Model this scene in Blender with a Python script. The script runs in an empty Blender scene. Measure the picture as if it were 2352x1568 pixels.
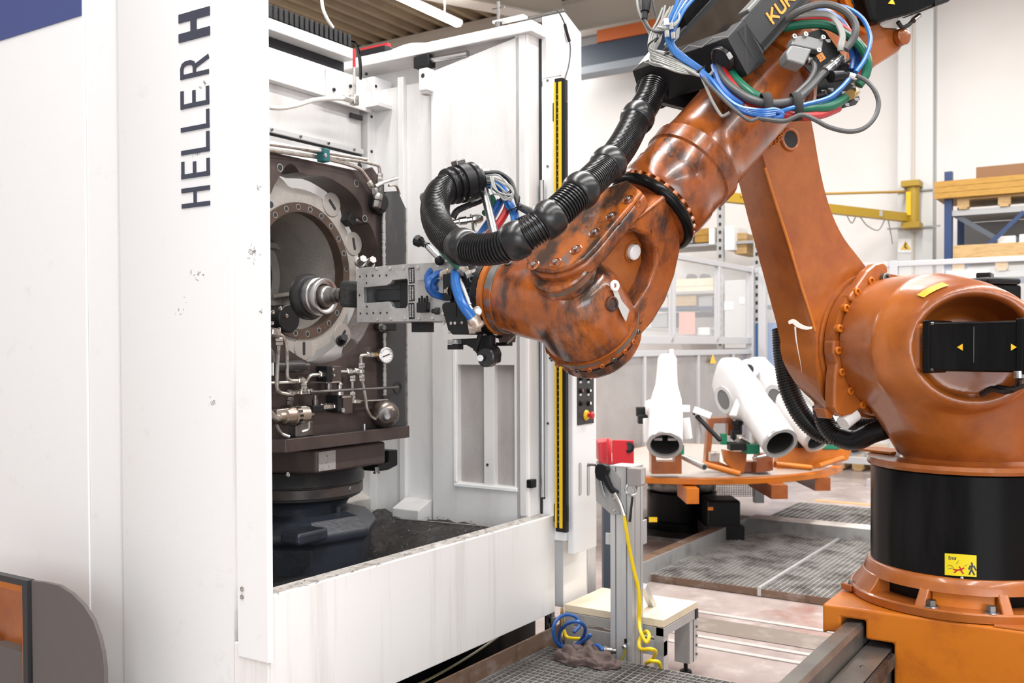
import bpy, bmesh, math, random
from mathutils import Vector as V, Matrix
from mathutils.geometry import tessellate_polygon
random.seed(7)
SC = bpy.context.scene
COL = SC.collection
# ------------------------------------------------------------------ camera
F_PX, CX, CY = 2257.0, 1176.0, 834.0
CAM_Z = 1.6
_p = math.radians(1.0); _r = math.radians(0.2)
_h = V((0.838, 0.5457, 0.0)).normalized()
FWD = V((_h.x*math.cos(_p), _h.y*math.cos(_p), -math.sin(_p)))
_rt = V((_h.y, -_h.x, 0)); _up = _rt.cross(FWD)
RT = _rt*math.cos(_r) - _up*math.sin(_r)
UP = _up*math.cos(_r) + _rt*math.sin(_r)
cam_data = bpy.data.cameras.new('camera'); cam = bpy.data.objects.new('camera', cam_data); COL.objects.link(cam)
_m = Matrix((RT, UP, -FWD)).transposed().to_4x4(); _m.translation = V((0, 0, CAM_Z)); cam.matrix_world = _m
cam_data.sensor_width = 36.0; cam_data.lens = F_PX/2352*36.0
cam_data.shift_y = (CY-784.0)/2352.0
cam_data.clip_start = 0.05; cam_data.clip_end = 120
cam_data.dof.use_dof = True; cam_data.dof.focus_distance = 3.55; cam_data.dof.aperture_fstop = 4.5
SC.camera = cam
# ------------------------------------------------------------------ world, lights, exposure
w = bpy.data.worlds.new('hall_light'); SC.world = w; w.use_nodes = True
w.node_tree.nodes['Background'].inputs[0].default_value = (0.93, 0.97, 1.0, 1)
w.node_tree.nodes['Background'].inputs[1].default_value = 0.52
SC.view_settings.view_transform = 'Standard'; SC.view_settings.look = 'None'
SC.view_settings.gamma = 1.0; SC.view_settings.use_curve_mapping = False
SC.view_settings.exposure = 0.42
SC.cycles.max_bounces = 7; SC.cycles.diffuse_bounces = 4; SC.cycles.glossy_bounces = 4; SC.cycles.transmission_bounces = 6
SC.cycles.transparent_max_bounces = 12
SC.cycles.caustics_reflective = False; SC.cycles.caustics_refractive = False
SC.cycles.sample_clamp_indirect = 6.0
def area(name, loc, sx, sy, power, rot=(0, 0, 0), col=(1, 0.985, 0.965)):
    d = bpy.data.lights.new(name, 'AREA'); d.shape = 'RECTANGLE'; d.size = sx; d.size_y = sy
    d.energy = power; d.color = col
    o = bpy.data.objects.new(name, d); o.location = loc; o.rotation_euler = rot; COL.objects.link(o)
    return o
CEIL_Z = 7.6
# rows of fluorescent luminaires hung under the hall roof
for _i, (_y, _pw) in enumerate(((-5.0, 560), (-1.2, 690), (2.6, 690), (9.1, 620))):
    area('hall_lamp_row', (5.0 if _y < 9 else 8.0, _y, 6.9), 15.0, 0.4, _pw)
# cool daylight from behind the photographer; its source is unseen and not built
area('camera_side_daylight', (-5.5, -6.0, 3.0), 7.0, 4.5, 480, (math.radians(90), 0, math.radians(-48)), (0.93, 0.97, 1.0))
# ------------------------------------------------------------------ helpers: photo point -> point on a real plane
CAMV = V((0, 0, CAM_Z))
def ray(px, py):
    return FWD + RT*((px-CX)/F_PX) - UP*((py-CY)/F_PX)
def PD(px, py, d):
    return CAMV + ray(px, py)*d
def PN(px, py, p0, n):
    r = ray(px, py); return CAMV + r*((p0-CAMV).dot(n)/r.dot(n))
def PX(px, py, x): return PN(px, py, V((x, 0, 0)), V((1, 0, 0)))
def PY(px, py, y): return PN(px, py, V((0, y, 0)), V((0, 1, 0)))
def PZ(px, py, z): return PN(px, py, V((0, 0, z)), V((0, 0, 1)))
def PROJ(p):
    q = p-CAMV; d = q.dot(FWD); return (CX+F_PX*q.dot(RT)/d, CY-F_PX*q.dot(UP)/d)
XA, YA, ZA = V((1, 0, 0)), V((0, 1, 0)), V((0, 0, 1))

# ------------------------------------------------------------------ materials
MATS = {}
def mat(name, col, rough=0.5, metal=0.0, dirt=None, bump=None, coat=0.0, emit=None, alpha=None, trans=0.0, spec=0.5):
    """dirt: list of (colour, scale, lo, hi, stretch_xyz, detail)"""
    if name in MATS: return MATS[name]
    m = bpy.data.materials.new(name); m.use_nodes = True
    nt = m.node_tree; N = nt.nodes; L = nt.links
    b = N['Principled BSDF']
    c = tuple(col)+(1,) if len(col) == 3 else col
    b.inputs['Base Color'].default_value = c
    b.inputs['Roughness'].default_value = rough; b.inputs['Metallic'].default_value = metal
    b.inputs['Specular IOR Level'].default_value = spec
    if coat: b.inputs['Coat Weight'].default_value = coat; b.inputs['Coat Roughness'].default_value = 0.12
    if trans: b.inputs['Transmission Weight'].default_value = trans
    if alpha is not None: b.inputs['Alpha'].default_value = alpha
    if emit: b.inputs['Emission Color'].default_value = tuple(emit[:3])+(1,); b.inputs['Emission Strength'].default_value = emit[3]
    if dirt or bump:
        tc = N.new('ShaderNodeTexCoord')
    if dirt:
        last = None
        for (dc, sc, lo, hi, st, det) in dirt:
            mp = N.new('ShaderNodeMapping'); mp.inputs['Scale'].default_value = st
            L.new(tc.outputs['Object'], mp.inputs['Vector'])
            nz = N.new('ShaderNodeTexNoise'); nz.inputs['Scale'].default_value = sc; nz.inputs['Detail'].default_value = det; nz.inputs['Roughness'].default_value = 0.65
            L.new(mp.outputs[0], nz.inputs['Vector'])
            rp = N.new('ShaderNodeMapRange'); rp.inputs[1].default_value = lo; rp.inputs[2].default_value = hi
            L.new(nz.outputs['Fac'], rp.inputs[0])
            mx = N.new('ShaderNodeMix'); mx.data_type = 'RGBA'
            L.new(rp.outputs[0], mx.inputs[0])
            if last: L.new(last, mx.inputs[6])
            else: mx.inputs[6].default_value = c
            mx.inputs[7].default_value = tuple(dc)+(1,)
            last = mx.outputs[2]
        L.new(last, b.inputs['Base Color'])
    if bump:
        nz = N.new('ShaderNodeTexNoise'); nz.inputs['Scale'].default_value = bump[0]; nz.inputs['Detail'].default_value = 4
        L.new(tc.outputs['Object'], nz.inputs['Vector'])
        bp = N.new('ShaderNodeBump'); bp.inputs['Strength'].default_value = bump[1]; bp.inputs['Distance'].default_value = 0.01
        L.new(nz.outputs['Fac'], bp.inputs['Height']); L.new(bp.outputs[0], b.inputs['Normal'])
    MATS[name] = m
    return m
U1 = (1, 1, 1)
white = mat('white_enamel', (0.84, 0.84, 0.845), 0.38, dirt=[((0.74, 0.73, 0.72), 9, 0.62, 0.85, U1, 6)], bump=(160, 0.04))
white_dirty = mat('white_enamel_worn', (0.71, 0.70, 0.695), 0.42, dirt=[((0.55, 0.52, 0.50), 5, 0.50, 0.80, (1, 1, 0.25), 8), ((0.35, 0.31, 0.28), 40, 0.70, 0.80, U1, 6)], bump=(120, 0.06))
white_sill = mat('white_enamel_streaked', (0.84, 0.82, 0.81), 0.42, dirt=[((0.66, 0.62, 0.59), 14, 0.52, 0.80, (1, 1, 0.05), 5), ((0.45, 0.40, 0.36), 60, 0.74, 0.80, U1, 4)])
grey_panel = mat('grey_worn_sheet', (0.42, 0.40, 0.39), 0.5, dirt=[((0.33, 0.29, 0.28), 6, 0.4, 0.7, (1, 1, 0.4), 6)], bump=(200, 0.15))
orange = mat('orange_enamel', (0.42, 0.120, 0.018), 0.30, dirt=[((0.26, 0.062, 0.012), 3.2, 0.40, 0.66, U1, 7), ((0.13, 0.045, 0.02), 7, 0.64, 0.78, U1, 8)], bump=(300, 0.10), coat=0.45)
orange_worn = mat('orange_enamel_oil_smeared', (0.42, 0.108, 0.014), 0.25, dirt=[((0.23, 0.058, 0.016), 4.0, 0.38, 0.60, (1, 1, 1), 7), ((0.040, 0.020, 0.015), 6.5, 0.47, 0.62, (1.0, 1.0, 0.6), 8)], bump=(260, 0.08), coat=0.35)
orange_hand = mat('orange_enamel_heavily_smeared', (0.44, 0.115, 0.014), 0.24, dirt=[((0.24, 0.062, 0.018), 4.5, 0.38, 0.58, U1, 7), ((0.05, 0.025, 0.017), 7.0, 0.43, 0.57, (1.0, 1.3, 0.55), 9), ((0.14, 0.12, 0.11), 11, 0.62, 0.70, (1, 1, 0.5), 6)], bump=(260, 0.08), coat=0.45)
orange_hi = mat('orange_enamel_clean', (0.58, 0.165, 0.010), 0.36, dirt=[((0.42, 0.10, 0.01), 6, 0.5, 0.75, U1, 6)])
black_gloss = mat('black_gloss_enamel', (0.0035, 0.0035, 0.004), 0.22, dirt=[((0.016, 0.015, 0.015), 5, 0.5, 0.8, (1, 1, 0.15), 6)], spec=0.14)
black_pl = mat('black_plastic', (0.008, 0.008, 0.009), 0.36, spec=0.3)
black_mat = mat('black_matte_steel', (0.010, 0.010, 0.011), 0.45, bump=(150, 0.1), spec=0.3)
rubber = mat('black_rubber', (0.011, 0.011, 0.012), 0.3, dirt=[((0.030, 0.030, 0.030), 14, 0.5, 0.75, U1, 5)])
dark_void = mat('dark_sheet', (0.02, 0.02, 0.022), 0.7)
charcoal = mat('charcoal_panel', (0.028, 0.028, 0.03), 0.5, bump=(400, 0.06))
steel = mat('bright_steel', (0.55, 0.55, 0.56), 0.28, 1.0)
steel_d = mat('dark_steel', (0.26, 0.25, 0.245), 0.38, 1.0, dirt=[((0.12, 0.10, 0.09), 9, 0.45, 0.7, U1, 6)])
zinc = mat('zinc_fitting', (0.62, 0.60, 0.57), 0.32, 1.0, dirt=[((0.30, 0.26, 0.22), 30, 0.5, 0.7, U1, 5)])
alu = mat('anodised_aluminium', (0.62, 0.62, 0.62), 0.42, 0.55, dirt=[((0.46, 0.45, 0.44), 8, 0.5, 0.75, (1, 1, 0.2), 5)])
alu_far = mat('anodised_aluminium_pale', (0.56, 0.56, 0.575), 0.4, 0.35)
gripmet = mat('ground_grey_metal', (0.42, 0.415, 0.41), 0.45, 0.6, dirt=[((0.30, 0.29, 0.285), 12, 0.45, 0.7, U1, 8)], bump=(90, 0.06))
brown_steel = mat('oily_brown_steel', (0.095, 0.070, 0.064), 0.36, 0.45, dirt=[((0.055, 0.040, 0.037), 5, 0.42, 0.68, (1, 1, 0.6), 7)], bump=(70, 0.08))
ring_brown = mat('oily_brown_ring', (0.13, 0.085, 0.065), 0.33, 0.5, dirt=[((0.06, 0.05, 0.045), 4, 0.4, 0.7, U1, 5)])
grey_steel = mat('oily_dark_plate', (0.060, 0.060, 0.062), 0.34, 0.4, dirt=[((0.12, 0.12, 0.12), 6, 0.55, 0.8, (1, 1, 0.3), 6)])
cast_grey = mat('raw_grey_casting', (0.40, 0.375, 0.345), 0.6, 0.15, dirt=[((0.30, 0.275, 0.25), 8, 0.45, 0.75, U1, 7)], bump=(120, 0.25))
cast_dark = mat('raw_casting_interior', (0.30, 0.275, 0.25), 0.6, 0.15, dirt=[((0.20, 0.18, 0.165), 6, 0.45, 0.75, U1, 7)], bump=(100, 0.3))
blue_cast = mat('blue_black_casting', (0.028, 0.033, 0.046), 0.36, 0.0, dirt=[((0.018, 0.019, 0.024), 6, 0.45, 0.7, U1, 6)], bump=(60, 0.15), coat=0.2)
table_dark = mat('oily_black_iron', (0.030, 0.029, 0.031), 0.35, 0.2, dirt=[((0.075, 0.065, 0.060), 6, 0.5, 0.75, (1, 1, 0.5), 6)], bump=(60, 0.1))
chips = mat('dark_swarf', (0.035, 0.032, 0.031), 0.55, 0.3, dirt=[((0.09, 0.075, 0.068), 18, 0.5, 0.75, U1, 8), ((0.5, 0.5, 0.5), 160, 0.74, 0.78, U1, 2)], bump=(30, 0.8))
yellow = mat('safety_yellow', (0.80, 0.50, 0.01), 0.4)
yellow_hose = mat('yellow_hose_plastic', (0.80, 0.56, 0.01), 0.35)
yellow_crane = mat('crane_yellow', (0.40, 0.25, 0.015), 0.45)
blue_hose = mat('blue_hose_plastic', (0.018, 0.095, 0.34), 0.3, dirt=[((0.015, 0.07, 0.25), 20, 0.5, 0.75, U1, 5)])
blue_light = mat('light_blue_tube', (0.022, 0.135, 0.40), 0.3)
red_hose = mat('red_hose_rubber', (0.42, 0.018, 0.022), 0.38)
green_hose = mat('green_hose_rubber', (0.006, 0.115, 0.062), 0.36)
grey_cable = mat('grey_cable', (0.30, 0.30, 0.28), 0.45)
dk_cable = mat('dark_grey_cable', (0.075, 0.075, 0.075), 0.45)
blk_cable = mat('black_cable', (0.015, 0.015, 0.016), 0.4)
red = mat('red_enamel', (0.52, 0.015, 0.025), 0.32)
green_pad = mat('green_pad', (0.01, 0.22, 0.12), 0.45)
white_pl = mat('white_plastic', (0.85, 0.85, 0.85), 0.35)
white_cast = mat('white_painted_casting', (0.74, 0.74, 0.745), 0.32)
rim_cast = mat('machined_aluminium_rim', (0.55, 0.55, 0.55), 0.3, 0.6)
navy = mat('navy_print', (0.055, 0.075, 0.22), 0.4)
ink = mat('dark_lettering', (0.045, 0.05, 0.075), 0.45)
orange_ink = mat('orange_print', (0.85, 0.36, 0.06), 0.45)
floor_m = mat('worn_screed', (0.40, 0.335, 0.315), 0.32, dirt=[((0.25, 0.19, 0.175), 1.8, 0.42, 0.70, U1, 8), ((0.52, 0.46, 0.44), 4.5, 0.52, 0.72, U1, 8), ((0.27, 0.10, 0.07), 0.7, 0.62, 0.75, U1, 6)], bump=(40, 0.05))
wall_m = mat('plaster_wall', (0.80, 0.775, 0.75), 0.7, dirt=[((0.74, 0.70, 0.67), 0.5, 0.4, 0.8, U1, 3)])
deck_m = mat('brown_roof_deck', (0.31, 0.235, 0.145), 0.6, dirt=[((0.20, 0.15, 0.10), 0.8, 0.4, 0.7, U1, 4)])
beam_m = mat('pale_beam_paint', (0.58, 0.53, 0.46), 0.5)
wood = mat('pine_wood', (0.52, 0.34, 0.15), 0.6, dirt=[((0.38, 0.23, 0.09), 6, 0.45, 0.7, (0.3, 1, 6), 5)])
wood_l = mat('pale_board', (0.80, 0.68, 0.50), 0.55, dirt=[((0.62, 0.48, 0.32), 5, 0.55, 0.75, U1, 6)])
wood_y = mat('yellow_timber', (0.43, 0.23, 0.035), 0.55, dirt=[((0.33, 0.165, 0.025), 8, 0.45, 0.7, (0.2, 1, 5), 4)])
carton = mat('brown_carton', (0.23, 0.11, 0.045), 0.65)
rack_blue = mat('rack_blue', (0.018, 0.042, 0.125), 0.4)
rack_grey = mat('rack_grey', (0.38, 0.38, 0.38), 0.45)
grate_m = mat('galvanised_grating', (0.55, 0.53, 0.51), 0.45, 0.6, dirt=[((0.16, 0.14, 0.13), 6, 0.45, 0.7, U1, 6)])
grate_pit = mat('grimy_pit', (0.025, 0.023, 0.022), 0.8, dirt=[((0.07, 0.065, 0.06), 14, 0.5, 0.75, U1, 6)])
rust = mat('rusty_plate', (0.17, 0.105, 0.07), 0.5, dirt=[((0.33, 0.28, 0.26), 5, 0.5, 0.72, (1, 1, 2), 8), ((0.06, 0.04, 0.03), 9, 0.55, 0.7, (1, 1, 0.3), 6)])
galv = mat('galvanised_channel', (0.42, 0.42, 0.42), 0.45, 0.4, dirt=[((0.26, 0.24, 0.23), 5, 0.5, 0.72, U1, 6)])
rail_m = mat('ground_rail_steel', (0.24, 0.225, 0.205), 0.33, 0.55, dirt=[((0.15, 0.135, 0.125), 4, 0.4, 0.7, U1, 5)])
rag_m = mat('grey_brown_cloth', (0.12, 0.085, 0.077), 0.9, bump=(60, 0.4))
housing_m = mat('taupe_textured_paint', (0.115, 0.098, 0.093), 0.55, bump=(260, 0.2))
def glass_mat(name, tint, alpha):
    if name in MATS: return MATS[name]
    m = bpy.data.materials.new(name); m.use_nodes = True; nt = m.node_tree
    b = nt.nodes['Principled BSDF']; o = nt.nodes['Material Output']
    b.inputs['Base Color'].default_value = tint+(1,); b.inputs['Roughness'].default_value = 0.08
    t = nt.nodes.new('ShaderNodeBsdfTransparent'); mx = nt.nodes.new('ShaderNodeMixShader')
    mx.inputs[0].default_value = alpha
    nt.links.new(t.outputs[0], mx.inputs[1]); nt.links.new(b.outputs[0], mx.inputs[2]); nt.links.new(mx.outputs[0], o.inputs['Surface'])
    MATS[name] = m; return m
pane_m = glass_mat('clear_pane', (0.85, 0.87, 0.88), 0.16)
pane_low = glass_mat('frosted_sheet', (0.52, 0.50, 0.49), 0.9)

# ------------------------------------------------------------------ mesh builder
def basis(axis, ref=None):
    a = axis.normalized()
    r = V(ref) if ref is not None else (ZA if abs(a.z) < 0.9 else XA)
    u = (r - a*r.dot(a)).normalized()
    return u, a.cross(u), a
def spline(pts, res=8, closed=False):
    P = [V(p) for p in pts]; out = []
    n = len(P)
    if n == 2: return [P[0].lerp(P[1], i/res) for i in range(res+1)]
    for i in range(n-1):
        p0 = P[i-1] if i > 0 else P[0]*2-P[1]
        p1, p2 = P[i], P[i+1]
        p3 = P[i+2] if i+2 < n else P[n-1]*2-P[n-2]
        for k in range(res):
            t = k/res; t2 = t*t; t3 = t2*t
            out.append(0.5*((2*p1)+(p2-p0)*t+(2*p0-5*p1+4*p2-p3)*t2+(3*p1-p0-3*p2+p3)*t3))
    out.append(P[-1]); return out
class MB:
    def __init__(s): s.v = []; s.f = []
    def add(s, vs, fs):
        n = len(s.v); s.v.extend(V(p) for p in vs); s.f.extend(tuple(i+n for i in f) for f in fs); return s
    def boxb(s, c, U, W, T):
        """box with half vectors U,W,T"""
        c = V(c); vs = [c+U*a+W*b+T*d for d in (-1, 1) for b in (-1, 1) for a in (-1, 1)]
        return s.add(vs, [(0, 2, 3, 1), (4, 5, 7, 6), (0, 1, 5, 4), (2, 6, 7, 3), (0, 4, 6, 2), (1, 3, 7, 5)])
    def box(s, x0, x1, y0, y1, z0, z1):
        return s.boxb(((x0+x1)/2, (y0+y1)/2, (z0+z1)/2), XA*(abs(x1-x0)/2), YA*(abs(y1-y0)/2), ZA*(abs(z1-z0)/2))
    def bar(s, a, b, w, h, up=None):
        """rectangular bar from a to b; w across, h along up"""
        a, b = V(a), V(b); ax = b-a; u, v, t = basis(ax, up)
        return s.boxb((a+b)/2, v*(w/2), u*(h/2), ax/2)
    def prism(s, pts, vec):
        pts = [V(p) for p in pts]; vec = V(vec); n = len(pts)
        nrm = V((0, 0, 0))
        for i in range(n): nrm += pts[i].cross(pts[(i+1) % n])
        if nrm.dot(vec) > 0: pts = pts[::-1]
        vs = pts+[p+vec for p in pts]
        fs = [tuple(range(n)), tuple(range(2*n-1, n-1, -1))]
        for i in range(n):
            j = (i+1) % n; fs.append((i, i+n, j+n, j))
        return s.add(vs, fs)
    def plate(s, loops, vec):
        """loops: [outer, hole, hole...] of 3D points in one plane, extruded by vec (vec points to the back)"""
        loops = [[V(p) for p in l] for l in loops]; vec = V(vec)
        tris = tessellate_polygon(loops)
        flat = [p for l in loops for p in l]; n = len(flat)
        vs = flat+[p+vec for p in flat]; fs = []
        for t in tris:
            a, b, c = (flat[i] for i in t)
            if (b-a).cross(c-a).dot(vec) > 0: t = t[::-1]
            fs.append(tuple(t)); fs.append(tuple(i+n for i in t[::-1]))
        k = 0
        for li, l in enumerate(loops):
            m = len(l); nrm = V((0, 0, 0))
            for i in range(m): nrm += l[i].cross(l[(i+1) % m])
            flip = (nrm.dot(vec) > 0) != (li > 0)
            for i in range(m):
                a, b = k+i, k+(i+1) % m
                fs.append((a, b, b+n, a+n) if flip else (b, a, a+n, b+n))
            k += m
        return s.add(vs, fs)
    def lathe(s, p0, axis, prof, n=32, ref=None, a0=0.0, a1=None, cap=True):
        """prof: list of (h, r)"""
        u, v, a = basis(V(axis), ref); p0 = V(p0)
        full = a1 is None
        span = 2*math.pi if full else a1-a0
        m = n if full else n+1
        vs = []; fs = []
        for (h, r) in prof:
            for i in range(m):
                t = a0+span*i/n
                vs.append(p0+a*h+(u*math.cos(t)+v*math.sin(t))*r)
        for k in range(len(prof)-1):
            for i in range(n):
                j = (i+1) % m
                fs.append((k*m+i, k*m+j, (k+1)*m+j, (k+1)*m+i))
        if full and cap:
            if prof[0][1] > 1e-6: fs.append(tuple(range(m-1, -1, -1)))
            if prof[-1][1] > 1e-6: fs.append(tuple(range((len(prof)-1)*m, len(prof)*m)))
        return s.add(vs, fs)
    def cyl(s, a, b, r, r1=None, n=20):
        a, b = V(a), V(b); L = (b-a).length
        return s.lathe(a, b-a, [(0, r), (L, r if r1 is None else r1)], n)
    def ring(s, c, axis, ro, ri, h, n=40):
        """annulus, from c along axis by h"""
        return s.lathe(c, axis, [(0, ri), (0, ro), (h, ro), (h, ri), (0, ri)], n, cap=False)
    def torus(s, c, axis, R, r, n=40, m=10):
        return s.lathe(c, axis, [(r*math.sin(2*math.pi*k/m), R+r*math.cos(2*math.pi*k/m)) for k in range(m+1)], n, cap=False)
    def ball(s, c, r, n=16, m=10, sc=(1, 1, 1), axis=ZA):
        c = V(c)
        k0 = len(s.v)
        s.lathe((0, 0, 0), axis, [(-r*math.cos(math.pi*k/m), max(1e-5, r*math.sin(math.pi*k/m))) for k in range(m+1)], n, cap=False)
        for i in range(k0, len(s.v)):
            p = s.v[i]; s.v[i] = c+V((p.x*sc[0], p.y*sc[1], p.z*sc[2]))
        return s
    def tube(s, pts, r, n=8, res=8, smooth=True, cap=True):
        P = spline(pts, res) if smooth else [V(p) for p in pts]
        m = len(P); vs = []; fs = []
        rf = r if callable(r) else (lambda t: r)
        t0 = (P[1]-P[0]).normalized(); u, v, _ = basis(t0)
        for i, p in enumerate(P):
            t = (P[min(i+1, m-1)]-P[max(i-1, 0)])
            if t.length < 1e-9: t = t0
            t = t.normalized()
            u = u-t*u.dot(t); u.normalize(); v = t.cross(u)
            rr = rf(i/(m-1))
            for k in range(n):
                a = 2*math.pi*k/n; vs.append(p+(u*math.cos(a)+v*math.sin(a))*rr)
        for i in range(m-1):
            for k in range(n):
                j = (k+1) % n; fs.append((i*n+k, i*n+j, (i+1)*n+j, (i+1)*n+k))
        if cap: fs.append(tuple(range(n-1, -1, -1))); fs.append(tuple(range((m-1)*n, m*n)))
        return s.add(vs, fs)
    def loft(s, loops, cap0=False, cap1=False):
        n = len(loops[0]); vs = [V(p) for l in loops for p in l]; fs = []
        for k in range(len(loops)-1):
            for i in range(n):
                j = (i+1) % n; fs.append((k*n+i, k*n+j, (k+1)*n+j, (k+1)*n+i))
        if cap0: fs.append(tuple(range(n-1, -1, -1)))
        if cap1: fs.append(tuple(range((len(loops)-1)*n, len(loops)*n)))
        return s.add(vs, fs)
    def hexbolt(s, p, axis, r, h):
        p = V(p); a = V(axis).normalized()
        s.lathe(p, a, [(0, r*1.35), (h*0.2, r*1.35)], 14)
        return s.lathe(p+a*h*0.2, a, [(0, r), (h*0.8, r*0.96)], 6)
    def capscrew(s, p, axis, r, h):
        p = V(p); a = V(axis).normalized()
        return s.lathe(p, a, [(0, r), (h*0.9, r), (h, r*0.85), (h, r*0.5), (h*0.5, r*0.5), (h*0.5, 0.0001)], 12, cap=False)
ORG = {}
def finish(name, me, m, parent, org, smooth, bevel, seg):
    o = bpy.data.objects.new(name, me); COL.objects.link(o)
    if m is not None: me.materials.append(m)
    if parent is not None: o.parent = parent
    else: o.location = org
    ORG[o.name] = org
    if smooth:
        me.shade_smooth(); me.set_sharp_from_angle(angle=math.radians(smooth))
    if bevel:
        b = o.modifiers.new('edge', 'BEVEL'); b.width = bevel; b.segments = seg; b.limit_method = 'ANGLE'; b.angle_limit = math.radians(40)
        b.harden_normals = False
    return o
def build(name, mb, m, parent=None, org=None, smooth=35, bevel=0.0, seg=2, fix=True):
    if parent is not None: org = ORG[parent.name]
    elif org is None:
        lo = [min(p[i] for p in mb.v) for i in range(3)]; hi = [max(p[i] for p in mb.v) for i in range(3)]
        org = V(((lo[0]+hi[0])/2, (lo[1]+hi[1])/2, lo[2]))
    org = V(org)
    me = bpy.data.meshes.new(name)
    me.from_pydata([p-org for p in mb.v], [], mb.f)
    if fix:
        bm = bmesh.new(); bm.from_mesh(me)
        bmesh.ops.remove_doubles(bm, verts=bm.verts, dist=1e-5)
        bmesh.ops.recalc_face_normals(bm, faces=bm.faces); bm.to_mesh(me); bm.free()
    me.update()
    return finish(name, me, m, parent, org, smooth, bevel, seg)
def tag(o, label=None, cat=None, group=None, kind=None):
    if label: o['label'] = label
    if cat: o['category'] = cat
    if group: o['group'] = group
    if kind: o['kind'] = kind
    return o
def thing(name, label, cat, loc, group=None):
    o = bpy.data.objects.new(name, None); COL.objects.link(o); o.location = V(loc); o.empty_display_size = 0.1
    ORG[o.name] = V(loc)
    return tag(o, label, cat, group)
def struct(name, mb, m, **k):
    return tag(build(name, mb, m, **k), kind='structure')
def copy_tree(o, delta, parent=None):
    c = o.copy(); COL.objects.link(c); ORG[c.name] = ORG[o.name]+V(delta)
    if parent is not None: c.parent = parent
    else: c.location = o.location+V(delta)
    for ch in list(o.children): copy_tree(ch, delta, c)
    return c
def many(name, mb, m, parent, places, bevel=0.0, smooth=35):
    """one part repeated at offsets (sharing its mesh)"""
    first = build(name, mb, m, parent, bevel=bevel, smooth=smooth)
    for k, d in enumerate(places):
        if k == 0: first.location = V(d); continue
        c = first.copy(); c.location = V(d); COL.objects.link(c); ORG[c.name] = ORG[first.name]
    return first
# ------------------------------------------------------------------ stroke lettering
GLYPH = {
 'H': (0.72, [((0, 0), (0, 1)), ((0.72, 0), (0.72, 1)), ((0, 0.52), (0.72, 0.52))]),
 'E': (0.56, [((0, 0), (0, 1)), ((0, 0), (0.56, 0)), ((0, 1), (0.56, 1)), ((0, 0.53), (0.5, 0.53))]),
 'L': (0.52, [((0, 0), (0, 1)), ((0, 0), (0.52, 0))]),
 'R': (0.62, [((0, 0), (0, 1)), ((0, 1), (0.36, 1), (0.50, 0.95), (0.56, 0.84), (0.56, 0.66), (0.50, 0.55), (0.36, 0.5), (0, 0.5)), ((0.34, 0.5), (0.62, 0))]),
 'K': (0.64, [((0, 0), (0, 1)), ((0, 0.36), (0.60, 1)), ((0.2, 0.56), (0.64, 0))]),
 'U': (0.62, [((0, 1), (0, 0.2), (0.06, 0.06), (0.2, 0), (0.42, 0), (0.56, 0.06), (0.62, 0.2), (0.62, 1))]),
 'A': (0.64, [((0, 0), (0, 0.8), (0.06, 0.94), (0.2, 1), (0.44, 1), (0.58, 0.94), (0.64, 0.8), (0.64, 0)), ((0, 0.42), (0.64, 0.42))]),
 '3': (0.5, [((0, 1), (0.38, 1), (0.5, 0.86), (0.5, 0.64), (0.38, 0.52), (0.15, 0.52)), ((0.38, 0.52), (0.5, 0.4), (0.5, 0.14), (0.38, 0), (0, 0))]),
 'r': (0.35, [((0, 0), (0, 0.68)), ((0, 0.5), (0.12, 0.68), (0.35, 0.68))]),
 'o': (0.48, [((0, 0.1), (0, 0.58), (0.12, 0.68), (0.36, 0.68), (0.48, 0.58), (0.48, 0.1), (0.36, 0), (0.12, 0), (0, 0.1))]),
 'e': (0.46, [((0, 0.36), (0.46, 0.36), (0.46, 0.58), (0.36, 0.68), (0.1, 0.68), (0, 0.58), (0, 0.1), (0.1, 0), (0.42, 0))]),
 'a': (0.44, [((0.04, 0.68), (0.34, 0.68), (0.44, 0.56), (0.44, 0)), ((0.44, 0.4), (0.1, 0.38), (0, 0.26), (0, 0.1), (0.1, 0), (0.44, 0.06))]),
 'n': (0.44, [((0, 0), (0, 0.68)), ((0, 0.5), (0.14, 0.68), (0.34, 0.68), (0.44, 0.56), (0.44, 0))]),
 'h': (0.44, [((0, 0), (0, 1)), ((0, 0.5), (0.14, 0.68), (0.34, 0.68), (0.44, 0.56), (0.44, 0))]),
}
def stroke_mb(mb, pts, n, wd, th):
    """thick polyline of 3D points lying in a plane of normal n"""
    P = [V(p) for p in pts]; n = V(n).normalized()
    L = []; R = []
    for i, p in enumerate(P):
        t = V((0, 0, 0))
        if i > 0: t += (P[i]-P[i-1]).normalized()
        if i < len(P)-1: t += (P[i+1]-P[i]).normalized()
        t.normalize(); sd = n.cross(t)
        k = 1.0
        if 0 < i < len(P)-1:
            c = t.dot((P[i+1]-P[i]).normalized()); k = 1/max(c, 0.5)
        e = t*(-wd/2 if i == 0 else (wd/2 if i == len(P)-1 else 0))
        L.append(p+sd*wd/2*k+e); R.append(p-sd*wd/2*k+e)
    vs = []
    for a, b in zip(L, R): vs += [a, b, a+n*th, b+n*th]
    fs = []
    for i in range(len(P)-1):
        a = 4*i; b = a+4
        fs += [(a+2, a+3, b+3, b+2), (a, a+2, b+2, b), (a+3, a+1, b+1, b+3)]
    fs += [(0, 1, 3, 2), (len(vs)-4, len(vs)-2, len(vs)-1, len(vs)-3)]
    mb.add(vs, fs)
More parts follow.
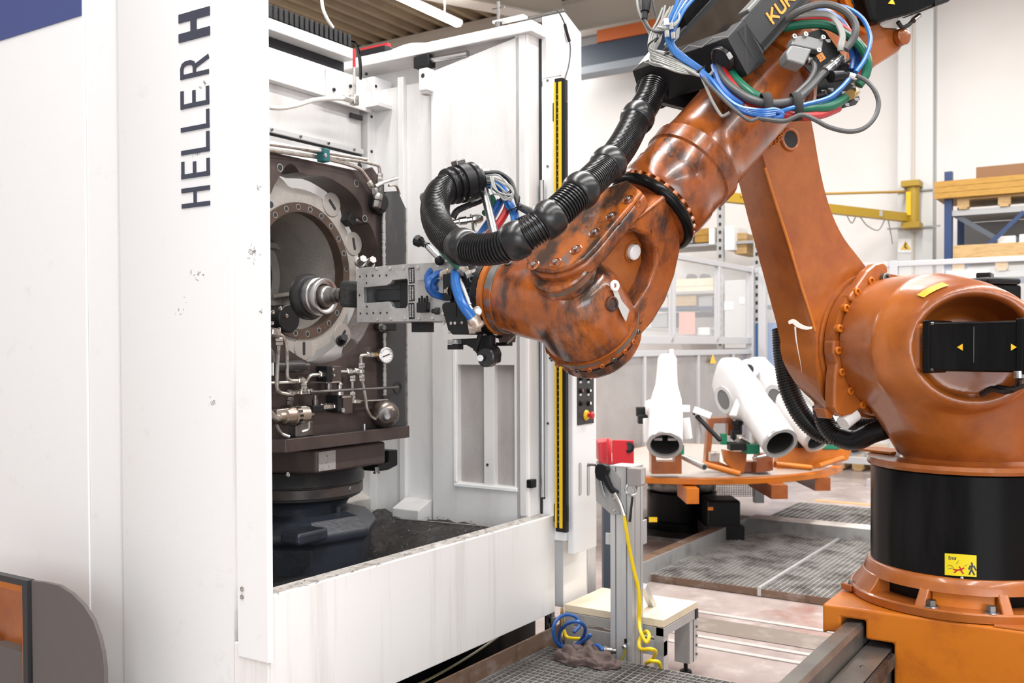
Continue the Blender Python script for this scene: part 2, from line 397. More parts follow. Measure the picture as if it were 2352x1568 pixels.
def text_mb(mb, txt, org, U, W, size, wd, th, gap=0.32, widths=None, xs=1.0):
    """letters from org along unit U, upright along unit W"""
    n = U.cross(W); x = 0.0; e = 0
    for i, ch in enumerate(txt):
        if ch == ' ': x += 0.5; continue
        gw, st = GLYPH[ch]
        ww = widths[i] if widths else wd
        for s in st:
            e += 1; stroke_mb(mb, [org+U*((x+a*xs)*size)+W*(b*size) for a, b in s], n, ww, th+0.0002*(e % 5))
        x += gw*xs+gap
    return x*size
# ================================================================== the hall
WALL_X = 15.4
struct('floor', MB().box(-9, 16.2, -12, 16, -0.12, 0.0), floor_m, smooth=None)
# wall behind the racks, with its steel column and the cabinets' height of plinth
struct('wall_back', MB().box(WALL_X, WALL_X+0.2, -12, 16, 0, CEIL_Z+0.1), wall_m, smooth=None)
struct('wall_left', MB().box(-9, WALL_X, 15.8, 16, 0, CEIL_Z+0.1), wall_m, smooth=None)
# trapezoidal roof deck, ribs run along the hall
mb = MB(); pitch = 0.34; y = -12.0; prof = []
while y < 16.2:
    prof += [(y, 0.0), (y+0.10, 0.0), (y+0.14, 0.10), (y+0.30, 0.10)]; y += pitch
bot = [V((-9, a, CEIL_Z+b)) for a, b in prof]; top = [V((16.2, a, CEIL_Z+b)) for a, b in prof]
n = len(prof); mb.add(bot+top, [(i, i+1, n+i+1, n+i) for i in range(n-1)])
struct('ceiling', mb, deck_m, smooth=None, fix=False)
# roof beams
def ibeam(mb, a, b, w, h, t=0.03):
    a, b = V(a), V(b)
    mb.bar(a, b, w, t, ZA); mb.bar(a-ZA*h, b-ZA*h, w, t, ZA); mb.bar(a-ZA*h/2, b-ZA*h/2, t, h, ZA)
mb = MB(); a, b = PZ(985, -6, 7.0), PZ(1232, 42, 7.0); ibeam(mb, a-(b-a)*1.2+ZA*0.55, b+(b-a)*0.25+ZA*0.55, 0.36, 0.52); struct('trim_1', mb, beam_m, smooth=None)
mb = MB(); ibeam(mb, (WALL_X-0.35, -12, CEIL_Z-0.02), (WALL_X-0.35, 15.8, CEIL_Z-0.02), 0.30, 0.55); struct('trim_2', mb, beam_m, smooth=None)
mb = MB(); ibeam(mb, (9.6, -12, CEIL_Z-0.05), (9.6, 15.8, CEIL_Z-0.05), 0.2, 0.3); struct('trim_3', mb, beam_m, smooth=None)
# steel column in front of the wall (H section) and its downpipe
a = PX(2062, 600, WALL_X-0.30); b = PX(2142, 600, WALL_X-0.30)
mb = MB()
mb.box(WALL_X-0.32, WALL_X-0.28, b.y, a.y, 0, CEIL_Z); mb.box(WALL_X-0.02, WALL_X, b.y, a.y, 0, CEIL_Z)
mb.box(WALL_X-0.30, WALL_X, (a.y+b.y)/2-0.02, (a.y+b.y)/2+0.02, 0, CEIL_Z)
struct('trim_4', mb, mat('column_grey', (0.66, 0.66, 0.65), 0.5), smooth=None)
c = PX(2098, 300, WALL_X-0.34)
struct('trim_5', MB().cyl((c.x, c.y, 2.6), (c.x, c.y, CEIL_Z), 0.02), beam_m)
COLUMN_Y = (a.y+b.y)/2
# pale joint strips and cover bands let into the floor
for k, (px, py) in enumerate(((1700, 1420), (1700, 1478), (1700, 1500))):
    q = PZ(px, py, 0.0)
    struct('trim_%d' % (6+k), MB().box(q.x-0.02, q.x+0.02, -3, 2.6, 0.0, 0.006), mat('pale_joint', (0.46, 0.42, 0.40), 0.5), smooth=None)
q = PZ(1700, 1448, 0.0)
struct('trim_9', MB().box(q.x-0.13, q.x+0.13, -3, 2.3, 0.0, 0.004), mat('grimy_cover_strip', (0.20, 0.165, 0.14), 0.45, dirt=[((0.30, 0.26, 0.23), 5, 0.5, 0.7, U1, 7)]), smooth=None)
# orange walkway line and white line painted on the floor far behind
q = PZ(1850, 1147, 0.0); struct('trim_10', MB().box(q.x-0.05, q.x+0.05, -3, 2.9, 0.0, 0.004), mat('floor_line_orange', (0.75, 0.36, 0.14), 0.5), smooth=None)

# hanging luminaire that shows beyond the machine
a = PZ(905, -4, 6.6); b = PZ(1082, 66, 6.6)
ym = (a.y+b.y)/2
lamp = thing('ceiling_light', 'long bright fluorescent batten hanging under the brown roof deck', 'ceiling light', (b.x, ym, 6.6))
xs = b.x-0.2
build('batten', MB().box(xs-5.5, xs, ym-0.045, ym+0.045, 6.62, 6.68), white, lamp, smooth=None)
build('tube', MB().box(xs-5.45, xs-0.04, ym-0.04, ym+0.04, 6.58, 6.62), mat('lit_tube', (1, 1, 1), 0.5, emit=(1, 0.95, 0.86, 9.0)), lamp, smooth=None)
for k in range(4): build('suspension_wire', MB().cyl((xs-0.4-1.5*k, ym, 6.68), (xs-0.4-1.5*k, ym, CEIL_Z+0.05), 0.008, n=6), steel, lamp)

# crane girder along the wall
za = PX(1400, 118, WALL_X-0.75)
g = thing('crane_girder', 'dark blue overhead crane girder with an orange stripe below the roof beams', 'crane girder', (za.x, za.y, za.z-0.2))
z0 = za.z
y0, y1 = PX(1490, 100, WALL_X-0.75).y-3.5, PX(1345, 120, WALL_X-0.75).y+1.6
build('girder_web', MB().box(za.x-0.12, za.x+0.12, y0, y1, z0-0.24, z0+0.13), mat('girder_navy', (0.008, 0.022, 0.05), 0.45), g, smooth=None)
build('orange_flange', MB().box(za.x-0.16, za.x+0.16, y0, y1-1.9, z0+0.13, z0+0.33), mat('girder_orange', (0.50, 0.11, 0.015), 0.5), g, smooth=None)
build('lower_flange', MB().box(za.x-0.2, za.x+0.14, y0, y1, z0-0.36, z0-0.24), mat('girder_grey', (0.20, 0.23, 0.27), 0.4), g, smooth=None)
# ================================================================== machining centre (white enclosure seen corner on)
YS = 2.42
mc = thing('machining_centre', 'large white machining centre with tall open doorway and vertical dark lettering', 'machine', (3.2, 3.4, 0))
# side skin: lettered panel, soft step and recessed rear panel (plan outline extruded upwards)
XL = 2.249
yA = PX(531, 700, XL).y; yB = PX(272, 700, XL).y
out = [(XL, yA), (XL, yB-0.02), (XL+0.012, yB+0.01), (XL+0.03, yB+0.03), (XL+0.05, yB+0.05), (XL+0.09, yB+0.05), (XL+0.09, yA)]
build('lettered_side_panel', MB().prism([V((x, y, 0.2)) for x, y in out], ZA*3.9), white, mc, smooth=40)
yC = PX(200, 700, XL+0.028).y
build('rear_side_panel', MB().box(XL+0.028, XL+0.09, yC+0.004, 5.2, 0.2, 4.1), white, mc, smooth=None, bevel=0.004)
build('side_filler_panel', MB().box(XL+0.034, XL+0.09, yB+0.05, yC, 0.2, 4.1), white, mc, smooth=None)
a = PX(186, 35, XL+0.024)
build('blue_band', MB().box(XL+0.024, XL+0.028, a.y, 5.2, a.z, 4.0), navy, mc, smooth=None)
# lettering: reads upwards on the side panel, last letter bold
nrm = V((-1, 0, 0))
A0 = PX(480, 471, XL); A1 = PX(422, 471, XL); B0 = PX(485, 20, XL)
mb = MB(); size = (A0-A1).length
U = ZA; W = YA  # text runs up, letters stand towards +Y (left in the picture)
widths = [0.020]*6
scale_run = B0.z-A0.z
gl = 'HELLER'
adv = sum(GLYPH[c][0] for c in gl)
# letter positions measured along the upright run (lower edge of each letter, upper edge)
edges = [(471, 425), (402, 362), (346, 305), (292, 254), (238, 196), (168, 124)]
for ch, (ya, yb) in zip(gl, edges):
    o = PX(485, ya-5, XL); e = PX(485, yb+(5 if ch != 'L' else 0), XL)
    gw = GLYPH[ch][0]
    for st in GLYPH[ch][1]:
        stroke_mb(mb, [V((XL-0.001, A0.y+q*size, o.z+(p/gw)*(e.z-o.z))) for p, q in st], nrm, 0.0155, 0.002+0.0002*(len(mb.v) % 5))
for st in GLYPH['H'][1]:
    o = PX(485, 70, XL); e = PX(485, 24, XL)
    stroke_mb(mb, [V((XL-0.001, A0.y+q*size, o.z+(p/0.72)*(e.z-o.z))) for p, q in st], nrm, 0.030, 0.002+0.0002*(len(mb.v) % 5))
build('lettering', mb, ink, mc, smooth=None)
# corner post
yP = PX(541, 800, XL-0.012).y
xR = PY(625, 800, 2.40).x
ch = 0.012
cp = [(XL-0.012, yP), (XL-0.012, 2.40+ch), (XL-0.012+ch, 2.40), (xR-ch*0.4, 2.40), (xR, 2.40+ch*0.4), (xR, yP)]
zb = PX(572, 1511, XL-0.012).z
post = build('corner_post', MB().prism([V((x, y, zb)) for x, y in cp], ZA*(4.1-zb)), white, mc, smooth=40)
for py in (1352, 1370):
    q = PX(557, py, XL-0.012)
    build('screw', MB().capscrew(q, (-1, 0, 0), 0.008, 0.004), zinc, post)
# lower front: sill tray under the opening, runs to the right of the opening
zt0 = PY(640, 1352, YS).z; zt1 = PY(1270, 1192, YS).z; zt = (zt0+zt1)/2
xS1 = PY(1275, 1300, YS).x; zb0 = PY(1270, 1407, YS).z
sill = build('front_sill', MB().box(XL+0.0, xS1, YS, YS+0.02, zb0, zt), white_sill, mc, smooth=None, bevel=0.003)
build('sill_ledge', MB().box(xR-0.005, xS1-0.03, YS+0.015, YS+0.085, zt-0.025, zt), mat('sill_ledge_grime', (0.50, 0.47, 0.44), 0.5, dirt=[((0.26, 0.23, 0.21), 22, 0.5, 0.68, U1, 6), ((0.75, 0.72, 0.70), 7, 0.55, 0.7, U1, 4)]), mc, smooth=None)
mb = MB()
rr = random.Random(3)
for k in range(70):
    x = rr.uniform(xR, xS1-0.05); p = V((x, YS+rr.uniform(-0.001, 0.07), zt+0.001)); d = V((rr.uniform(-1, 1), rr.uniform(-0.6, 0.6), rr.uniform(0, 0.25)))*rr.uniform(0.006, 0.02)
    mb.tube([p-d, p+V((0, 0, 0.002)), p+d], 0.0009, n=4, res=2)
tag(build('swarf_curls', mb, steel_d, mc), kind='stuff')
build('lower_side_panel', MB().box(XL-0.006, xR, YS-0.002, yA-0.006, 0.22, zb+0.04), white_sill, mc, smooth=None, bevel=0.003)
# ---- right hand cabinet with light curtain and push buttons
XC = 4.09
yc0 = PX(1297, 700, XC).y; yc1 = PX(1247, 700, XC).y
xc2 = PY(1337, 700, yc0).x
zc_top = PX(1276, 32, XC).z; zsl = PY(1337, 78, yc0).z
mb = MB()
pr = [V((XC, yc0, 0.66)), V((xc2, yc0, 0.66)), V((xc2, yc0, zsl)), V((XC+0.02, yc0, zc_top)), V((XC, yc0, zc_top))]
mb.prism(pr, YA*(yc1-yc0))
cab = build('light_curtain_cabinet', mb, white, mc, smooth=None, bevel=0.003)
build('cabinet_upper_skin', MB().box(XC-0.004, XC, yc0+0.006, yc1, PX(1260, 178, XC).z, zc_top-0.06), white_dirty, cab, smooth=None)
mb = MB().box(XC+0.09, 4.42, YS+0.004, YS+0.6, 0.31, 0.66); build('cabinet_plinth', mb, white, mc, smooth=None, bevel=0.003)
yd = yc0-0.035
q0 = PY(1371, 1255, yd); q1 = PY(1371, 815, yd)
desk = build('operator_panel_box', MB().box(PY(1317, 900, yd).x, q0.x, yd, yc0-0.001, q0.z, q1.z).box(xc2+0.002, q0.x, yc0-0.002, yc0+0.16, q0.z, q1.z), white, mc, smooth=None, bevel=0.006, fix=False)
for px in (1332, 1351):
    a = PY(px, 1062, yd); b = PY(px, 1138, yd); r = 0.012
    mb = MB(); pts = []
    for k in range(9): t = math.pi*k/8; pts.append(V((a.x+r*math.cos(t), yd-0.0015, a.z-r+r*math.sin(t))))
    for k in range(9): t = math.pi+math.pi*k/8; pts.append(V((a.x+r*math.cos(t), yd-0.0015, b.z+r+r*math.sin(t))))
    inner = [V((a.x+(p.x-a.x)*0.8, p.y, p.z)) for p in pts]
    mb.plate([pts, inner], V((0, 0.0015, 0))); build('slot_rim', mb, steel_d, mc)
    build('slot', MB().prism(inner, V((0, 0.0012, 0))), mat('slot_grey', (0.5, 0.49, 0.48), 0.5), mc)
# button plate
a = PY(1325, 833, yd); b = PY(1362, 971, yd)
yb = yd
bp = build('button_plate', MB().box(a.x, b.x, yb-0.006, yb, b.z, a.z), charcoal, mc, smooth=None, bevel=0.002)
for r_, py in enumerate((843, 868, 897, 926)):
    for c_, px in enumerate((1333, 1351)):
        q = PY(px, py, yb-0.006)
        mb = MB().lathe(q, (0, -1, 0), [(0, 0.0125), (0.006, 0.0125), (0.007, 0.0105), (0.012, 0.0105), (0.013, 0.009)], 20)
        m_ = [black_pl, mat('cream_button', (0.62, 0.52, 0.38), 0.4), white_pl, mat('wine_button', (0.30, 0.08, 0.07), 0.4)][(0, 1, 0, 1, 3, 2, 0, 2)[r_*2+c_]] if c_ or r_ == 2 else black_pl
        bt = build('button', mb, black_pl, bp); build('button_cap', MB().cyl(q+V((0.002, -0.0125, 0.001)), q+V((0.002, -0.0145, 0.001)), 0.0075), m_, bt)
        if r_ < 3: build('legend_plate', MB().boxb(q+V((0, -0.001, -0.0195)), XA*0.009, YA*0.001, ZA*0.005), white_pl, bp, smooth=None)
q = PY(1346, 953, yb-0.006)
build('estop_collar', MB().lathe(q, (0, -1, 0), [(0, 0.027), (0.003, 0.027), (0.012, 0.019)], 28), yellow, bp)
build('estop_button', MB().lathe(q+V((0, -0.010, 0)), (0, -1, 0), [(0, 0.009), (0.016, 0.009), (0.018, 0.018), (0.026, 0.019), (0.031, 0.013), (0.032, 0.0001)], 24), red, bp)
# aluminium tube and black buffer left of the cabinet, dark slot between cabinet and door column
# ---- door column
ycol = 2.50
xcl = ycol/0.627; xcr = PY(1241, 700, ycol).x
yci = PX(1184, 700, xcl).y
zct = PX(1200, 52, xcl).z
build('door_column', MB().box(xcl, xcr, ycol, yci, zt-0.02, zct), white_sill, mc, smooth=None, bevel=0.006, seg=3)
build('door_column_rib', MB().box(xcl-0.006, xcl, ycol+0.012, ycol+0.05, zt, zct-0.01), white_dirty, mc, smooth=None, bevel=0.003)
build('dark_slot_fill', MB().box(xcr, XC-0.004, ycol-0.012, ycol+0.05, zt, PX(1243, 52, XC).z), dark_void, mc, smooth=None)  # dark strip standing for the shade in the open slot
a = PY(1221, 1110, ycol-0.01); build('black_buffer', MB().boxb(a, XA*0.022, YA*0.015, ZA*0.02), black_pl, mc, bevel=0.003)
a = PY(1247, 1142, ycol-0.03); b = PY(1247, 700, ycol-0.03)
build('guide_tube', MB().cyl(a, V((a.x, a.y, b.z+0.6)), 0.011), steel, mc)
build('guide_tube_foot', MB().cyl(a-ZA*0.006, a+ZA*0.002, 0.0125), black_pl, mc)
# screws on the cabinet face
for px, py in ((1258, 382), (1258, 185), (1259, 972)):
    build('screw', MB().capscrew(PX(px, py, XC-0.0), (-1, 0, 0), 0.006, 0.004), steel_d, cab)
# ---- light curtain
ya = PX(1273, 600, XC-0.035).y; yb_ = PX(1291, 600, XC-0.035).y
zlo = PX(1284, 1222, XC-0.035).z; zhi = PX(1284, 178, XC-0.035).z
lc = build('light_curtain', MB().box(XC-0.03, XC, yb_, ya, zlo, zhi), black_pl, mc, smooth=None, bevel=0.003)
wd = ya-yb_
build('yellow_edge', MB().box(XC-0.037, XC-0.03, ya-wd*0.24, ya-wd*0.0, zlo+0.02, zhi-0.02), yellow, lc, smooth=None, bevel=0.001)
build('yellow_edge', MB().box(XC-0.037, XC-0.03, yb_+wd*0.06, yb_+wd*0.42, zlo+0.02, zhi-0.02), yellow, lc, smooth=None, bevel=0.001)
mb = MB(); z = zlo+0.05
while z < zhi-0.05:
    mb.lathe(V((XC-0.0305, yb_+wd*0.59, z)), (-1, 0, 0), [(0, wd*0.11), (0.002, wd*0.09)], 8); z += 0.03
tag(build('sensor_lenses', mb, mat('lens_grey', (0.16, 0.16, 0.16), 0.15), lc), kind='stuff')
for py in (256, 1178):
    q = PX(1283, py, XC-0.02)
    build('curtain_clamp', MB().box(XC-0.025, XC-0.001, yb_-0.016, ya+0.014, q.z-0.045, q.z+0.045), black_pl, lc, smooth=None, bevel=0.004)
build('curtain_side_body', MB().box(XC-0.028, XC-0.002, yb_-0.014, yb_, zlo+0.0, zhi-0.01), black_mat, lc, smooth=None)
# cable from the top of the cabinet to the curtain
p = [PY(px, py, yc0-0.012) for px, py in ((1273, 20), (1285, 30), (1297, 55), (1302, 75), (1308, 95), (1310, 115), (1308, 140), (1304, 160), (1300, 172), (1296, 190))]
cb = build('curtain_cable', MB().tube(p, 0.0035, n=6), dk_cable, mc)
build('cable_connector', MB().tube([p[2], p[3], p[4]], 0.008, n=8), blk_cable, cb)
a = PY(1293, 165, yc0-0.004); build('cable_clip_plate', MB().boxb(a, XA*0.008, YA*0.004, ZA*0.03), white_dirty, mc, smooth=None)
a = PX(1200, 40, xcl+0.0)
for k in range(3):
    build('roof_cable', MB().tube([V((XC+0.005+0.014*k, 2.62, zc_top+0.012)), V((XC+0.004+0.014*k, yc0+0.06, zc_top+0.012+0.004*k)), V((XC+0.002+0.012*k, yc0+0.005, zc_top+0.012))], 0.006, n=6), dk_cable if k else steel_d, mc)
# ---- interior side wall (door leaf, window frame with two vents)
XW = xcl
yw1 = PX(992, 700, XW).y; yw2 = 4.3
ztop = PX(1090, 135, XW).z
fl = 0.70
zw0, zw1 = PX(1115, 1112, XW).z, PX(1115, 838, XW).z
yv0, yv1 = PX(1181, 900, XW).y, PX(1051, 900, XW).y
ym0, ym1 = PX(1135, 900, XW).y, PX(1111, 900, XW).y
door = build('sliding_door_leaf', MB().plate([[V((XW, yci-0.03, fl-0.05)), V((XW, yw1, fl-0.05)), V((XW, yw1, PX(992, 165, XW).z)), V((XW, yci-0.03, PX(1180, 85, XW).z))],
      [V((XW, yv0, zw0)), V((XW, ym0, zw0)), V((XW, ym0, zw1)), V((XW, yv0, zw1))],
      [V((XW, ym1, zw0)), V((XW, yv1, zw0)), V((XW, yv1, zw1)), V((XW, ym1, zw1))]], V((0.05, 0, 0))), white_dirty, mc, smooth=None, bevel=0.002)
build('vent_panel', MB().box(XW+0.03, XW+0.045, yv0-0.01, ym0+0.01, zw0-0.01, zw1+0.01), grey_panel, door, smooth=None)
build('vent_panel', MB().box(XW+0.03, XW+0.045, ym1-0.01, yv1+0.01, zw0-0.01, zw1+0.01), grey_panel, door, smooth=None)
mb = MB(); t = 0.012
for (a, b) in ((yv0-0.02, yv1+0.02),):
    mb.box(XW-0.012, XW, a, b, zw0-0.022, zw0-0.004); mb.box(XW-0.012, XW, yv1+0.002, yv1+0.02, zw0, zw1+0.1)
build('window_frame', mb, white, door, smooth=None, bevel=0.003)
build('frame_screw', MB().capscrew(PX(1120, 1067, XW), (-1, 0, 0), 0.007, 0.004), steel_d, door)
build('inner_side_wall', MB().box(XW+0.05, XW+0.09, yw1-0.02, yw2, fl-0.2, PX(950, 185, XW).z), white_dirty, mc, smooth=None)
build('inner_wall_post', MB().box(XW+0.02, XW+0.05, PX(915, 500, XW).y-0.02, PX(915, 500, XW).y+0.02, fl, PX(912, 175, XW).z), white_dirty, mc, smooth=None, bevel=0.004)
a = PX(977, 178, XW-0.03)
hk = build('corner_bracket', MB().box(XW-0.05, XW+0.05, a.y-0.03, a.y+0.03, a.z-0.07, a.z+0.045), white, mc, smooth=None, bevel=0.01)
build('bracket_hole', MB().lathe(V((XW-0.051, a.y, a.z+0.005)), (-1, 0, 0), [(0, 0.012), (0.002, 0.01)], 14), dark_void, hk)
build('bracket_foot', MB().box(XW-0.045, XW, a.y-0.018, a.y+0.018, a.z-0.085, a.z-0.07), grey_panel, hk, smooth=None)
# door guide beam above
ybe = PX(752, 150, XW).y
zu0 = PX(1184, 84, XW).z; zu1 = PX(1184, 58, XW).z
guide = build('door_guide_beam', MB().box(XW-0.03, XW+0.16, 2.46, ybe, zu0, zu1), white_dirty, mc, smooth=None, bevel=0.004)
build('guide_flange', MB().box(XW+0.15, XW+0.2, 2.6, ybe+0.2, zu0-0.12, zu1+0.04), white_dirty, mc, smooth=None)
build('damper_rod', MB().cyl(V((XW-0.0, PX(1075, 120, XW).y, zu0-0.035)), V((XW-0.0, PX(870, 145, XW).y-0.3, zu0-0.03)), 0.016), steel, mc)
a = PX(975, 138, XW); build('damper_mount', MB().boxb(V((XW, a.y, zu0-0.035)), XA*0.03, YA*0.05, ZA*0.03), black_mat, mc, bevel=0.005)
# red flat spring and terminal on the beam
a = PX(840, 108, XW)
build('terminal_box', MB().box(XW+0.0, XW+0.08, PX(884, 110, XW).y, PX(822, 115, XW).y, zu1, zu1+0.045), black_pl, guide, smooth=None, bevel=0.004)
build('red_strip', MB().box(XW+0.02, XW+0.05, PX(884, 100, XW).y, PX(822, 110, XW).y, zu1+0.045, zu1+0.062), red, guide, smooth=None)
mb = MB(); p0 = PX(893, 100, XW+0.03); p1 = PX(985, 86, XW+0.03)
mb.tube([V((XW+0.03, p0.y, zu1+0.015)), V((XW+0.03, (p0.y+p1.y)/2, zu1+0.03)), V((XW+0.03, p1.y, zu1+0.012))], 0.006, n=7)
build('cable_sleeve', mb, white_pl, guide)
# clamp screw standing at the beam end
a = PX(1145, 45, XW); ct = V((XW+0.0, a.y, zu1))
cs = build('clamp_screw', MB().cyl(ct-ZA*0.04, ct+ZA*0.13, 0.009, n=10), steel_d, mc)
build('clamp_nut', MB().hexbolt(ct+ZA*0.002, ZA, 0.018, 0.03), steel_d, cs)
build('clamp_handle', MB().cyl(ct+ZA*0.10-YA*0.035, ct+ZA*0.10+YA*0.035, 0.005, n=8), steel_d, cs)
build('clamp_plate', MB().box(XW-0.01, XW+0.03, 2.52, a.y+0.03, zu1+0.03, zu1+0.042), white_dirty, cs, smooth=None)
# ---- rear structure: gantry beam, fascia panels, column
YG = 3.5
def gz(py0, px0=620): return PY(px0, py0, YG).z
xg0, xg1 = 2.5, PY(836, 300, YG).x
def gstrip(name, pya, pyb, m, y0=YG, dep=0.05, x1=xg1, bevel=0.003):
    return build(name, MB().box(xg0, x1, y0, y0+dep, gz(pyb), gz(pya)), m, mc, smooth=None, bevel=bevel)
gstrip('gantry_top_rail', 52, 78, white_dirty, YG-0.05, 0.14, PY(800, 100, YG).x)
gstrip('gantry_gap', 78, 118, dark_void, YG+0.03, 0.04, PY(800, 100, YG).x)
fa = gstrip('gantry_fascia', 112, 186, white_dirty, YG-0.02, 0.3)
gstrip('gantry_under_step', 186, 208, white_dirty, YG+0.03, 0.1)
gstrip('gantry_lower_panel', 208, 300, white_dirty, YG+0.02, 0.1)
st_ = gstrip('bolted_strip', 290, 303, alu, YG+0.0, 0.03)
gstrip('strip_shadow_gap', 304, 309, dark_void, YG+0.015, 0.02)
gstrip('gantry_bottom_panel', 309, 352, white_dirty, YG+0.012, 0.1)
for px in (624, 690, 754, 813):
    q = PY(px, 300, YG); q.z = (gz(290)+gz(303))/2
    build('bolt', MB().capscrew(q, (0, -1, 0), 0.007, 0.006), steel_d, st_)
build('gantry_end_plate', MB().box(PY(750, 150, YG-0.03).x, xg1+0.02, YG-0.035, YG-0.02, gz(196), gz(120)), white_dirty, mc, smooth=None, bevel=0.003)
for px, py in ((766, 206), (805, 222), (804, 198), (840, 170)):
    build('bolt', MB().capscrew(PY(px, py, YG-0.035), (0, -1, 0), 0.009, 0.008), dark_void, fa)
q = PY(818, 268, YG+0.0); build('dark_label', MB().boxb(q, XA*0.045, YA*0.006, ZA*0.012), dark_void, mc, smooth=None)
# shelf bracket and right column with holes
a = PY(850, 205, YG-0.03); c0 = PY(846, 300, YG).x; c1 = PY(879, 300, YG).x
rc = build('rear_column', MB().box(c0, c1, YG, YG+0.16, fl, PY(860, 185, YG).z), white_dirty, mc, smooth=None, bevel=0.006)
build('column_head', MB().box(c0-0.01, c1+0.02, YG-0.05, YG+0.16, PY(860, 250, YG).z, PY(860, 184, YG).z), white, mc, smooth=None, bevel=0.004)
build('bracket_shelf', MB().box(c0-0.06, c1+0.03, YG-0.12, YG, PY(860, 258, YG).z, PY(860, 250, YG).z), white_dirty, mc, smooth=None)
for px, py in ((853, 268), (872, 272), (853, 348), (863, 198), (863, 240)):
    build('bolt', MB().capscrew(PY(px, py, YG-0.051 if py < 260 else YG), (0, -1, 0), 0.008, 0.004), dark_void, rc)
# energy chain on the top rail
mb = MB(); nlink = 17
ca = PY(606, 30, YG-0.02); cb_ = PY(800, 96, YG-0.02)
zc0 = gz(52)+0.003
chain = thing('energy_chain', 'black cable drag chain lying on the white gantry rail', 'cable chain', (ca.x, YG-0.02, zc0))
for k in range(nlink):
    x = ca.x+(cb_.x-ca.x)*k/nlink; L = (cb_.x-ca.x)/nlink
    mb = MB()
    mb.box(x, x+L*0.72, YG-0.05, YG-0.04, zc0+0.001, zc0+0.062); mb.box(x, x+L*0.72, YG+0.02, YG+0.03, zc0+0.001, zc0+0.062)
    mb.box(x+L*0.22, x+L*0.5, YG-0.05, YG+0.03, zc0+0.054, zc0+0.066); mb.box(x+L*0.22, x+L*0.5, YG-0.05, YG+0.03, zc0, zc0+0.008)
    build('link', mb, black_pl, chain, smooth=None, bevel=0.002)
e = V((cb_.x, YG-0.02, zc0+0.045))
for k in range(3):
    build('chain_cable', MB().tube([e+V((-0.3, 0, 0)), e, e+V((0.06, 0.0, -0.01)), e+V((0.09, 0, -0.09-0.01*k)), e+V((0.085, 0.0, -0.25))], 0.008, n=6), blk_cable, chain)
# white conduit dropping from the roof, grey hose to the valve
p = [PY(px, py, YG-0.03) for px, py in ((738, -8), (742, 20), (752, 44), (765, 64))]
build('white_conduit', MB().tube(p, 0.008, n=8), white_pl, mc)
p = [PY(px, py, YG-0.14) for px, py in ((600, 243), (640, 248), (680, 242), (720, 230), (760, 226), (792, 226))]
hz = build('coolant_hose', MB().tube(p, 0.011, n=10), mat('ivory_hose', (0.66, 0.62, 0.58), 0.4), mc)
build('hose_fitting', MB().cyl(p[-1]-XA*0.01, p[-1]+XA*0.055, 0.015, n=10), zinc, hz)
q = p[-1]+XA*0.07
build('riser_pipe', MB().tube([q, q+ZA*0.08, q+ZA*0.17], 0.008, n=8), zinc, hz)
build('riser_pipe_red_tape', MB().cyl(q+ZA*0.17, q+ZA*0.26, 0.0075, n=8), red, hz)
build('elbow', MB().box(q.x-0.018, q.x+0.018, q.y-0.018, q.y+0.018, q.z-0.02, q.z+0.03), zinc, hz, bevel=0.005)
# back wall and floor of the work space, chip bed, chute blocks
build('inner_back_wall', MB().box(2.34, XW+0.09, 4.3, 4.34, 0.2, 2.5), white_dirty, mc, smooth=None)
build('inner_left_wall', MB().box(2.34, 2.37, 2.6, 4.3, 0.2, 3.4), white_dirty, mc, smooth=None)
def bedz(x):
    t = min(1, max(0, (x-3.32)/0.55)); return fl-0.15+0.165*t*t*(3-2*t)
mb = MB(); NX, NY = 60, 50
vs = []; rr = random.Random(5)
for j in range(NY+1):
    for i in range(NX+1):
        x = 2.37+(XW+0.04-2.37)*i/NX; y_ = 2.50+(4.3-2.50)*j/NY
        vs.append((x, y_, bedz(x)+0.012*math.sin(17*x+9*y_)*math.sin(23*y_-6*x)+rr.uniform(-0.008, 0.008)))
mb.add(vs, [(j*(NX+1)+i, j*(NX+1)+i+1, (j+1)*(NX+1)+i+1, (j+1)*(NX+1)+i) for j in range(NY) for i in range(NX)])
tag(build('chip_bed', mb, chips, mc, smooth=60), kind='stuff')
mb = MB()
for k in range(420):
    x, y_ = rr.uniform(3.3, XW), rr.uniform(2.5, 3.5); s_ = rr.uniform(0.002, 0.006); a_ = rr.uniform(0, 6.3)
    mb.boxb((x, y_, bedz(x)+0.014), V((math.cos(a_), math.sin(a_), 0.2))*s_, V((-math.sin(a_), math.cos(a_), 0.1))*s_*0.5, ZA*0.0008)
tag(build('bright_chips', mb, steel, mc, smooth=None), kind='stuff')
p0 = PY(927, 1126, 3.52); 
mb = MB(); prof = [(3.50, fl-0.2), (3.50, p0.z), (3.82, p0.z+0.13), (4.2, p0.z+0.13), (4.2, fl-0.2)]
mb.prism([V((2.9, y_, z)) for y_, z in prof], XA*(XW-0.0-2.9))
build('chute_block', mb, mat('worn_beige_guard', (0.55, 0.52, 0.48), 0.45, dirt=[((0.34, 0.31, 0.28), 5, 0.45, 0.7, U1, 7)]), mc, smooth=None, bevel=0.006)
a = PX(955, 1150, XW-0.06)
build('corner_ledge', MB().prism([V((XW-0.10, 3.10, fl-0.03)), V((XW-0.10, 3.10, fl+0.07)), V((XW-0.0, 3.10, fl+0.11)), V((XW+0.05, 3.10, fl+0.11)), V((XW+0.05, 3.10, fl-0.03))], YA*0.17), white_dirty, mc, smooth=None, bevel=0.004)
build('drain_rod', MB().cyl(V((XW-0.16, 3.2, fl+0.03)), V((XW-0.03, 2.56, fl+0.02)), 0.004, n=6), zinc, mc)
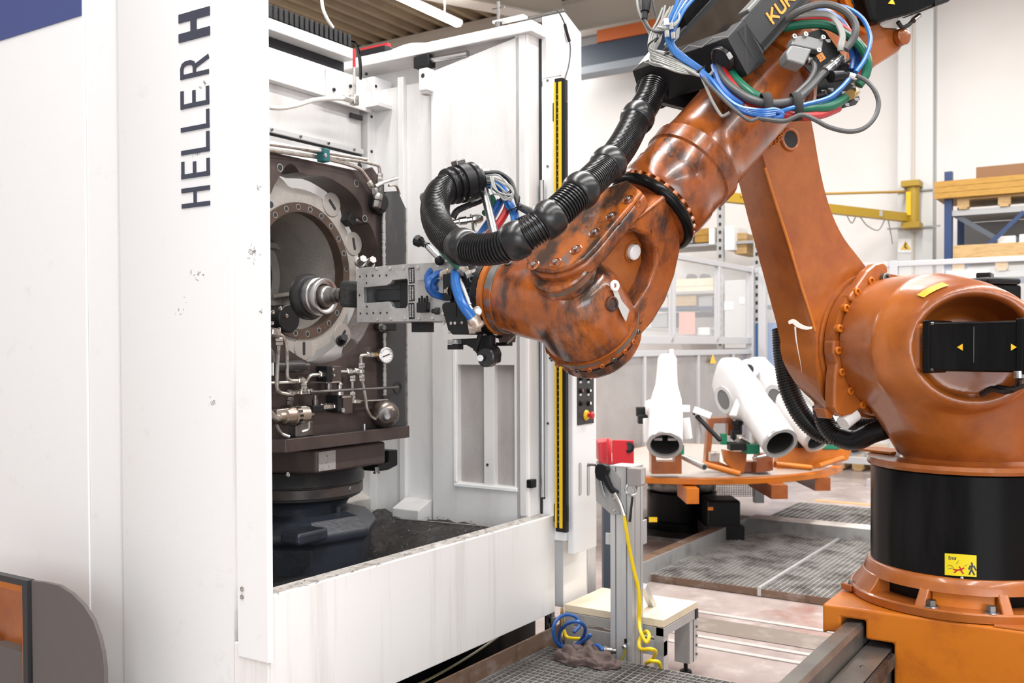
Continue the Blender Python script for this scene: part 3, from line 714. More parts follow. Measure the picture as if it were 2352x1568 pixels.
# service space under the sill
build('base_frame', MB().box(2.5, 4.3, 2.95, 4.3, 0.0, 0.6), dark_void, mc, smooth=None)
build('dark_backing', MB().box(2.6, 4.44, 2.92, 2.95, 0.0, 0.45), dark_void, mc, smooth=None)  # added dark sheet, stands for the shade in the void under the machine
build('black_service_box', MB().box(3.2, 4.25, 2.62, 2.9, 0.04, 0.42), black_gloss, mc, smooth=None, bevel=0.02)
build('red_hose_end', MB().cyl(V((2.95, 2.60, 0.13)), V((3.25, 2.66, 0.10)), 0.05), red, mc)
build('clear_line', MB().tube([V((2.9, 2.58, 0.2)), V((3.3, 2.56, 0.19)), V((3.8, 2.56, 0.24)), V((4.05, 2.56, 0.33))], 0.006, n=6), mat('amber_line', (0.5, 0.42, 0.25), 0.35), mc)
build('pipe_run', MB().cyl(V((2.5, 2.66, 0.08)), V((3.2, 2.66, 0.05)), 0.02), steel_d, mc)
a = PZ(1265, 1488, 0.18); b = PY(1265, 1441, YS-0.02)
build('rusty_kick_plate', MB().box(2.5, 4.14, YS-0.03, YS-0.02, 0.02, b.z), rust, mc, smooth=None)
build('machine_foot', MB().lathe(V((4.12, YS+0.06, 0.0)), ZA, [(0, 0.05), (0.02, 0.05), (0.02, 0.014), (0.32, 0.014)], 14), steel_d, mc)
build('machine_foot', MB().lathe(V((2.6, YS+0.2, 0.0)), ZA, [(0, 0.05), (0.02, 0.05), (0.02, 0.014), (0.32, 0.014)], 14), steel_d, mc)

# ---- conveyor housing in the lower left corner (rounded end plate with framed opening)
XH = 2.0
pts = [(240, 1600), (240, 1535), (236, 1500), (228, 1465), (214, 1425), (192, 1390), (165, 1363), (135, 1344), (105, 1337), (72, 1333)]
P = [PX(a, b, XH) for a, b in pts]
low = 0.0
poly = [V((XH, P[0].y, low))]+P[1:]+[V((XH, P[-1].y, low))]
hz_ = thing('conveyor_housing', 'taupe housing with a rounded corner and orange framed opening beside the lettered panel', 'housing', (XH, P[3].y, 0.0))
build('end_plate', MB().prism(poly, XA*0.014), housing_m, hz_, smooth=30, bevel=0.002)
build('housing_body', MB().box(XH+0.02, XH+0.09, P[3].y+0.22, P[-1].y+0.3, 0.0, P[-1].z-0.28), housing_m, hz_, smooth=None)
# opening side: recess behind a dark rim, seen to the left of the plate
e0 = PX(64, 1338, XH-0.0)
yo0, yo1 = e0.y, e0.y+0.5
zt_ = e0.z
build('opening_rim', MB().plate([[V((XH-0.01, yo0-0.01, low)), V((XH-0.01, yo1, low)), V((XH-0.01, yo1, zt_+0.01)), V((XH-0.01, yo0-0.01, zt_+0.01))],
     [V((XH-0.01, yo0+0.02, low+0.02)), V((XH-0.01, yo1-0.02, low+0.02)), V((XH-0.01, yo1-0.02, zt_-0.012)), V((XH-0.01, yo0+0.02, zt_-0.012))]], XA*0.03), charcoal, hz_, smooth=None)
fr = MB().plate([[V((XH+0.01, yo0+0.022, low+0.02)), V((XH+0.01, yo1-0.02, low+0.02)), V((XH+0.01, yo1-0.02, zt_-0.014)), V((XH+0.01, yo0+0.022, zt_-0.014))],
     [V((XH+0.01, yo0+0.06, low+0.06)), V((XH+0.01, yo1-0.06, low+0.06)), V((XH+0.01, yo1-0.06, zt_-0.045)), V((XH+0.01, yo0+0.06, zt_-0.045))]], XA*0.03)
build('orange_frame', fr, orange_hi, hz_, smooth=None, bevel=0.004)
build('orange_back_panel', MB().box(XH+0.07, XH+0.08, yo0+0.02, yo1-0.02, low+0.02, zt_-0.03), orange, hz_, smooth=None)
q = PX(8, 1482, XH+0.05); build('braided_hose', MB().tube([q+V((0, 0.2, 0.06)), q+V((0, 0.05, 0.01)), q+V((0.0, -0.05, -0.05))], 0.014, n=10), steel, hz_)
build('bottom_shelf', MB().box(XH+0.045, XH+0.07, yo0+0.04, yo1-0.05, low+0.03, PX(10, 1530, XH).z), charcoal, hz_, smooth=None)
mb = MB(); rr = random.Random(8)
for (px, py, n_, s_) in ((582, 578, 26, 14), (592, 430, 5, 7), (452, 636, 10, 16), (450, 350, 9, 8), (470, 195, 8, 10), (488, 925, 9, 10), (420, 700, 7, 22), (600, 718, 5, 6)):
    xq = XL-0.0125 if px > 545 else XL-0.0005
    for k in range(n_):
        q = PX(px+rr.gauss(0, s_*0.5), py+rr.gauss(0, s_*0.5), xq); a_ = rr.uniform(0, 6.3); l_ = rr.uniform(0.002, 0.008)
        mb.boxb(q, (YA*math.cos(a_)+ZA*math.sin(a_))*l_, (ZA*math.cos(a_)-YA*math.sin(a_))*l_*rr.uniform(0.1, 0.35), XA*0.0002)
tag(build('scuff_marks', mb, mat('scuff_grey', (0.42, 0.42, 0.42), 0.6), mc, smooth=None), kind='stuff')
# ================================================================== rotary table, pallet, clamping fixture, workpiece
YF = 3.0
TX, TY = 3.30, 3.36
def tz(py): return PD(690, py, 4.25).z
tb = thing('rotary_table', 'dark cast rotary table standing in the chip bed under the fixture pallet', 'rotary table', (TX, TY, 0.3))
ct = V((TX, TY, 0))
build('rotor_drum', MB().lathe(ct, ZA, [(tz(1168), 0.27), (tz(1160), 0.30), (tz(1128), 0.305), (tz(1126), 0.315), (tz(1094), 0.32), (tz(1090), 0.325)], 64), table_dark, tb)
build('drum_band', MB().lathe(ct, ZA, [(tz(1156), 0.306), (tz(1153), 0.311), (tz(1132), 0.311), (tz(1130), 0.306)], 64), mat('oily_brown_band', (0.075, 0.06, 0.055), 0.33, 0.3, dirt=[((0.035, 0.03, 0.03), 8, 0.4, 0.65, U1, 6)]), tb)
build('neck', MB().lathe(ct, ZA, [(tz(1215), 0.235), (tz(1185), 0.235), (tz(1172), 0.25), (tz(1166), 0.27)], 48), blue_cast, tb)
# octagonal foot casting with shoulders
def octo(r, z, rot=0.2): return [V((TX+r*math.cos(rot+math.pi/4*k), TY+r*math.sin(rot+math.pi/4*k), z)) for k in range(8)]
build('foot_casting', MB().loft([octo(0.36, 0.3), octo(0.36, tz(1262)), octo(0.385, tz(1252)), octo(0.385, tz(1236)), octo(0.33, tz(1206)), octo(0.27, tz(1198))], True, True), blue_cast, tb, smooth=None, bevel=0.012, seg=3)
q = PY(700, 1222, 3.04); build('foot_lug', MB().box(q.x-0.09, q.x+0.09, 2.985, 3.1, tz(1240), tz(1212)), blue_cast, tb, smooth=None, bevel=0.014, seg=3)
q = PY(768, 1192, 3.13); build('foot_rib', MB().box(q.x-0.012, q.x+0.012, 3.10, 3.2, tz(1206), tz(1182)), blue_cast, tb, smooth=None, bevel=0.005)
q = PY(793, 1122, 3.08); build('drain_plug', MB().lathe(q, (0.3, -1, 0), [(0, 0.022), (0.02, 0.020), (0.03, 0.012)], 12), steel_d, tb)
q = PY(660, 1090, 3.04); build('marker_screw', MB().capscrew(q, (0, -1, 0.2), 0.01, 0.006), steel, tb)

fx = thing('clamping_fixture', 'oily brown steel clamping fixture plate with big scalloped window on its pallet', 'fixture', (3.25, 3.3, PY(800, 1012, 2.93).z))
# block under the pallet with the name plate
YB = 2.99
x1 = PY(886, 1050, YB).x
zb0, zb1 = PY(800, 1078, YB).z, PY(800, 1024, YB).z
xb = PY(728, 1050, YB).x
mbk = MB().prism([V((2.95, 3.25, zb0)), V((xb, YB, zb0)), V((x1, YB, zb0)), V((x1, 3.65, zb0)), V((2.95, 3.65, zb0))], ZA*(zb1-zb0))
build('pallet_base', mbk, brown_steel, fx, smooth=None, bevel=0.012, seg=3)
a, b = PY(731, 1030, YB-0.001), PY(770, 1080, YB-0.001)
np_ = build('name_plate', MB().box(a.x, b.x, YB-0.004, YB, zb0+0.012, zb1-0.01), mat('dull_plate', (0.42, 0.41, 0.40), 0.45, 0.3, dirt=[((0.22, 0.21, 0.20), 55, 0.58, 0.66, U1, 2)]), fx, smooth=None)
# side clamp right of the block
a = PY(900, 1056, 3.02)
build('side_clamp', MB().prism([a+V((-0.10, 0, -0.045)), a+V((-0.02, 0, -0.045)), a+V((0.045, 0, -0.03)), a+V((0.045, 0, 0.045)), a+V((-0.02, 0, 0.045)), a+V((-0.02, 0, -0.005)), a+V((-0.1, 0, -0.015))], YA*0.10), black_mat, fx, smooth=None, bevel=0.006)
build('clamp_bolt', MB().hexbolt(PY(865, 1072, 3.0)+V((0, 0, -0.03)), ZA, 0.012, 0.03), steel_d, fx)
# pallet slab with chamfered corner
YP = 2.93
xc = PY(657, 1030, YP).x; xr = PY(941, 1000, YP).x
zp0, zp1 = PY(800, 1022, YP).z, PY(800, 993, YP).z
build('pallet', MB().prism([V((2.6, 3.26, zp0)), V((2.72, 3.1, zp0)), V((xc, YP, zp0)), V((xr, YP, zp0)), V((xr, 3.7, zp0)), V((2.6, 3.7, zp0))], ZA*(zp1-zp0)), brown_steel, fx, smooth=None, bevel=0.003)
build('pallet_wet_top', MB().prism([V((2.62, 3.27, zp1)), V((2.73, 3.11, zp1)), V((xc, YP+0.004, zp1)), V((xr-0.004, YP+0.004, zp1)), V((xr-0.004, 3.69, zp1)), V((2.62, 3.69, zp1))], ZA*0.002), mat('wet_dark_steel', (0.022, 0.022, 0.024), 0.12, 0.2, dirt=[((0.40, 0.40, 0.40), 22, 0.66, 0.70, (1, 2.2, 1), 3)]), fx, smooth=None)
build('locating_pin', MB().cyl(PZ(836, 984, zp1), PZ(836, 984, zp1)+ZA*0.022, 0.012), steel, fx)
# upright plate with window
wpx = [(653, 386), (659, 378), (668, 375), (678, 381), (688, 395), (706, 402), (726, 403), (744, 404), (762, 411), (779, 421), (797, 433), (812, 447), (823, 461), (830, 474), (833, 488), (833, 499), (837, 507),
       (849, 514), (857, 530), (863, 549), (869, 572), (873, 598), (874, 630), (872, 664), (867, 695), (858, 722), (846, 747), (833, 774), (814, 798), (793, 815), (768, 828), (738, 834), (708, 831), (686, 819), (664, 804), (640, 780), (622, 760), (608, 735)]
win = [PY(a, b, YF) for a, b in wpx]
cx_ = PY(692, 620, YF).x; xl = PY(612, 620, YF).x
left = [V((xl-0.20, YF, PY(690, 700, YF).z)), V((xl-0.23, YF, PY(690, 600, YF).z)), V((xl-0.20, YF, PY(690, 500, YF).z)), V((xl-0.02, YF, PY(612, 452, YF).z)), PY(622, 445, YF), PY(630, 425, YF), PY(645, 400, YF)]
zt1_ = PY(700, 366, YF).z
xe = PY(884, 700, YF).x
outl = [V((2.50, YF, zp1)), V((xe, YF, zp1)), V((xe, YF, PY(884, 425, YF).z)), V((PY(855, 388, YF).x, YF, PY(855, 384, YF).z)), V((PY(826, 376, YF).x, YF, zt1_)), V((2.50, YF, zt1_))]
up = build('upright_plate', MB().plate([outl, win+left], V((0, 0.13, 0))), brown_steel, fx, smooth=30)
mbw = MB()
for px, py in ((643, 385), (819, 421), (838, 502), (826, 381), (622, 470)):
    q = PY(px, py, YF-0.0008)
    mbh = MB().lathe(q, (0, -1, 0), [(0.0, 0.0001), (0.0, 0.0145)], 16, cap=False); build('plate_hole', mbh, dark_void, up, fix=False)
    build('hole_chamfer', MB().ring(q, (0, -1, 0), 0.0165, 0.0135, 0.0008, 16), zinc, up)
# dark side flange with chamfered top and bright edge
xf = PY(933, 700, YF-0.02).x
fl_px = [(882, 987), (934, 976), (932, 478), (914, 438), (886, 440), (882, 470)]
sf = build('side_flange', MB().prism([PY(a, b, YF-0.02) for a, b in fl_px], YA*0.045), grey_steel, fx, smooth=None, bevel=0.002)
build('flange_edge', MB().box(xf-0.006, xf+0.002, YF-0.026, YF-0.018, zp1, PY(932, 480, YF).z), zinc, sf, smooth=None)
mb = MB(); rr = random.Random(2)
for (ya, yb) in ((478, 612), (764, 905)):
    z = PY(881, yb, YF).z; ze = PY(881, ya, YF).z; xw = PY(881, 700, YF-0.02).x
    while z < ze:
        mb.boxb((xw+rr.uniform(-0.001, 0.001), YF-0.024, z), XA*rr.uniform(0.006, 0.010), YA*0.003, ZA*0.004); z += 0.007
tag(build('weld_seam', mb, mat('bright_weld', (0.6, 0.6, 0.6), 0.35, 0.7), fx, smooth=None), kind='stuff')
# lower front plate in front of the upright, carries the hydraulics; reaches down to the pallet
# --- helper for pipework on the plate front
def pt(px, py, off=0.035): return PY(px, py, YF-off)
def pipe(pts, r=0.0075, off=0.035, m=zinc, parent=None, name='pipe', smooth=True):
    P = [pt(*p) if len(p) == 3 else pt(p[0], p[1], off) for p in pts]
    # rounded corners
    Q = [P[0]]
    for i in range(1, len(P)-1):
        a, b, c = P[i-1], P[i], P[i+1]; d = min(0.028, (b-a).length*0.45, (c-b).length*0.45)
        p0 = b+(a-b).normalized()*d; p1 = b+(c-b).normalized()*d
        Q += [p0.lerp(b, t)*(1-t)+b.lerp(p1, t)*t for t in (0, 0.25, 0.5, 0.75, 1)]
    Q.append(P[-1])
    return build(name, MB().tube(Q, r, n=8, smooth=False), m, parent or fx)
def fit(px0, py0, px1, py1, r=0.014, off=0.035, m=zinc, parent=None, name='fitting'):
    a, b = pt(px0, py0, off), pt(px1, py1, off)
    L = (b-a).length
    return build(name, MB().lathe(a, b-a, [(0, r*0.8), (L*0.08, r), (L*0.45, r), (L*0.5, r*0.75), (L*0.55, r), (L*0.92, r), (L, r*0.8)], 6), m, parent or fx)
# top pipes and teal clip
pipe([(600, 322), (740, 352), (760, 362), (836, 371), (871, 380), (873, 400)], 0.008, 0.03)
pipe([(600, 328), (738, 347), (748, 350), (842, 366)], 0.008, 0.055)
pipe([(600, 342), (740, 362), (790, 374), (826, 386), (852, 422)], 0.009, 0.03)
cl = build('pipe_clip', MB().boxb(pt(743, 357, 0.05), XA*0.018, YA*0.022, ZA*0.028), mat('teal_plastic', (0.01, 0.10, 0.11), 0.4), fx, smooth=None, bevel=0.004)
build('clip_screw', MB().capscrew(pt(747, 357, 0.072), (0, -1, 0), 0.008, 0.004), steel, cl)
fit(873, 398, 873, 412, 0.014, 0.03); fit(846, 416, 856, 436, 0.015, 0.03)
# coupling cluster
vb = build('coupling_block', MB().lathe(pt(862, 466, 0.0), (0, -1, 0), [(0, 0.052), (0.03, 0.052), (0.05, 0.035)], 20), black_mat, fx)
fit(858, 432, 866, 460, 0.017, 0.06, steel_d); fit(872, 410, 873, 445, 0.015, 0.05, steel_d); fit(870, 445, 864, 478, 0.02, 0.07, steel_d)
pipe([(862, 428, 0.06), (880, 418, 0.06), (912, 409, 0.06)], 0.009, m=zinc, name='lever_rod')
pipe([(893, 426, 0.02), (910, 424, 0.02), (918, 446, 0.02)], 0.006)
# valve bank behind the gripper bottom
build('valve_block', MB().boxb(pt(886, 748, 0.04), XA*0.045, YA*0.03, ZA*0.022), black_mat, fx, bevel=0.005)
build('valve_nut', MB().hexbolt(pt(875, 752, 0.07), (0, -1, 0), 0.014, 0.02), steel_d, fx)
# pressure gauge
gq = pt(885, 816, 0.055)
gax = V((-0.35, -1, 0.0)).normalized()
gc = build('gauge_case', MB().lathe(gq-gax*0.03, gax, [(0, 0.030), (0.004, 0.034), (0.03, 0.034), (0.032, 0.037), (0.04, 0.037), (0.042, 0.033), (0.037, 0.032)], 36, cap=False), steel, fx)
fc = gq+gax*0.008; build('gauge_face', MB().lathe(fc, gax, [(0, 0.0001), (0, 0.033)], 32, cap=False), white_pl, gc, fix=False)
u, v, _ = basis(gax)
mb = MB(); mb.boxb(fc+gax*0.001, (v*0.9-u*0.3).normalized()*0.02, (u*0.9+v*0.3).normalized()*0.0025, gax*0.0006); build('gauge_needle', mb, ink, gc, smooth=None)
mb = MB()
for k in range(11):
    t = -0.8+k*math.pi*1.5/10+math.pi/2*0.9; d = u*math.cos(t)+v*math.sin(t); mb.boxb(fc+gax*0.0008+d*0.027, d*0.003, d.cross(gax)*0.0007, gax*0.0004)
build('gauge_ticks', mb, ink, gc, smooth=None).__setitem__('kind', 'stuff')
fit(856, 815, 868, 815, 0.011, 0.045, mat('brass', (0.55, 0.36, 0.14), 0.35, 0.9)); fit(843, 815, 857, 815, 0.014, 0.045)
pipe([(845, 815), (828, 816), (829, 834)], 0.008, 0.04); fit(829, 833, 830, 845, 0.016, 0.04)
# right hand tee run and the wavy line to the accumulator
fit(770, 853, 780, 853); fit(796, 853, 808, 853); fit(815, 853, 833, 852, 0.015)
pipe([(776, 853), (800, 853)], 0.007); pipe([(805, 853), (828, 853)], 0.008)
fit(809, 862, 809, 876, 0.014); fit(830, 860, 831, 876, 0.014); pipe([(830, 842), (830, 866)], 0.009)
pipe([(809, 872), (809, 905)], 0.007); fit(809, 900, 809, 915, 0.014); pipe([(809, 912), (808, 925)], 0.008)
pipe([(831, 874), (836, 895), (840, 920), (842, 940), (852, 957), (862, 962)], 0.008, 0.045)
fit(797, 922, 825, 922, 0.013); pipe([(820, 921), (890, 918)], 0.004)
build('valve_body', MB().boxb(pt(762, 858, 0.03), XA*0.028, YA*0.03, ZA*0.034), brown_steel, fx, smooth=None, bevel=0.003)
build('valve_body', MB().boxb(pt(744, 859, 0.03), XA*0.016, YA*0.034, ZA*0.036), black_mat, fx, smooth=None, bevel=0.003)
for px, py in ((764, 848), (766, 862)): build('socket_screw', MB().capscrew(pt(px, py, 0.06), (0, -1, 0), 0.006, 0.006), zinc, fx)
build('valve_foot', MB().boxb(pt(754, 877, 0.03), XA*0.045, YA*0.032, ZA*0.003), zinc, fx, smooth=None)
build('valve_cap', MB().cyl(pt(755, 880, 0.03), pt(755, 897, 0.03), 0.014), steel_d, fx)
fit(733, 860, 748, 860, 0.015); pipe([(736, 860), (712, 861), (702, 878), (698, 880)], 0.0075)
# left tall pipes
pipe([(636, 766, 0.05), (650, 772, 0.05), (659, 800, 0.05), (659, 874, 0.05), (684, 874, 0.05)], 0.008)
pipe([(640, 790, 0.05), (637, 830, 0.05), (635, 900, 0.05), (661, 905, 0.05)], 0.008)
fit(683, 873, 697, 873, 0.015); fit(697, 878, 698, 893, 0.014); pipe([(698, 870), (698, 905)], 0.008)
fit(660, 903, 671, 903, 0.016); fit(672, 902, 690, 901, 0.011); fit(687, 901, 703, 900, 0.015); fit(705, 900, 716, 899, 0.014)
pipe([(712, 900, 0.075), (913, 889, 0.05)], 0.006, m=steel_d, name='long_rod')
mbh = MB().ring(pt(913, 890, 0.021), (0, -1, 0), 0.03, 0.022, 0.003, 24); build('rod_hole', mbh, dark_void, fx)
fit(667, 912, 664, 930, 0.014, 0.05, steel_d)
# manifold upper left
mn = build('round_manifold', MB().lathe(pt(640, 732, 0.0), (0, -1, 0), [(0, 0.058), (0.06, 0.058), (0.064, 0.054)], 28), black_mat, fx)
for k in range(5):
    t = 0.3+k*1.1; build('socket_screw', MB().capscrew(pt(640, 732, 0.064)+V((0.042*math.cos(t), 0, 0.042*math.sin(t))), (0, -1, 0), 0.008, 0.006), zinc, mn)
fit(620, 762, 640, 765, 0.019, 0.06); fit(640, 775, 641, 793, 0.017, 0.05); fit(645, 745, 658, 752, 0.016, 0.05)
build('pilot_cylinder', MB().lathe(pt(630, 842, 0.03), (1, 0, 0), [(0, 0.025), (0.15, 0.025), (0.16, 0.014), (0.19, 0.014), (0.192, 0.01)], 18), table_dark, fx)
build('ball_valve_handle', MB().bar(pt(626, 830, 0.06), pt(626, 862, 0.06), 0.012, 0.004), white_pl, fx, smooth=None)
pipe([(618, 800, 0.06), (626, 812, 0.06), (628, 832, 0.06)], 0.009, m=steel_d)
pipe([(620, 879, 0.02), (680, 877, 0.02)], 0.007)
# lower run: cross bar, valve with cap, tee line
build('lower_manifold', MB().bar(pt(630, 947, 0.04), pt(700, 938, 0.04), 0.03, 0.024), zinc, fx, smooth=None, bevel=0.003)
build('lower_valve', MB().boxb(pt(722, 938, 0.04), XA*0.033, YA*0.025, ZA*0.014), black_mat, fx, smooth=None, bevel=0.003)
fit(700, 941, 738, 936, 0.013, 0.04); fit(737, 935, 752, 934, 0.015, 0.04); fit(752, 934, 775, 932, 0.014, 0.04)
build('relief_valve', MB().boxb(pt(787, 928, 0.035), XA*0.030, YA*0.032, ZA*0.040), brown_steel, fx, smooth=None, bevel=0.003)
build('relief_side', MB().boxb(pt(768, 926, 0.035), XA*0.014, YA*0.034, ZA*0.036), black_mat, fx, smooth=None, bevel=0.003)
build('relief_plate', MB().boxb(pt(780, 911, 0.035), XA*0.036, YA*0.034, ZA*0.003), zinc, fx, smooth=None)
build('relief_stem', MB().lathe(pt(780, 910, 0.035), ZA, [(0, 0.018), (0.03, 0.016), (0.03, 0.011), (0.05, 0.011), (0.052, 0.016), (0.062, 0.008)], 16), zinc, fx)
build('relief_screw', MB().capscrew(pt(786, 942, 0.07), (0, -1, 0), 0.011, 0.008), steel, fx)
build('indicator_pin', MB().lathe(pt(724, 932, 0.04), ZA, [(0, 0.013), (0.028, 0.013), (0.03, 0.009), (0.045, 0.009)], 14), steel_d, fx)
# pump unit standing on the pallet
build('pump_block', MB().boxb(V((pt(682, 1000, 0.0).x, 2.985, zp1+0.032)), XA*0.05, YA*0.03, ZA*0.03), steel_d, fx, smooth=None, bevel=0.003)
zq = zp1+0.092; xq = pt(690, 968, 0.06).x
build('pump_body', MB().lathe(V((xq-0.075, 2.96, zq)), XA, [(-0.03, 0.012), (-0.028, 0.022), (0, 0.022), (0.004, 0.032), (0.03, 0.036), (0.05, 0.036), (0.052, 0.042), (0.07, 0.042), (0.072, 0.036), (0.125, 0.036), (0.128, 0.02), (0.145, 0.02), (0.147, 0.012), (0.165, 0.012)], 22), mat('warm_zinc', (0.50, 0.42, 0.35), 0.33, 0.9, dirt=[((0.25, 0.20, 0.17), 20, 0.5, 0.7, U1, 4)]), fx)
mb = MB()
for k in range(14):
    t = 2*math.pi*k/14; mb.boxb(V((xq-0.014, 2.96+0.041*math.cos(t), zq+0.041*math.sin(t))), XA*0.009, V((0, math.cos(t), math.sin(t)))*0.004, V((0, -math.sin(t), math.cos(t)))*0.005)
build('pump_ribs', mb, black_mat, fx, smooth=None).__setitem__('kind', 'stuff')
build('pump_elbow', MB().tube([pt(615, 945, 0.06), pt(634, 962, 0.06), V((xq-0.10, 2.96, zq))], 0.015, n=10), zinc, fx)
build('drain_line', MB().tube([pt(634, 975, 0.06), pt(646, 995, 0.06), pt(664, 1003, 0.07)], 0.007, n=8), zinc, fx)
build('drain_line', MB().tube([V((xq+0.06, 2.955, zq-0.01)), V((xq+0.06, 2.955, zq-0.06)), V((xq+0.02, 2.955, zp1+0.02))], 0.007, n=8), zinc, fx)
# accumulator sphere
aq = pt(884, 951, 0.045); 
sp = build('accumulator_sphere', MB().ball(aq, 0.066, 36, 20), mat('oily_bronze_steel', (0.20, 0.165, 0.145), 0.3, 0.8, dirt=[((0.10, 0.08, 0.07), 6, 0.45, 0.7, U1, 5)]), fx, smooth=60)
build('sphere_neck', MB().lathe(aq+V((-0.045, -0.045, 0)), V((-0.7, -0.75, -0.05)), [(0, 0.035), (0.01, 0.035), (0.015, 0.022), (0.03, 0.022), (0.032, 0.017), (0.05, 0.017), (0.052, 0.012), (0.06, 0.012)], 18), steel_d, fx)

# ---------------- workpiece: ring casting clamped behind the plate window
YW = 3.07
wc = PY(691, 622, YW)
wk = thing('ring_casting', 'raw grey round gearbox casting with a bolted brown ring, clamped behind the plate window', 'casting', wc)
R_o, R_i = 0.292, 0.252
def wp(r, t, dy=0.0): return V((wc.x+r*math.cos(t), YW+dy, wc.z+r*math.sin(t)))
outer = []
for k in range(96):
    t = 2*math.pi*k/96
    r = 0.352
    d = math.degrees(t) % 360
    if 100 < d < 140: r = 0.352+0.10*math.sin((d-100)/40*math.pi)
    if 255 < d < 285: r = 0.375
    if 300 < d < 345: r = 0.335
    outer.append(wp(r, t))
inner = [wp(R_o-0.006, 2*math.pi*k/72) for k in range(72)]
build('flange_face', MB().plate([outer, inner], YA*0.10), cast_grey, wk, smooth=30)
rg = build('bolt_ring', MB().ring(V((wc.x, YW-0.012, wc.z)), YA, R_o, R_i, 0.05, 72), ring_brown, wk)
for k in range(24):
    t = 2*math.pi*(k+0.35)/24; q = wp((R_o+R_i)/2, t, -0.0125)
    hb = MB().lathe(q, (0, -1, 0), [(0.0005, 0.0001), (0.0005, 0.0105)], 14, cap=False); build('bolt_hole', hb, dark_void, rg, fix=False)
    build('hole_rim', MB().ring(q, (0, -1, 0), 0.0128, 0.0102, 0.0008, 14), zinc, rg)
build('bore', MB().lathe(V((wc.x, YW+0.03, wc.z)), YA, [(0, R_i+0.004), (0.10, R_i-0.004), (0.16, R_i-0.012), (0.34, R_i-0.02), (0.36, R_i-0.05)], 64, cap=False), cast_dark, wk)
bk = [wp(R_i-0.01, 2*math.pi*k/64, 0.385) for k in range(64)]
hc = PY(628, 632, YW+0.385); hr = 0.125
hole = [V((hc.x-0.05+hr*math.cos(2*math.pi*k/40), YW+0.385, hc.z+hr*math.sin(2*math.pi*k/40))) for k in range(40)]
build('bore_end_wall', MB().plate([bk, hole], YA*0.03), cast_grey, wk, smooth=30)
build('shaft_seat', MB().ring(V((hc.x-0.05, YW+0.33, hc.z)), YA, hr+0.02, hr-0.004, 0.16, 40), cast_dark, wk)
build('shaft_seat_back', MB().cyl(V((hc.x-0.05, YW+0.50, hc.z)), V((hc.x-0.05, YW+0.53, hc.z)), hr), cast_grey, wk)
for a, b in ((PY(660, 597, YW+0.33), PY(740, 600, YW+0.15)), (PY(625, 680, YW+0.33), PY(725, 668, YW+0.2))):
    build('inner_rib', MB().bar(a, b, 0.03, 0.02), cast_dark, wk, smooth=None, bevel=0.006)
# outer lugs and slots on the flange face
for (px, py, a_) in ((762, 470, -0.8), (812, 560, -1.35), (697, 800, 1.57), (786, 770, 0.9)):
    q = PY(px, py, YW-0.002); d = V((math.cos(a_), 0, math.sin(a_))); e = V((-d.z, 0, d.x))
    pts = []
    for k in range(8): t = -math.pi/2+math.pi*k/7; pts.append(q+d*(0.022+0.0075*math.cos(t))+e*0.0075*math.sin(t))
    for k in range(8): t = math.pi/2+math.pi*k/7; pts.append(q+d*(-0.022+0.0075*math.cos(t))+e*0.0075*math.sin(t))
    lug = build('slot_boss', MB().lathe(q+YA*0.0005, (0, -1, 0), [(0, 0.055), (0.0035, 0.052)], 28), mat('ground_casting', (0.36, 0.33, 0.305), 0.5, 0.2), wk)
    build('slot', MB().prism([p-YA*0.004 for p in pts], YA*0.001), dark_void, lug, smooth=None)
q = PY(792, 505, YW); build('stop_block', MB().boxb(q+V((0, -0.02, 0)), V((0.02, 0, -0.012)), YA*0.025, V((0.012, 0, 0.02))), black_mat, fx, smooth=None, bevel=0.004)
a, b = PY(806, 504, YW-0.01), PY(832, 508, YF+0.03)
build('clamp_stud', MB().cyl(a, b, 0.014, n=14), steel_d, fx); build('clamp_stud_nut', MB().hexbolt(a+V((-0.02, 0, 0)), XA, 0.018, 0.03), zinc, fx)
for px, py in ((783, 783), (826, 604), (848, 606)):
    build('clamp_bolt', MB().hexbolt(PY(px, py, YF+0.02), (-0.5, -1, 0.4), 0.018, 0.05), black_mat if py > 700 else steel_d, fx)
# ================================================================== industrial robot on its carriage
PH = math.radians(26)
FL = V((FWD.x, FWD.y, 0)).normalized(); RL = V((FL.y, -FL.x, 0))
Pd = -RL*math.cos(PH)-FL*math.sin(PH)          # reach direction of the arm
Qd = -RL*math.sin(PH)+FL*math.cos(PH)          # across the arm, away from the camera
B = FL*4.04+RL*1.86                            # vertical main axis
def R3(s, o, z): return V((B.x, B.y, 0))+Pd*s+Qd*o+ZA*z
def PO(px, py, o): return PN(px, py, V((B.x, B.y, 0))+Qd*o, Qd)
bot = thing('industrial_robot', 'huge orange six-axis robot arm with black column reaching into the machine doorway', 'robot', (B.x, B.y, 0.5))
# ---- carriage on the rails
zc = 0.563
c0 = PN(1889, 1386, V((B.x, B.y, zc)), ZA)
XCa = c0.x; yl = c0.y
cz0 = 0.16
a1 = PX(1935, 1418, XCa); a2 = PX(1988, 1432, XCa); a3 = PX(2053, 1478, XCa); a4 = PX(2053, 1535, XCa)
prof = [(yl, zc), (yl-3.2, zc), (yl-3.2, cz0), (a4.y, cz0), (a4.y, a3.z), (a2.y, a3.z), (a2.y, a1.z), (a1.y+0.006, a1.z), (a1.y+0.006, PX(1906, 1450, XCa).z), (yl-0.02, PX(1896, 1450, XCa).z), (yl, zc-0.12)]
car = build('carriage', MB().prism([V((XCa, y, z)) for y, z in prof], XA*1.05), orange_hi, bot, smooth=None, bevel=0.01, seg=3)
build('carriage_step_plate', MB().box(XCa+0.005, XCa+1.0, yl-3.1, yl-0.62, zc, zc+0.006), orange, bot, smooth=None, bevel=0.002)
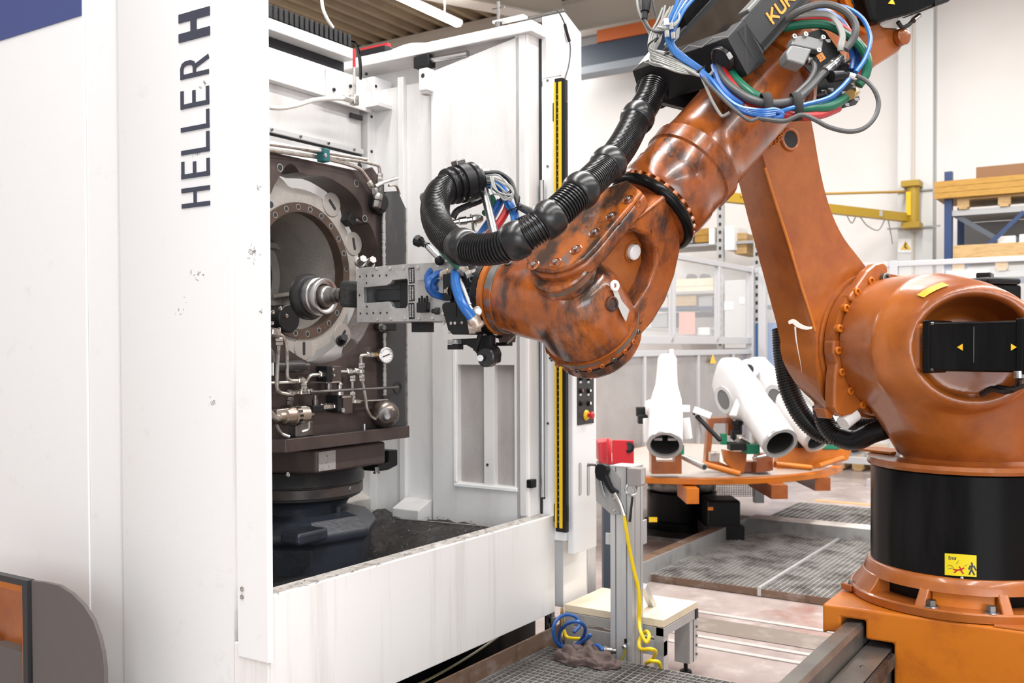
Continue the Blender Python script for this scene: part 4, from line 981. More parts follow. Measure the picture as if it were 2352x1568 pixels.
# ---- foot ring with pockets
z0, z1 = zc+0.004, 0.712
Rb, Rt, Rc = 0.445, 0.392, 0.361
ctr = V((B.x, B.y, 0))
cam_az = math.atan2(-B.y, -B.x)
mb = MB()
def fprof(R_): return [(z0, Rc-0.02), (z0, R_), (z0+0.035, R_), (z0+0.05, R_-0.012)]
mb.lathe(ctr, ZA, [(z0, 0.30), (z0, Rb-0.004), (z0+0.03, Rb), (z0+0.036, Rb-0.006), (z0+0.036, 0.30)], 120, ref=(math.cos(cam_az), math.sin(cam_az), 0), cap=False)
mb.lathe(ctr, ZA, [(z1-0.05, 0.33), (z1-0.055, Rt-0.002), (z1-0.03, Rt-0.01), (z1-0.004, Rc+0.012), (z1, Rc+0.006), (z1, 0.33)], 120, ref=(math.cos(cam_az), math.sin(cam_az), 0), cap=False)
foot = build('foot_ring', mb, orange, bot, smooth=40)
# ribs between the pockets: sloping blocks around the ring
ref = V((math.cos(cam_az), math.sin(cam_az), 0)); tng = ZA.cross(ref)
def pol(a, r, z):
    return ctr+(ref*math.cos(a)+tng*math.sin(a))*r+ZA*z
def sector(name, a0, a1, n, ro0, ro1, m, closed_back=False):
    mb = MB(); L = []
    for k in range(n+1):
        a = a0+(a1-a0)*k/n
        L.append([pol(a, 0.335, z0+0.03), pol(a, ro0, z0+0.03), pol(a, (ro0*0.45+ro1*0.55)-0.004, (z0+z1)/2), pol(a, ro1, z1-0.045), pol(a, 0.335, z1-0.045)])
    mb.loft(L, True, True); return build(name, mb, m, foot, smooth=40, bevel=0.006)
D = math.radians
def dirpx(px):   # bearing of a pixel column measured about the robot axis on the near surface of the foot
    r = ray(px, 1350); h = V((r.x, r.y, 0)).normalized(); o = V((-B.x, -B.y, 0)); t = -o.dot(h); dd = (o+h*t).length
    rr_ = min(0.43, 0.43); q = o+h*(t-math.sqrt(max(rr_*rr_-dd*dd, 0))); return math.atan2(q.dot(tng), q.dot(ref))
edges_ = [dirpx(x) for x in (1958, 1998, 2100, 2126, 2302, 2330)]
sg = 1 if edges_[1] < edges_[2] else -1
sector('foot_rib', edges_[0]-sg*0.25, edges_[1], 8, Rb-0.006, Rt-0.004, orange)
sector('foot_rib', edges_[2], edges_[3], 4, Rb-0.006, Rt-0.004, orange)
sector('foot_rib', edges_[4], edges_[5], 4, Rb-0.006, Rt-0.004, orange)
e6 = edges_[5]+sg*0.55
sector('foot_rib', e6, e6+sg*0.9, 8, Rb-0.006, Rt-0.004, orange)
# pocket back between ribs 2 and 3 (bolting pocket), dark window between 1 and 2
sector('pocket_wall', edges_[3], edges_[4], 10, 0.375, 0.372, orange_hi)
mb = MB(); mb.lathe(ctr, ZA, [(z0+0.03, 0.34), (z1-0.04, 0.34)], 80, cap=False); build('inner_drum', mb, black_gloss, foot)
for px in (2136, 2280):
    a = dirpx(px); q = pol(a, 0.412, z0+0.036); build('foot_bolt', MB().hexbolt(q, ZA, 0.019, 0.026), steel_d, foot)
    build('foot_washer', MB().cyl(q, q+ZA*0.005, 0.03, n=20), steel, foot)
# small flat lug plate left of the foot
q = PN(1938, 1349, V((0, 0, zc+0.02)), ZA); build('side_lug', MB().boxb(q+Pd*-0.04, Pd*0.03, Qd*0.03, ZA*0.014), orange, foot, smooth=None, bevel=0.006)
build('side_lug_screw', MB().hexbolt(q+ZA*0.014-Pd*0.04, ZA, 0.01, 0.014), steel_d, foot)
# ---- black column
zt = 1.108
build('black_column', MB().lathe(ctr, ZA, [(z1-0.03, Rc-0.01), (z1-0.02, Rc), (zt-0.01, Rc), (zt, Rc-0.008)], 128), black_gloss, bot)
# yellow warning sticker on the column
def colpt(px, py, rad=Rc+0.0012):
    r = ray(px, py); h = V((r.x, r.y)); o = V((-B.x, -B.y)); A_ = h.dot(h); b_ = o.dot(h); c_ = o.dot(o)-rad*rad
    t = (-b_-math.sqrt(max(b_*b_-A_*c_, 0)))/A_; return CAMV+r*t
def onsticker(u, v, rad=Rc+0.0012):  # u,v in 0..1 from top left
    x = 2170+73*u; y = 1270+5*u+50*v+5*u*v*0; return colpt(x, y, rad)
mb = MB(); N_ = 10
mb.add([onsticker(i/N_, 0) for i in range(N_+1)]+[onsticker(i/N_, 1) for i in range(N_+1)], [(i, i+1, N_+2+i, N_+1+i) for i in range(N_)])
stk = build('warning_sticker', mb, mat('sticker_yellow', (0.82, 0.66, 0.01), 0.4), bot, fix=False)
def sgl(name, segs, wd, m):
    mb = MB()
    for s in segs:
        for (u0, v0), (u1, v1) in zip(s[:-1], s[1:]):
            a, b = onsticker(u0, v0, Rc+0.0018), onsticker(u1, v1, Rc+0.0018); n_ = V((a.x-B.x, a.y-B.y, 0)).normalized()
            t = (b-a); sd = n_.cross(t).normalized()*wd/2; e = t.normalized()*wd*0.3
            mb.add([a+sd-e, a-sd-e, b-sd+e, b+sd+e], [(0, 1, 2, 3)])
    return build(name, mb, m, stk, fix=False)
segs = []
x = 0.13
for c in 'Error':
    cc = c
    gw, st = GLYPH[cc]
    for s in st: segs.append([(x+a*0.075, 0.27-b*0.14) for a, b in s])
    x += gw*0.075+0.02
sgl('sticker_lettering', segs, 0.0022, ink)
sgl('sticker_figure_black', [[(0.86, 0.46), (0.84, 0.66), (0.77, 0.9)], [(0.84, 0.66), (0.93, 0.9)], [(0.76, 0.66), (0.80, 0.52), (0.92, 0.52), (0.98, 0.68)], [(0.84, 0.36), (0.87, 0.44)]], 0.006, ink)
sgl('sticker_figure_red', [[(0.28, 0.72), (0.40, 0.74), (0.52, 0.70), (0.60, 0.62)], [(0.40, 0.74), (0.30, 0.86)], [(0.50, 0.72), (0.58, 0.88)], [(0.46, 0.58), (0.50, 0.66)]], 0.005, red)
sgl('sticker_sketch', [[(0.08, 0.6), (0.14, 0.52), (0.22, 0.56), (0.28, 0.66)], [(0.1, 0.72), (0.2, 0.66), (0.26, 0.7)], [(0.44, 0.3), (0.36, 0.46)], [(0.62, 0.54), (0.70, 0.46)]], 0.0015, ink)
q = colpt(2209, 1327); build('column_screw', MB().lathe(q, V((q.x-B.x, q.y-B.y, 0)), [(-0.004, 0.006), (0.003, 0.006), (0.004, 0.004)], 12), zinc, bot)
# ---- slewing plate (orange lip on the column)
build('slewing_plate', MB().lathe(ctr, ZA, [(zt-0.004, Rc-0.03), (zt-0.002, Rc+0.012), (zt+0.012, Rc+0.018), (zt+0.028, Rc+0.012), (zt+0.03, 0.1)], 128), orange, bot)
zs = zt+0.03
# ---- slewing column: barrel with window, skirt
SA, OA, ZQ = 0.290, 0.15, None
fc = PO(2038, 793, OA)           # centre of the arm flange
ZQ = fc.z; sA = (fc-V((B.x, B.y, 0))).dot(Pd)
def A2(o): return R3(sA, o, ZQ)
RB = 0.275
wcen = PD(2238, 797, 3.60)       # window centre
wn = (V((0, 0, CAM_Z))-wcen); wn.z = 0; wn.normalize()
wn = (wn*0.75-Qd*0.25-RL*0.0).normalized()
def circ(c, n, r, rz=None, N=64, ex=1.0):
    h = ZA.cross(n).normalized()   # horizontal in-plane
    return [c+h*(r*ex*math.cos(2*math.pi*k/N))+ZA*((rz or r)*math.sin(2*math.pi*k/N)) for k in range(N)]
# all circles start at the +h side; choose normals so that h runs the same way
nb = -Qd
def mixn(t): return (nb*(1-t)+wn*t).normalized()
barrel = [circ(A2(OA+0.005), nb, RB-0.03), circ(A2(OA), nb, RB-0.004), circ(A2(OA-0.012), nb, RB), circ(A2(OA-0.06), nb, RB+0.004)]
mid0 = A2(OA-0.16)
barrel += [circ(mid0.lerp(wcen, 0.10), mixn(0.15), RB+0.006), circ(mid0.lerp(wcen, 0.4), mixn(0.45), RB+0.006, None, 64, 1.0), circ(mid0.lerp(wcen, 0.78)-wn*0.01, mixn(0.85), RB-0.008, RB-0.02),
           circ(wcen-wn*0.012, wn, RB-0.028, RB-0.046), circ(wcen, wn, RB-0.048, RB-0.064), circ(wcen+wn*0.001, wn, RB-0.064, RB-0.078), circ(wcen-wn*0.016, wn, RB-0.078, RB-0.09), circ(wcen-wn*0.06, wn, RB-0.082, RB-0.094), circ(wcen-wn*0.20, wn, RB-0.10, RB-0.11), circ(wcen-wn*0.27, wn, RB-0.15, RB-0.15)]
sk = []
for L in barrel[3:6]:
    for k in range(32, 65): sk.append(L[k % 64])
for k in range(34, 63): sk.append(barrel[6][k]); sk.append(barrel[7][k]-wn*0.05)
bc = ctr+RL*0.06
for k in range(64):
    t = 2*math.pi*k/64; sk.append(V((bc.x+0.305*math.cos(t), bc.y+0.305*math.sin(t), zs-0.004)))
def blend(name, mbs, hulls, m, parent, voxel, it):
    """several closed shells fused into one continuous casting"""
    bm = bmesh.new(); org = ORG[parent.name]
    for q in mbs:
        vs = [bm.verts.new(p-org) for p in q.v]
        for f in q.f:
            try: bm.faces.new([vs[i] for i in f])
            except ValueError: pass
    for pts in hulls:
        hm = bmesh.new()
        for p in pts: hm.verts.new(p-org)
        r = bmesh.ops.convex_hull(hm, input=hm.verts)
        junk = list({g for g in r['geom_interior']+r['geom_unused'] if isinstance(g, bmesh.types.BMVert)})
        if junk: bmesh.ops.delete(hm, geom=junk, context='VERTS')
        t = bpy.data.meshes.new('tmp'); hm.to_mesh(t); hm.free(); bm.from_mesh(t); bpy.data.meshes.remove(t)
    bmesh.ops.remove_doubles(bm, verts=bm.verts, dist=1e-6)
    bmesh.ops.recalc_face_normals(bm, faces=bm.faces)
    me = bpy.data.meshes.new(name); bm.to_mesh(me); bm.free()
    o = finish(name, me, m, parent, org, 0, 0, 0); me.shade_smooth()
    r = o.modifiers.new('fuse', 'REMESH'); r.mode = 'VOXEL'; r.voxel_size = voxel; r.use_smooth_shade = True
    q = o.modifiers.new('fair', 'SMOOTH'); q.factor = 0.5; q.iterations = it
    return o
blend('slewing_column', [MB().loft(barrel, True, True)], [sk], orange, bot, 0.0085, 8)
mb = MB(); mb.lathe(V((bc.x, bc.y, 0)), ZA, [(zs-0.004, 0.335), (zs+0.004, 0.322), (zs+0.02, 0.308), (zs+0.05, 0.298)], 96, cap=False); build('skirt_fillet', mb, orange, bot)
# raised cover piece lying on the slewing plate, left side
q = PN(2030, 1034, V((0, 0, zs+0.006)), ZA); build('plate_cover', MB().boxb(q, Pd*0.07, Qd*0.10, ZA*0.005), orange_hi, bot, smooth=None, bevel=0.002)
q = PN(2155, 669, A2(OA-0.2)-Pd*0+ZA*RB, ZA)
lab = PD(2158, 671, 3.42)
# yellow label on the window rim
N_ = 8; La = barrel[7]; Lb = barrel[6]
idx = sorted(range(64), key=lambda k: abs(PROJ(La[k])[0]-2160)+(0 if La[k].z > wcen.z else 999))[:1][0]
ks = [(idx+d) % 64 for d in (-2, -1, 0, 1, 2)]
cc_ = wcen
top = [La[k].lerp(Lb[k], 0.25) for k in ks]; bt = [La[k].lerp(Lb[k], 0.75) for k in ks]
off = lambda p: p+(p-cc_).normalized()*0.004+wn*0.003
mb = MB(); mb.add([off(p) for p in top]+[off(p) for p in bt], [(i, i+1, 5+i+1, 5+i) for i in range(4)])
build('yellow_label', mb, mat('label_yellow', (0.80, 0.44, 0.02), 0.4), bot, fix=False)
# ---- motors
def motor(name, c, ax, up, L, w, h, tail, parent):
    """servo motor body: c centre of the flange end, ax along the shaft away from the flange"""
    ax = ax.normalized(); up = (up-ax*up.dot(ax)).normalized(); sd = ax.cross(up)
    m = build(name, MB().boxb(c+ax*L/2, ax*L/2, sd*w/2, up*h/2), black_gloss, parent, smooth=None, bevel=0.012, seg=3)
    for k in (0.0, 0.62):
        build('motor_flange', MB().boxb(c+ax*(L*k+0.012), ax*0.014, sd*(w/2+0.008), up*(h/2+0.008)), black_gloss, m, smooth=None, bevel=0.006)
    build('motor_cap', MB().boxb(c+ax*(L+tail/2), ax*tail/2, sd*w*0.53, up*h*0.47), black_pl, m, smooth=None, bevel=0.02, seg=3)
    for a_ in (-1, 1):
        for b_ in (-1, 1):
            build('motor_screw', MB().capscrew(c+ax*0.026+sd*a_*(w/2-0.006)+up*b_*(h/2-0.006), ax, 0.007, 0.01), steel_d, m)
    return m
axm = (-Qd*0.93+RL*0.37).normalized()
mc0 = PD(2146, 796, 3.66)
hm = 0.178
m1 = motor('shoulder_motor', mc0, axm, ZA, 0.52, 0.18, hm, 0.12, bot)
sdv = axm.cross(ZA).normalized()
if sdv.dot(V((0, 0, CAM_Z))-mc0) < 0: sdv = -sdv
def mface(px, py): return PN(px, py, mc0+sdv*0.0915, sdv)
for px, s_ in ((2206, 1), (2331, -1)):
    pts = [mface(px-7*s_, 797), mface(px+6*s_, 789), mface(px+6*s_, 805)]
    build('warning_triangle', MB().prism([p+sdv*(0.003 if s_ > 0 else 0.012) for p in pts], -sdv*0.002), mat('sticker_amber', (0.85, 0.50, 0.02), 0.4), m1, smooth=None)
build('motor_seam', MB().boxb((mface(2237, 750)+mface(2237, 832))/2, axm*0.0015, sdv*0.001, ZA*(mface(2237, 750)-mface(2237, 832)).length/2), steel_d, m1, smooth=None)
# orange gearbox flange behind the motor with raised lettering
gp = mc0-axm*0.045
gx = axm.cross(ZA).normalized()
gb = build('motor_mount', MB().boxb(gp, axm*0.028, gx*0.066, ZA*0.09), orange, bot, smooth=None, bevel=0.02, seg=3)
lp = PN(2119, 756, gp+sdv*0.068, sdv)
mb = MB(); text_mb(mb, 'KUKA', lp, -ZA, (axm if axm.dot(RL) > 0 else -axm), 0.022, 0.004, 0.003, 0.30); build('raised_lettering', mb, ink, gb, smooth=None)
# cables at the motor bottom
build('motor_gland', MB().cyl(PD(2340, 852, 3.36), PD(2340, 868, 3.36), 0.016), zinc, m1)
build('motor_cable', MB().tube([PD(2342, 866, 3.36), PD(2336, 888, 3.4), PD(2310, 898, 3.45), PD(2280, 893, 3.52), PD(2255, 905, 3.58)], 0.012), blk_cable, m1)
build('motor_cable', MB().tube([PD(2365, 880, 3.3), PD(2330, 892, 3.4), PD(2290, 888, 3.5)], 0.008), blk_cable, m1)
# second motor standing behind the barrel
mq = PD(2262, 736, 4.35)
motor('slew_motor', V((mq.x, mq.y, 1.5)), ZA, Pd, 0.36, 0.20, 0.22, 0.03, bot)
mt = V((mq.x, mq.y, 1.89)); build('motor_plug', MB().box(mt.x-0.05, mt.x+0.05, mt.y-0.03, mt.y+0.03, mt.z, mt.z+0.025), black_pl, bot, smooth=None, bevel=0.005)
# ---- bolted flange between barrel and upper arm
fl = MB().lathe(A2(OA), Qd, [(0.0, 0.24), (0.002, 0.295), (0.05, 0.295), (0.055, 0.285), (0.075, 0.283)], 80)
flange = build('shoulder_flange', fl, orange, bot)
hx = ZA.cross(-Qd).normalized()
for k in range(20):
    t = 2*math.pi*(k+0.22)/20; q = A2(OA)+(-hx*math.sin(t)+ZA*math.cos(t))*0.283
    if (q-A2(OA)).dot(RL) > 0.18: continue
    build('flange_bolt', MB().capscrew(q+Qd*0.004, -Qd, 0.016, 0.024), orange_hi, flange)
# stop lugs on the flange (upper claw and lower claw)
def oplate(name, px, o, th, m, parent, bevel=0.008, smooth=None): return build(name, MB().prism([PO(a, b, o) for a, b in px], Qd*th), m, parent, smooth=smooth, bevel=bevel, seg=3)
oplate('upper_claw', [(1968, 700), (1953, 690), (1950, 681), (1975, 648), (1993, 622), (2012, 606), (2030, 601), (2040, 612), (2041, 634), (2030, 652), (2005, 668), (1985, 690)], OA-0.012, 0.05, orange, flange, 0.010)
oplate('lower_claw', [(1914, 782), (1934, 780), (1942, 805), (1952, 850), (1966, 895), (1981, 922), (1976, 940), (1958, 952), (1938, 957), (1922, 950), (1916, 935), (1916, 900), (1918, 860), (1922, 835), (1914, 812)], OA-0.008, 0.055, orange, flange, 0.010)
build('claw_screw', MB().capscrew(PO(2029, 638, OA-0.014), -Qd, 0.02, 0.02), steel_d, flange)
build('rubber_stop', MB().cyl(PO(1962, 950, OA+0.02), PO(1936, 972, OA+0.02), 0.032, 0.03, 20), white_pl, flange)
# ---- upper arm: near face plane o=0.225, body goes back 0.2
OU = 0.225
near = [(1759, 385), (1750, 340), (1760, 280), (1790, 240), (1830, 225), (1858, 262), (1868, 300), (1880, 370), (1893, 430), (1912, 490), (1940, 545), (1975, 592), (2008, 640), (2030, 700), (2032, 800), (2020, 880), (1990, 930), (1950, 950), (1912, 945), (1890, 915), (1878, 870), (1872, 810), (1866, 750)]
sideL = {0: (1690, 420), 22: (1790, 770), 21: (1798, 815), 20: (1815, 858), 19: (1848, 900)}
Nf = [PO(a, b, OU) for a, b in near]
cen = sum(Nf, V((0, 0, 0)))/len(Nf)
# back outline: same outline pushed along Qd, left border widened to form the sloping side face
Bk = [p+Qd*0.21 for p in Nf]
for k, (a, b) in {0: (1692, 400), 1: (1690, 330), 2: (1705, 270)}.items(): Bk[k] = PO(a, b, OU+0.21)
for k, (a, b) in {22: (1784, 745), 21: (1792, 800), 20: (1803, 840), 19: (1835, 890), 18: (1870, 925)}.items(): Bk[k] = PO(a, b, OU+0.18)
M1 = [a.lerp(b, 0.10)+(a-cen).normalized()*0.006 for a, b in zip(Nf, Bk)]
Nf2 = [p+(cen-p).normalized()*0.018 for p in Nf]
def dense(loop, sub=3):
    n = len(loop); out = []
    for i in range(n):
        p0, p1, p2, p3 = loop[i-1], loop[i], loop[(i+1) % n], loop[(i+2) % n]
        for k in range(sub):
            t = k/sub; t2 = t*t; t3 = t2*t
            out.append(0.5*((2*p1)+(p2-p0)*t+(2*p0-5*p1+4*p2-p3)*t2+(3*p1-p0-3*p2+p3)*t3))
    return out
arm = build('upper_arm', MB().loft([dense(L) for L in (Nf2, [p.lerp(q, 0.3) for p, q in zip(Nf, Nf2)], M1, [a.lerp(b, 0.6) for a, b in zip(M1, Bk)], Bk)], True, True), orange, bot, smooth=45)
# round joint housing at the arm foot
jc = PO(1962, 795, OU+0.04)
build('arm_joint_cover', MB().lathe(A2(OA+0.06), Qd, [(0, 0.285), (0.004, 0.305), (0.06, 0.312), (0.10, 0.30)], 80), orange, bot)
rp = [PO(a, b, OU-0.002) for a, b in ((1757, 385), (1783, 470), (1812, 560), (1838, 650), (1862, 725), (1872, 760))]
build('arm_ridge', MB().tube(rp, 0.006, n=8), orange_hi, arm)
# white paint smear with a run
sm = [PO(a, b, OU-0.004) for a, b in ((1811, 741), (1822, 738), (1835, 747), (1852, 753), (1866, 752))]
mbp = MB(); mbp.tube(sm, lambda t: 0.0115*(1-0.55*abs(2*t-0.8)), n=10, res=6)
k_ = [p for p in mbp.v]
for i, p in enumerate(mbp.v): d = (p-PO(1840, 745, OU-0.004)).dot(Qd); mbp.v[i] = p-Qd*d*0.96
build('paint_smear', mbp, mat('dried_white_paint', (0.72, 0.66, 0.62), 0.6), arm)
mbp = MB().tube([PO(a, b, OU-0.001) for a, b in ((1826, 750), (1828, 775), (1832, 800), (1837, 825), (1842, 856))], lambda t: 0.0035*(1.1-t), n=6); build('paint_run', mbp, MATS['dried_white_paint'], arm)
# eye hole near the arm head
hq = PO(1815, 320, OU-0.004); hx_ = Pd
build('arm_head_hole', MB().lathe(hq, -Qd, [(0, 0.0001), (0.001, 0.036)], 24, cap=False), dark_void, arm, fix=False)
build('arm_head_rim', MB().torus(hq, Qd, 0.040, 0.007, 28, 8), orange, arm)
oplate('foot_tab', [(1893, 938), (1918, 945), (1912, 962), (1900, 961)], OA+0.03, 0.06, orange, arm, 0.006)

# ---- forearm: elbow block, tube, rings
AXc = PO(1497, 487, 0.0)
fdir = (Pd-ZA).normalized()
W_ = PO(1322, 690, 0.0)
fdir = (W_-AXc); 
E_ = PO(1800, 145, 0.0)
fdir = (AXc-E_).normalized()
mdir = (ZA-fdir*ZA.dot(fdir)).normalized()     # 'top' of the forearm
Lt = (AXc-E_).length
def FA(u, o=0.0, m=0.0): return AXc-fdir*u+Qd*o+mdir*m      # u = distance back from the collar
def fan(px, py, o): return PO(px, py, o)
r0 = 0.158
build('forearm_tube', MB().lathe(AXc, -fdir, [(0.03, r0), (0.045, r0+0.006), (0.12, r0+0.008), (0.128, r0+0.003), (0.20, r0+0.004), (0.206, r0+0.012), (0.26, r0+0.014), (0.268, r0+0.004), (0.33, r0), (0.62, r0+0.0), (0.74, r0+0.004), (0.95, r0+0.006)], 72), orange_worn, bot, smooth=50)
for k in range(26):
    t = 2*math.pi*k/26; d = Qd*math.cos(t)+mdir*math.sin(t)
    build('collar_bolt', MB().lathe(FA(0.028)+d*(r0-0.004), fdir, [(0, 0.010), (0.012, 0.010), (0.014, 0.007)], 8), orange, bot) if k == 0 else None
fb = [o for o in bot.children if o.name.startswith('collar_bolt')][0]
cen_b = FA(0.028)+Qd*(r0-0.004)
for k in range(1, 26):
    t = 2*math.pi*k/26; c = fb.copy(); c.location = FA(0.028)+(Qd*math.cos(t)+mdir*math.sin(t))*(r0-0.004)-cen_b; COL.objects.link(c); ORG[c.name] = ORG[fb.name]
build('forearm_collar', MB().torus(FA(0.0), fdir, 0.148, 0.020, 72, 14), black_gloss, bot, smooth=60)
build('collar_hub', MB().cyl(FA(-0.02), FA(0.03), 0.145, n=48), orange_worn, bot)
# scuffed flat seam lines on the tube
build('tube_fillet_plate', MB().prism([PO(1640, 226, -0.02), PO(1575, 275, -0.03), PO(1605, 245, -0.05)], Qd*0.012), orange_worn, bot, smooth=None)
# elbow head: bolted ring and big rounded block
EL = FA(Lt+0.10, 0.0, 0.02)
build('elbow_ring', MB().lathe(FA(0.72), -fdir, [(0, r0+0.006), (0.004, r0+0.022), (0.05, r0+0.024), (0.056, r0+0.010), (0.09, r0+0.012)], 72), orange_worn, bot)
for px, py in ((1728, 210), (1748, 196), (1752, 222), (1765, 228)):
    r = ray(px, py); 
    q = PN(px, py, FA(0.735)-(FWD*(r0+0.015)), FWD); build('elbow_bolt', MB().capscrew(q, -FWD, 0.011, 0.014), orange, bot)
mb = MB()
mb.loft([[p for p in circ2] for circ2 in [[FA(u, ro*math.cos(2*math.pi*k/48), rm*math.sin(2*math.pi*k/48)) for k in range(48)] for (u, ro, rm) in ((0.78, 0.155, 0.158), (0.86, 0.175, 0.175), (0.93, 0.18, 0.18), (0.99, 0.165, 0.165), (1.03, 0.13, 0.13), (1.05, 0.08, 0.08))]], True, True)
build('elbow_housing', mb, orange, bot, smooth=60)
# small bolted trunnion that shows between forearm and upper arm
tc = PO(1762, 300, 0.10)
tr = build('elbow_trunnion', MB().lathe(tc+Qd*0.11, -Qd, [(0, 0.075), (0.10, 0.070), (0.105, 0.058)], 40), orange, bot)
for k in range(7):
    t = -0.75+0.33*k; build('trunnion_bolt', MB().capscrew(tc+(RL*math.cos(t)-ZA*math.sin(t))*0.055+Qd*0.01, -Qd, 0.009, 0.014), orange_hi, tr)
build('trunnion_lip', MB().torus(tc+Qd*0.10, Qd, 0.075, 0.007, 40, 8), orange, tr)
# rear counter casting right of the elbow with round pad and motor
rc = [(1905, 175), (1985, 175), (2020, 148), (2068, 118), (2088, 92), (2084, 70), (2062, 62), (2030, 60), (1985, -10), (1920, -40), (1840, -20), (1830, 60)]
oplate('rear_casting', rc, -0.06, 0.22, orange, bot, 0.025)
q0 = PO(2072, 84, -0.075); build('rear_pad', MB().lathe(q0, -Qd, [(-0.01, 0.034), (0.012, 0.033), (0.016, 0.027)], 28), orange, bot)
rmot = [(1988, 0), (2003, 48), (2018, 54), (2040, 45), (2100, 30), (2155, 8), (2150, -60), (1970, -60)]
rm = oplate('rear_motor', rmot, -0.16, 0.16, black_gloss, bot, 0.012)
oplate('rear_motor_cap', [(2150, 14), (2185, 2), (2192, -40), (2150, -40)], -0.165, 0.17, black_pl, rm, 0.01)
ml = [PO(a, b, -0.163) for a, b in ((2040, 8), (2050, -4), (2056, 10))]; build('warning_triangle', MB().prism(ml, Qd*0.002), MATS['sticker_amber'], rm, smooth=None)
oplate('motor_mount_plate', [(1936, -12), (1972, -12), (2006, 58), (1992, 78), (1972, 66)], -0.10, 0.03, orange_hi, bot, 0.006)
mb = MB()
o_ = PO(1951, -4, -0.103); e_ = PO(1990, 56, -0.103); Ul = (e_-o_).normalized(); Wl = Ul.cross(-Qd).normalized()
if Wl.dot(RL) < 0: Wl = -Wl
text_mb(mb, 'KUKA', o_, Ul, Wl, 0.028, 0.006, 0.003, 0.22); 
build('raised_lettering', mb, ink, bot, smooth=None)
build('motor_lead', MB().tube([PO(2062, 50, -0.10), PO(2072, 62, -0.10), PO(2086, 58, -0.10), PO(2100, 44, -0.10), PO(2112, 38, -0.10)], 0.008), blk_cable, rm)
build('lead_sleeve', MB().cyl(PO(2098, 47, -0.11), PO(2112, 36, -0.11), 0.011), zinc, rm)
# ---------------------------------------------------------------- fork, hand, flange
fx_ = (Pd-ZA).normalized()
A5 = fx_.cross(YA); A5 = (A5 if A5.z < 0 else -A5).normalized()
Nn = fx_.cross(A5).normalized()
if Nn.dot(CAMV-W_) < 0: Nn = -Nn
W0 = W_
def FN(px, py, wv): return PN(px, py, W0+Nn*wv, Nn)
def Fv(u, v, w): return W0+fx_*u+A5*v+Nn*w
FW = 0.115
# fork rim seen from the side: upper arm flank, bow and lower arm
outer_px = [(1541, 437), (1556, 470), (1566, 520), (1564, 575), (1551, 635), (1529, 693), (1501, 740), (1467, 778), (1432, 806), (1402, 820)]
inner_px = [(1398, 772), (1428, 738), (1464, 700), (1491, 655), (1506, 610), (1506, 570), (1488, 541), (1458, 531), (1425, 541), (1400, 560), (1380, 588), (1366, 612), (1352, 626)]
rimP = [FN(a, b, FW) for a, b in outer_px+inner_px+[(1345, 600), (1440, 520)]]
fork = build('fork_bow', MB().prism(rimP, -Nn*FW*2), orange_worn, bot, smooth=40, bevel=0.012, seg=3)
# web at the back of the bow
webP = [FN(a, b, 0.05) for a, b in [(1545, 470), (1562, 530), (1560, 580), (1545, 640), (1515, 700), (1480, 745), (1440, 765), (1412, 740), (1375, 640), (1360, 590), (1440, 500)]]
build('fork_web', MB().prism(webP, -Nn*0.12), orange, fork, smooth=40, bevel=0.01)
capq = FN(1453, 578, 0.052)
cp_ = build('white_cap', MB().lathe(capq, Nn, [(0, 0.0265), (0.012, 0.0265), (0.016, 0.022), (0.017, 0.0001)], 32, cap=False), white_pl, fork)
build('cap_boss', MB().torus(capq, Nn, 0.033, 0.004, 32, 8), orange, fork)
# upper arm of the fork: flat bar with round end, cover plate and six screws in pockets
VT = -0.205
cover_px = [(1474, 438), (1442, 477), (1405, 521), (1368, 566), (1342, 591), (1308, 611), (1270, 621), (1238, 619), (1216, 608), (1206, 592), (1211, 574), (1234, 553), (1280, 518), (1340, 470), (1396, 428), (1440, 412)]
TC = PN(1278, 590, W0+A5*VT, A5); T0 = PN(1458, 430, W0+A5*VT, A5)
du = (TC-T0).normalized(); dw = A5.cross(du).normalized()
if dw.dot(Nn) < 0: dw = -dw
HW = 0.092
def bar_pts(v, g): 
    P = [PN(a, b, W0+A5*VT, A5) for a, b in cover_px]; c = sum(P, V((0, 0, 0)))/len(P)
    return [p+(p-c).normalized()*g+A5*(v-VT) for p in P]
build('fork_upper_bar', MB().prism(bar_pts(VT+0.018, 0.006), A5*0.05), orange_worn, bot, smooth=40, bevel=0.012, seg=3)
cov = build('cover_plate', MB().prism(bar_pts(VT, 0.0), A5*0.02), orange_hand, bot, smooth=40, bevel=0.008, seg=3)
for px, py in ((1443, 458), (1405, 496), (1366, 534), (1323, 573), (1276, 603), (1226, 609)):
    q = PN(px, py, W0+A5*(VT-0.001), A5); t_ = (du*0.35+dw*0.94).normalized()
    pk = build('screw_pocket', MB().lathe(q+A5*0.001, -A5, [(0, 0.0205), (0.002, 0.0205), (0.0035, 0.017), (0.001, 0.0165), (0.0008, 0.0001)], 20, cap=False), orange_worn, cov)
    build('cover_screw', MB().capscrew(q, -A5, 0.008, 0.009), steel, pk)
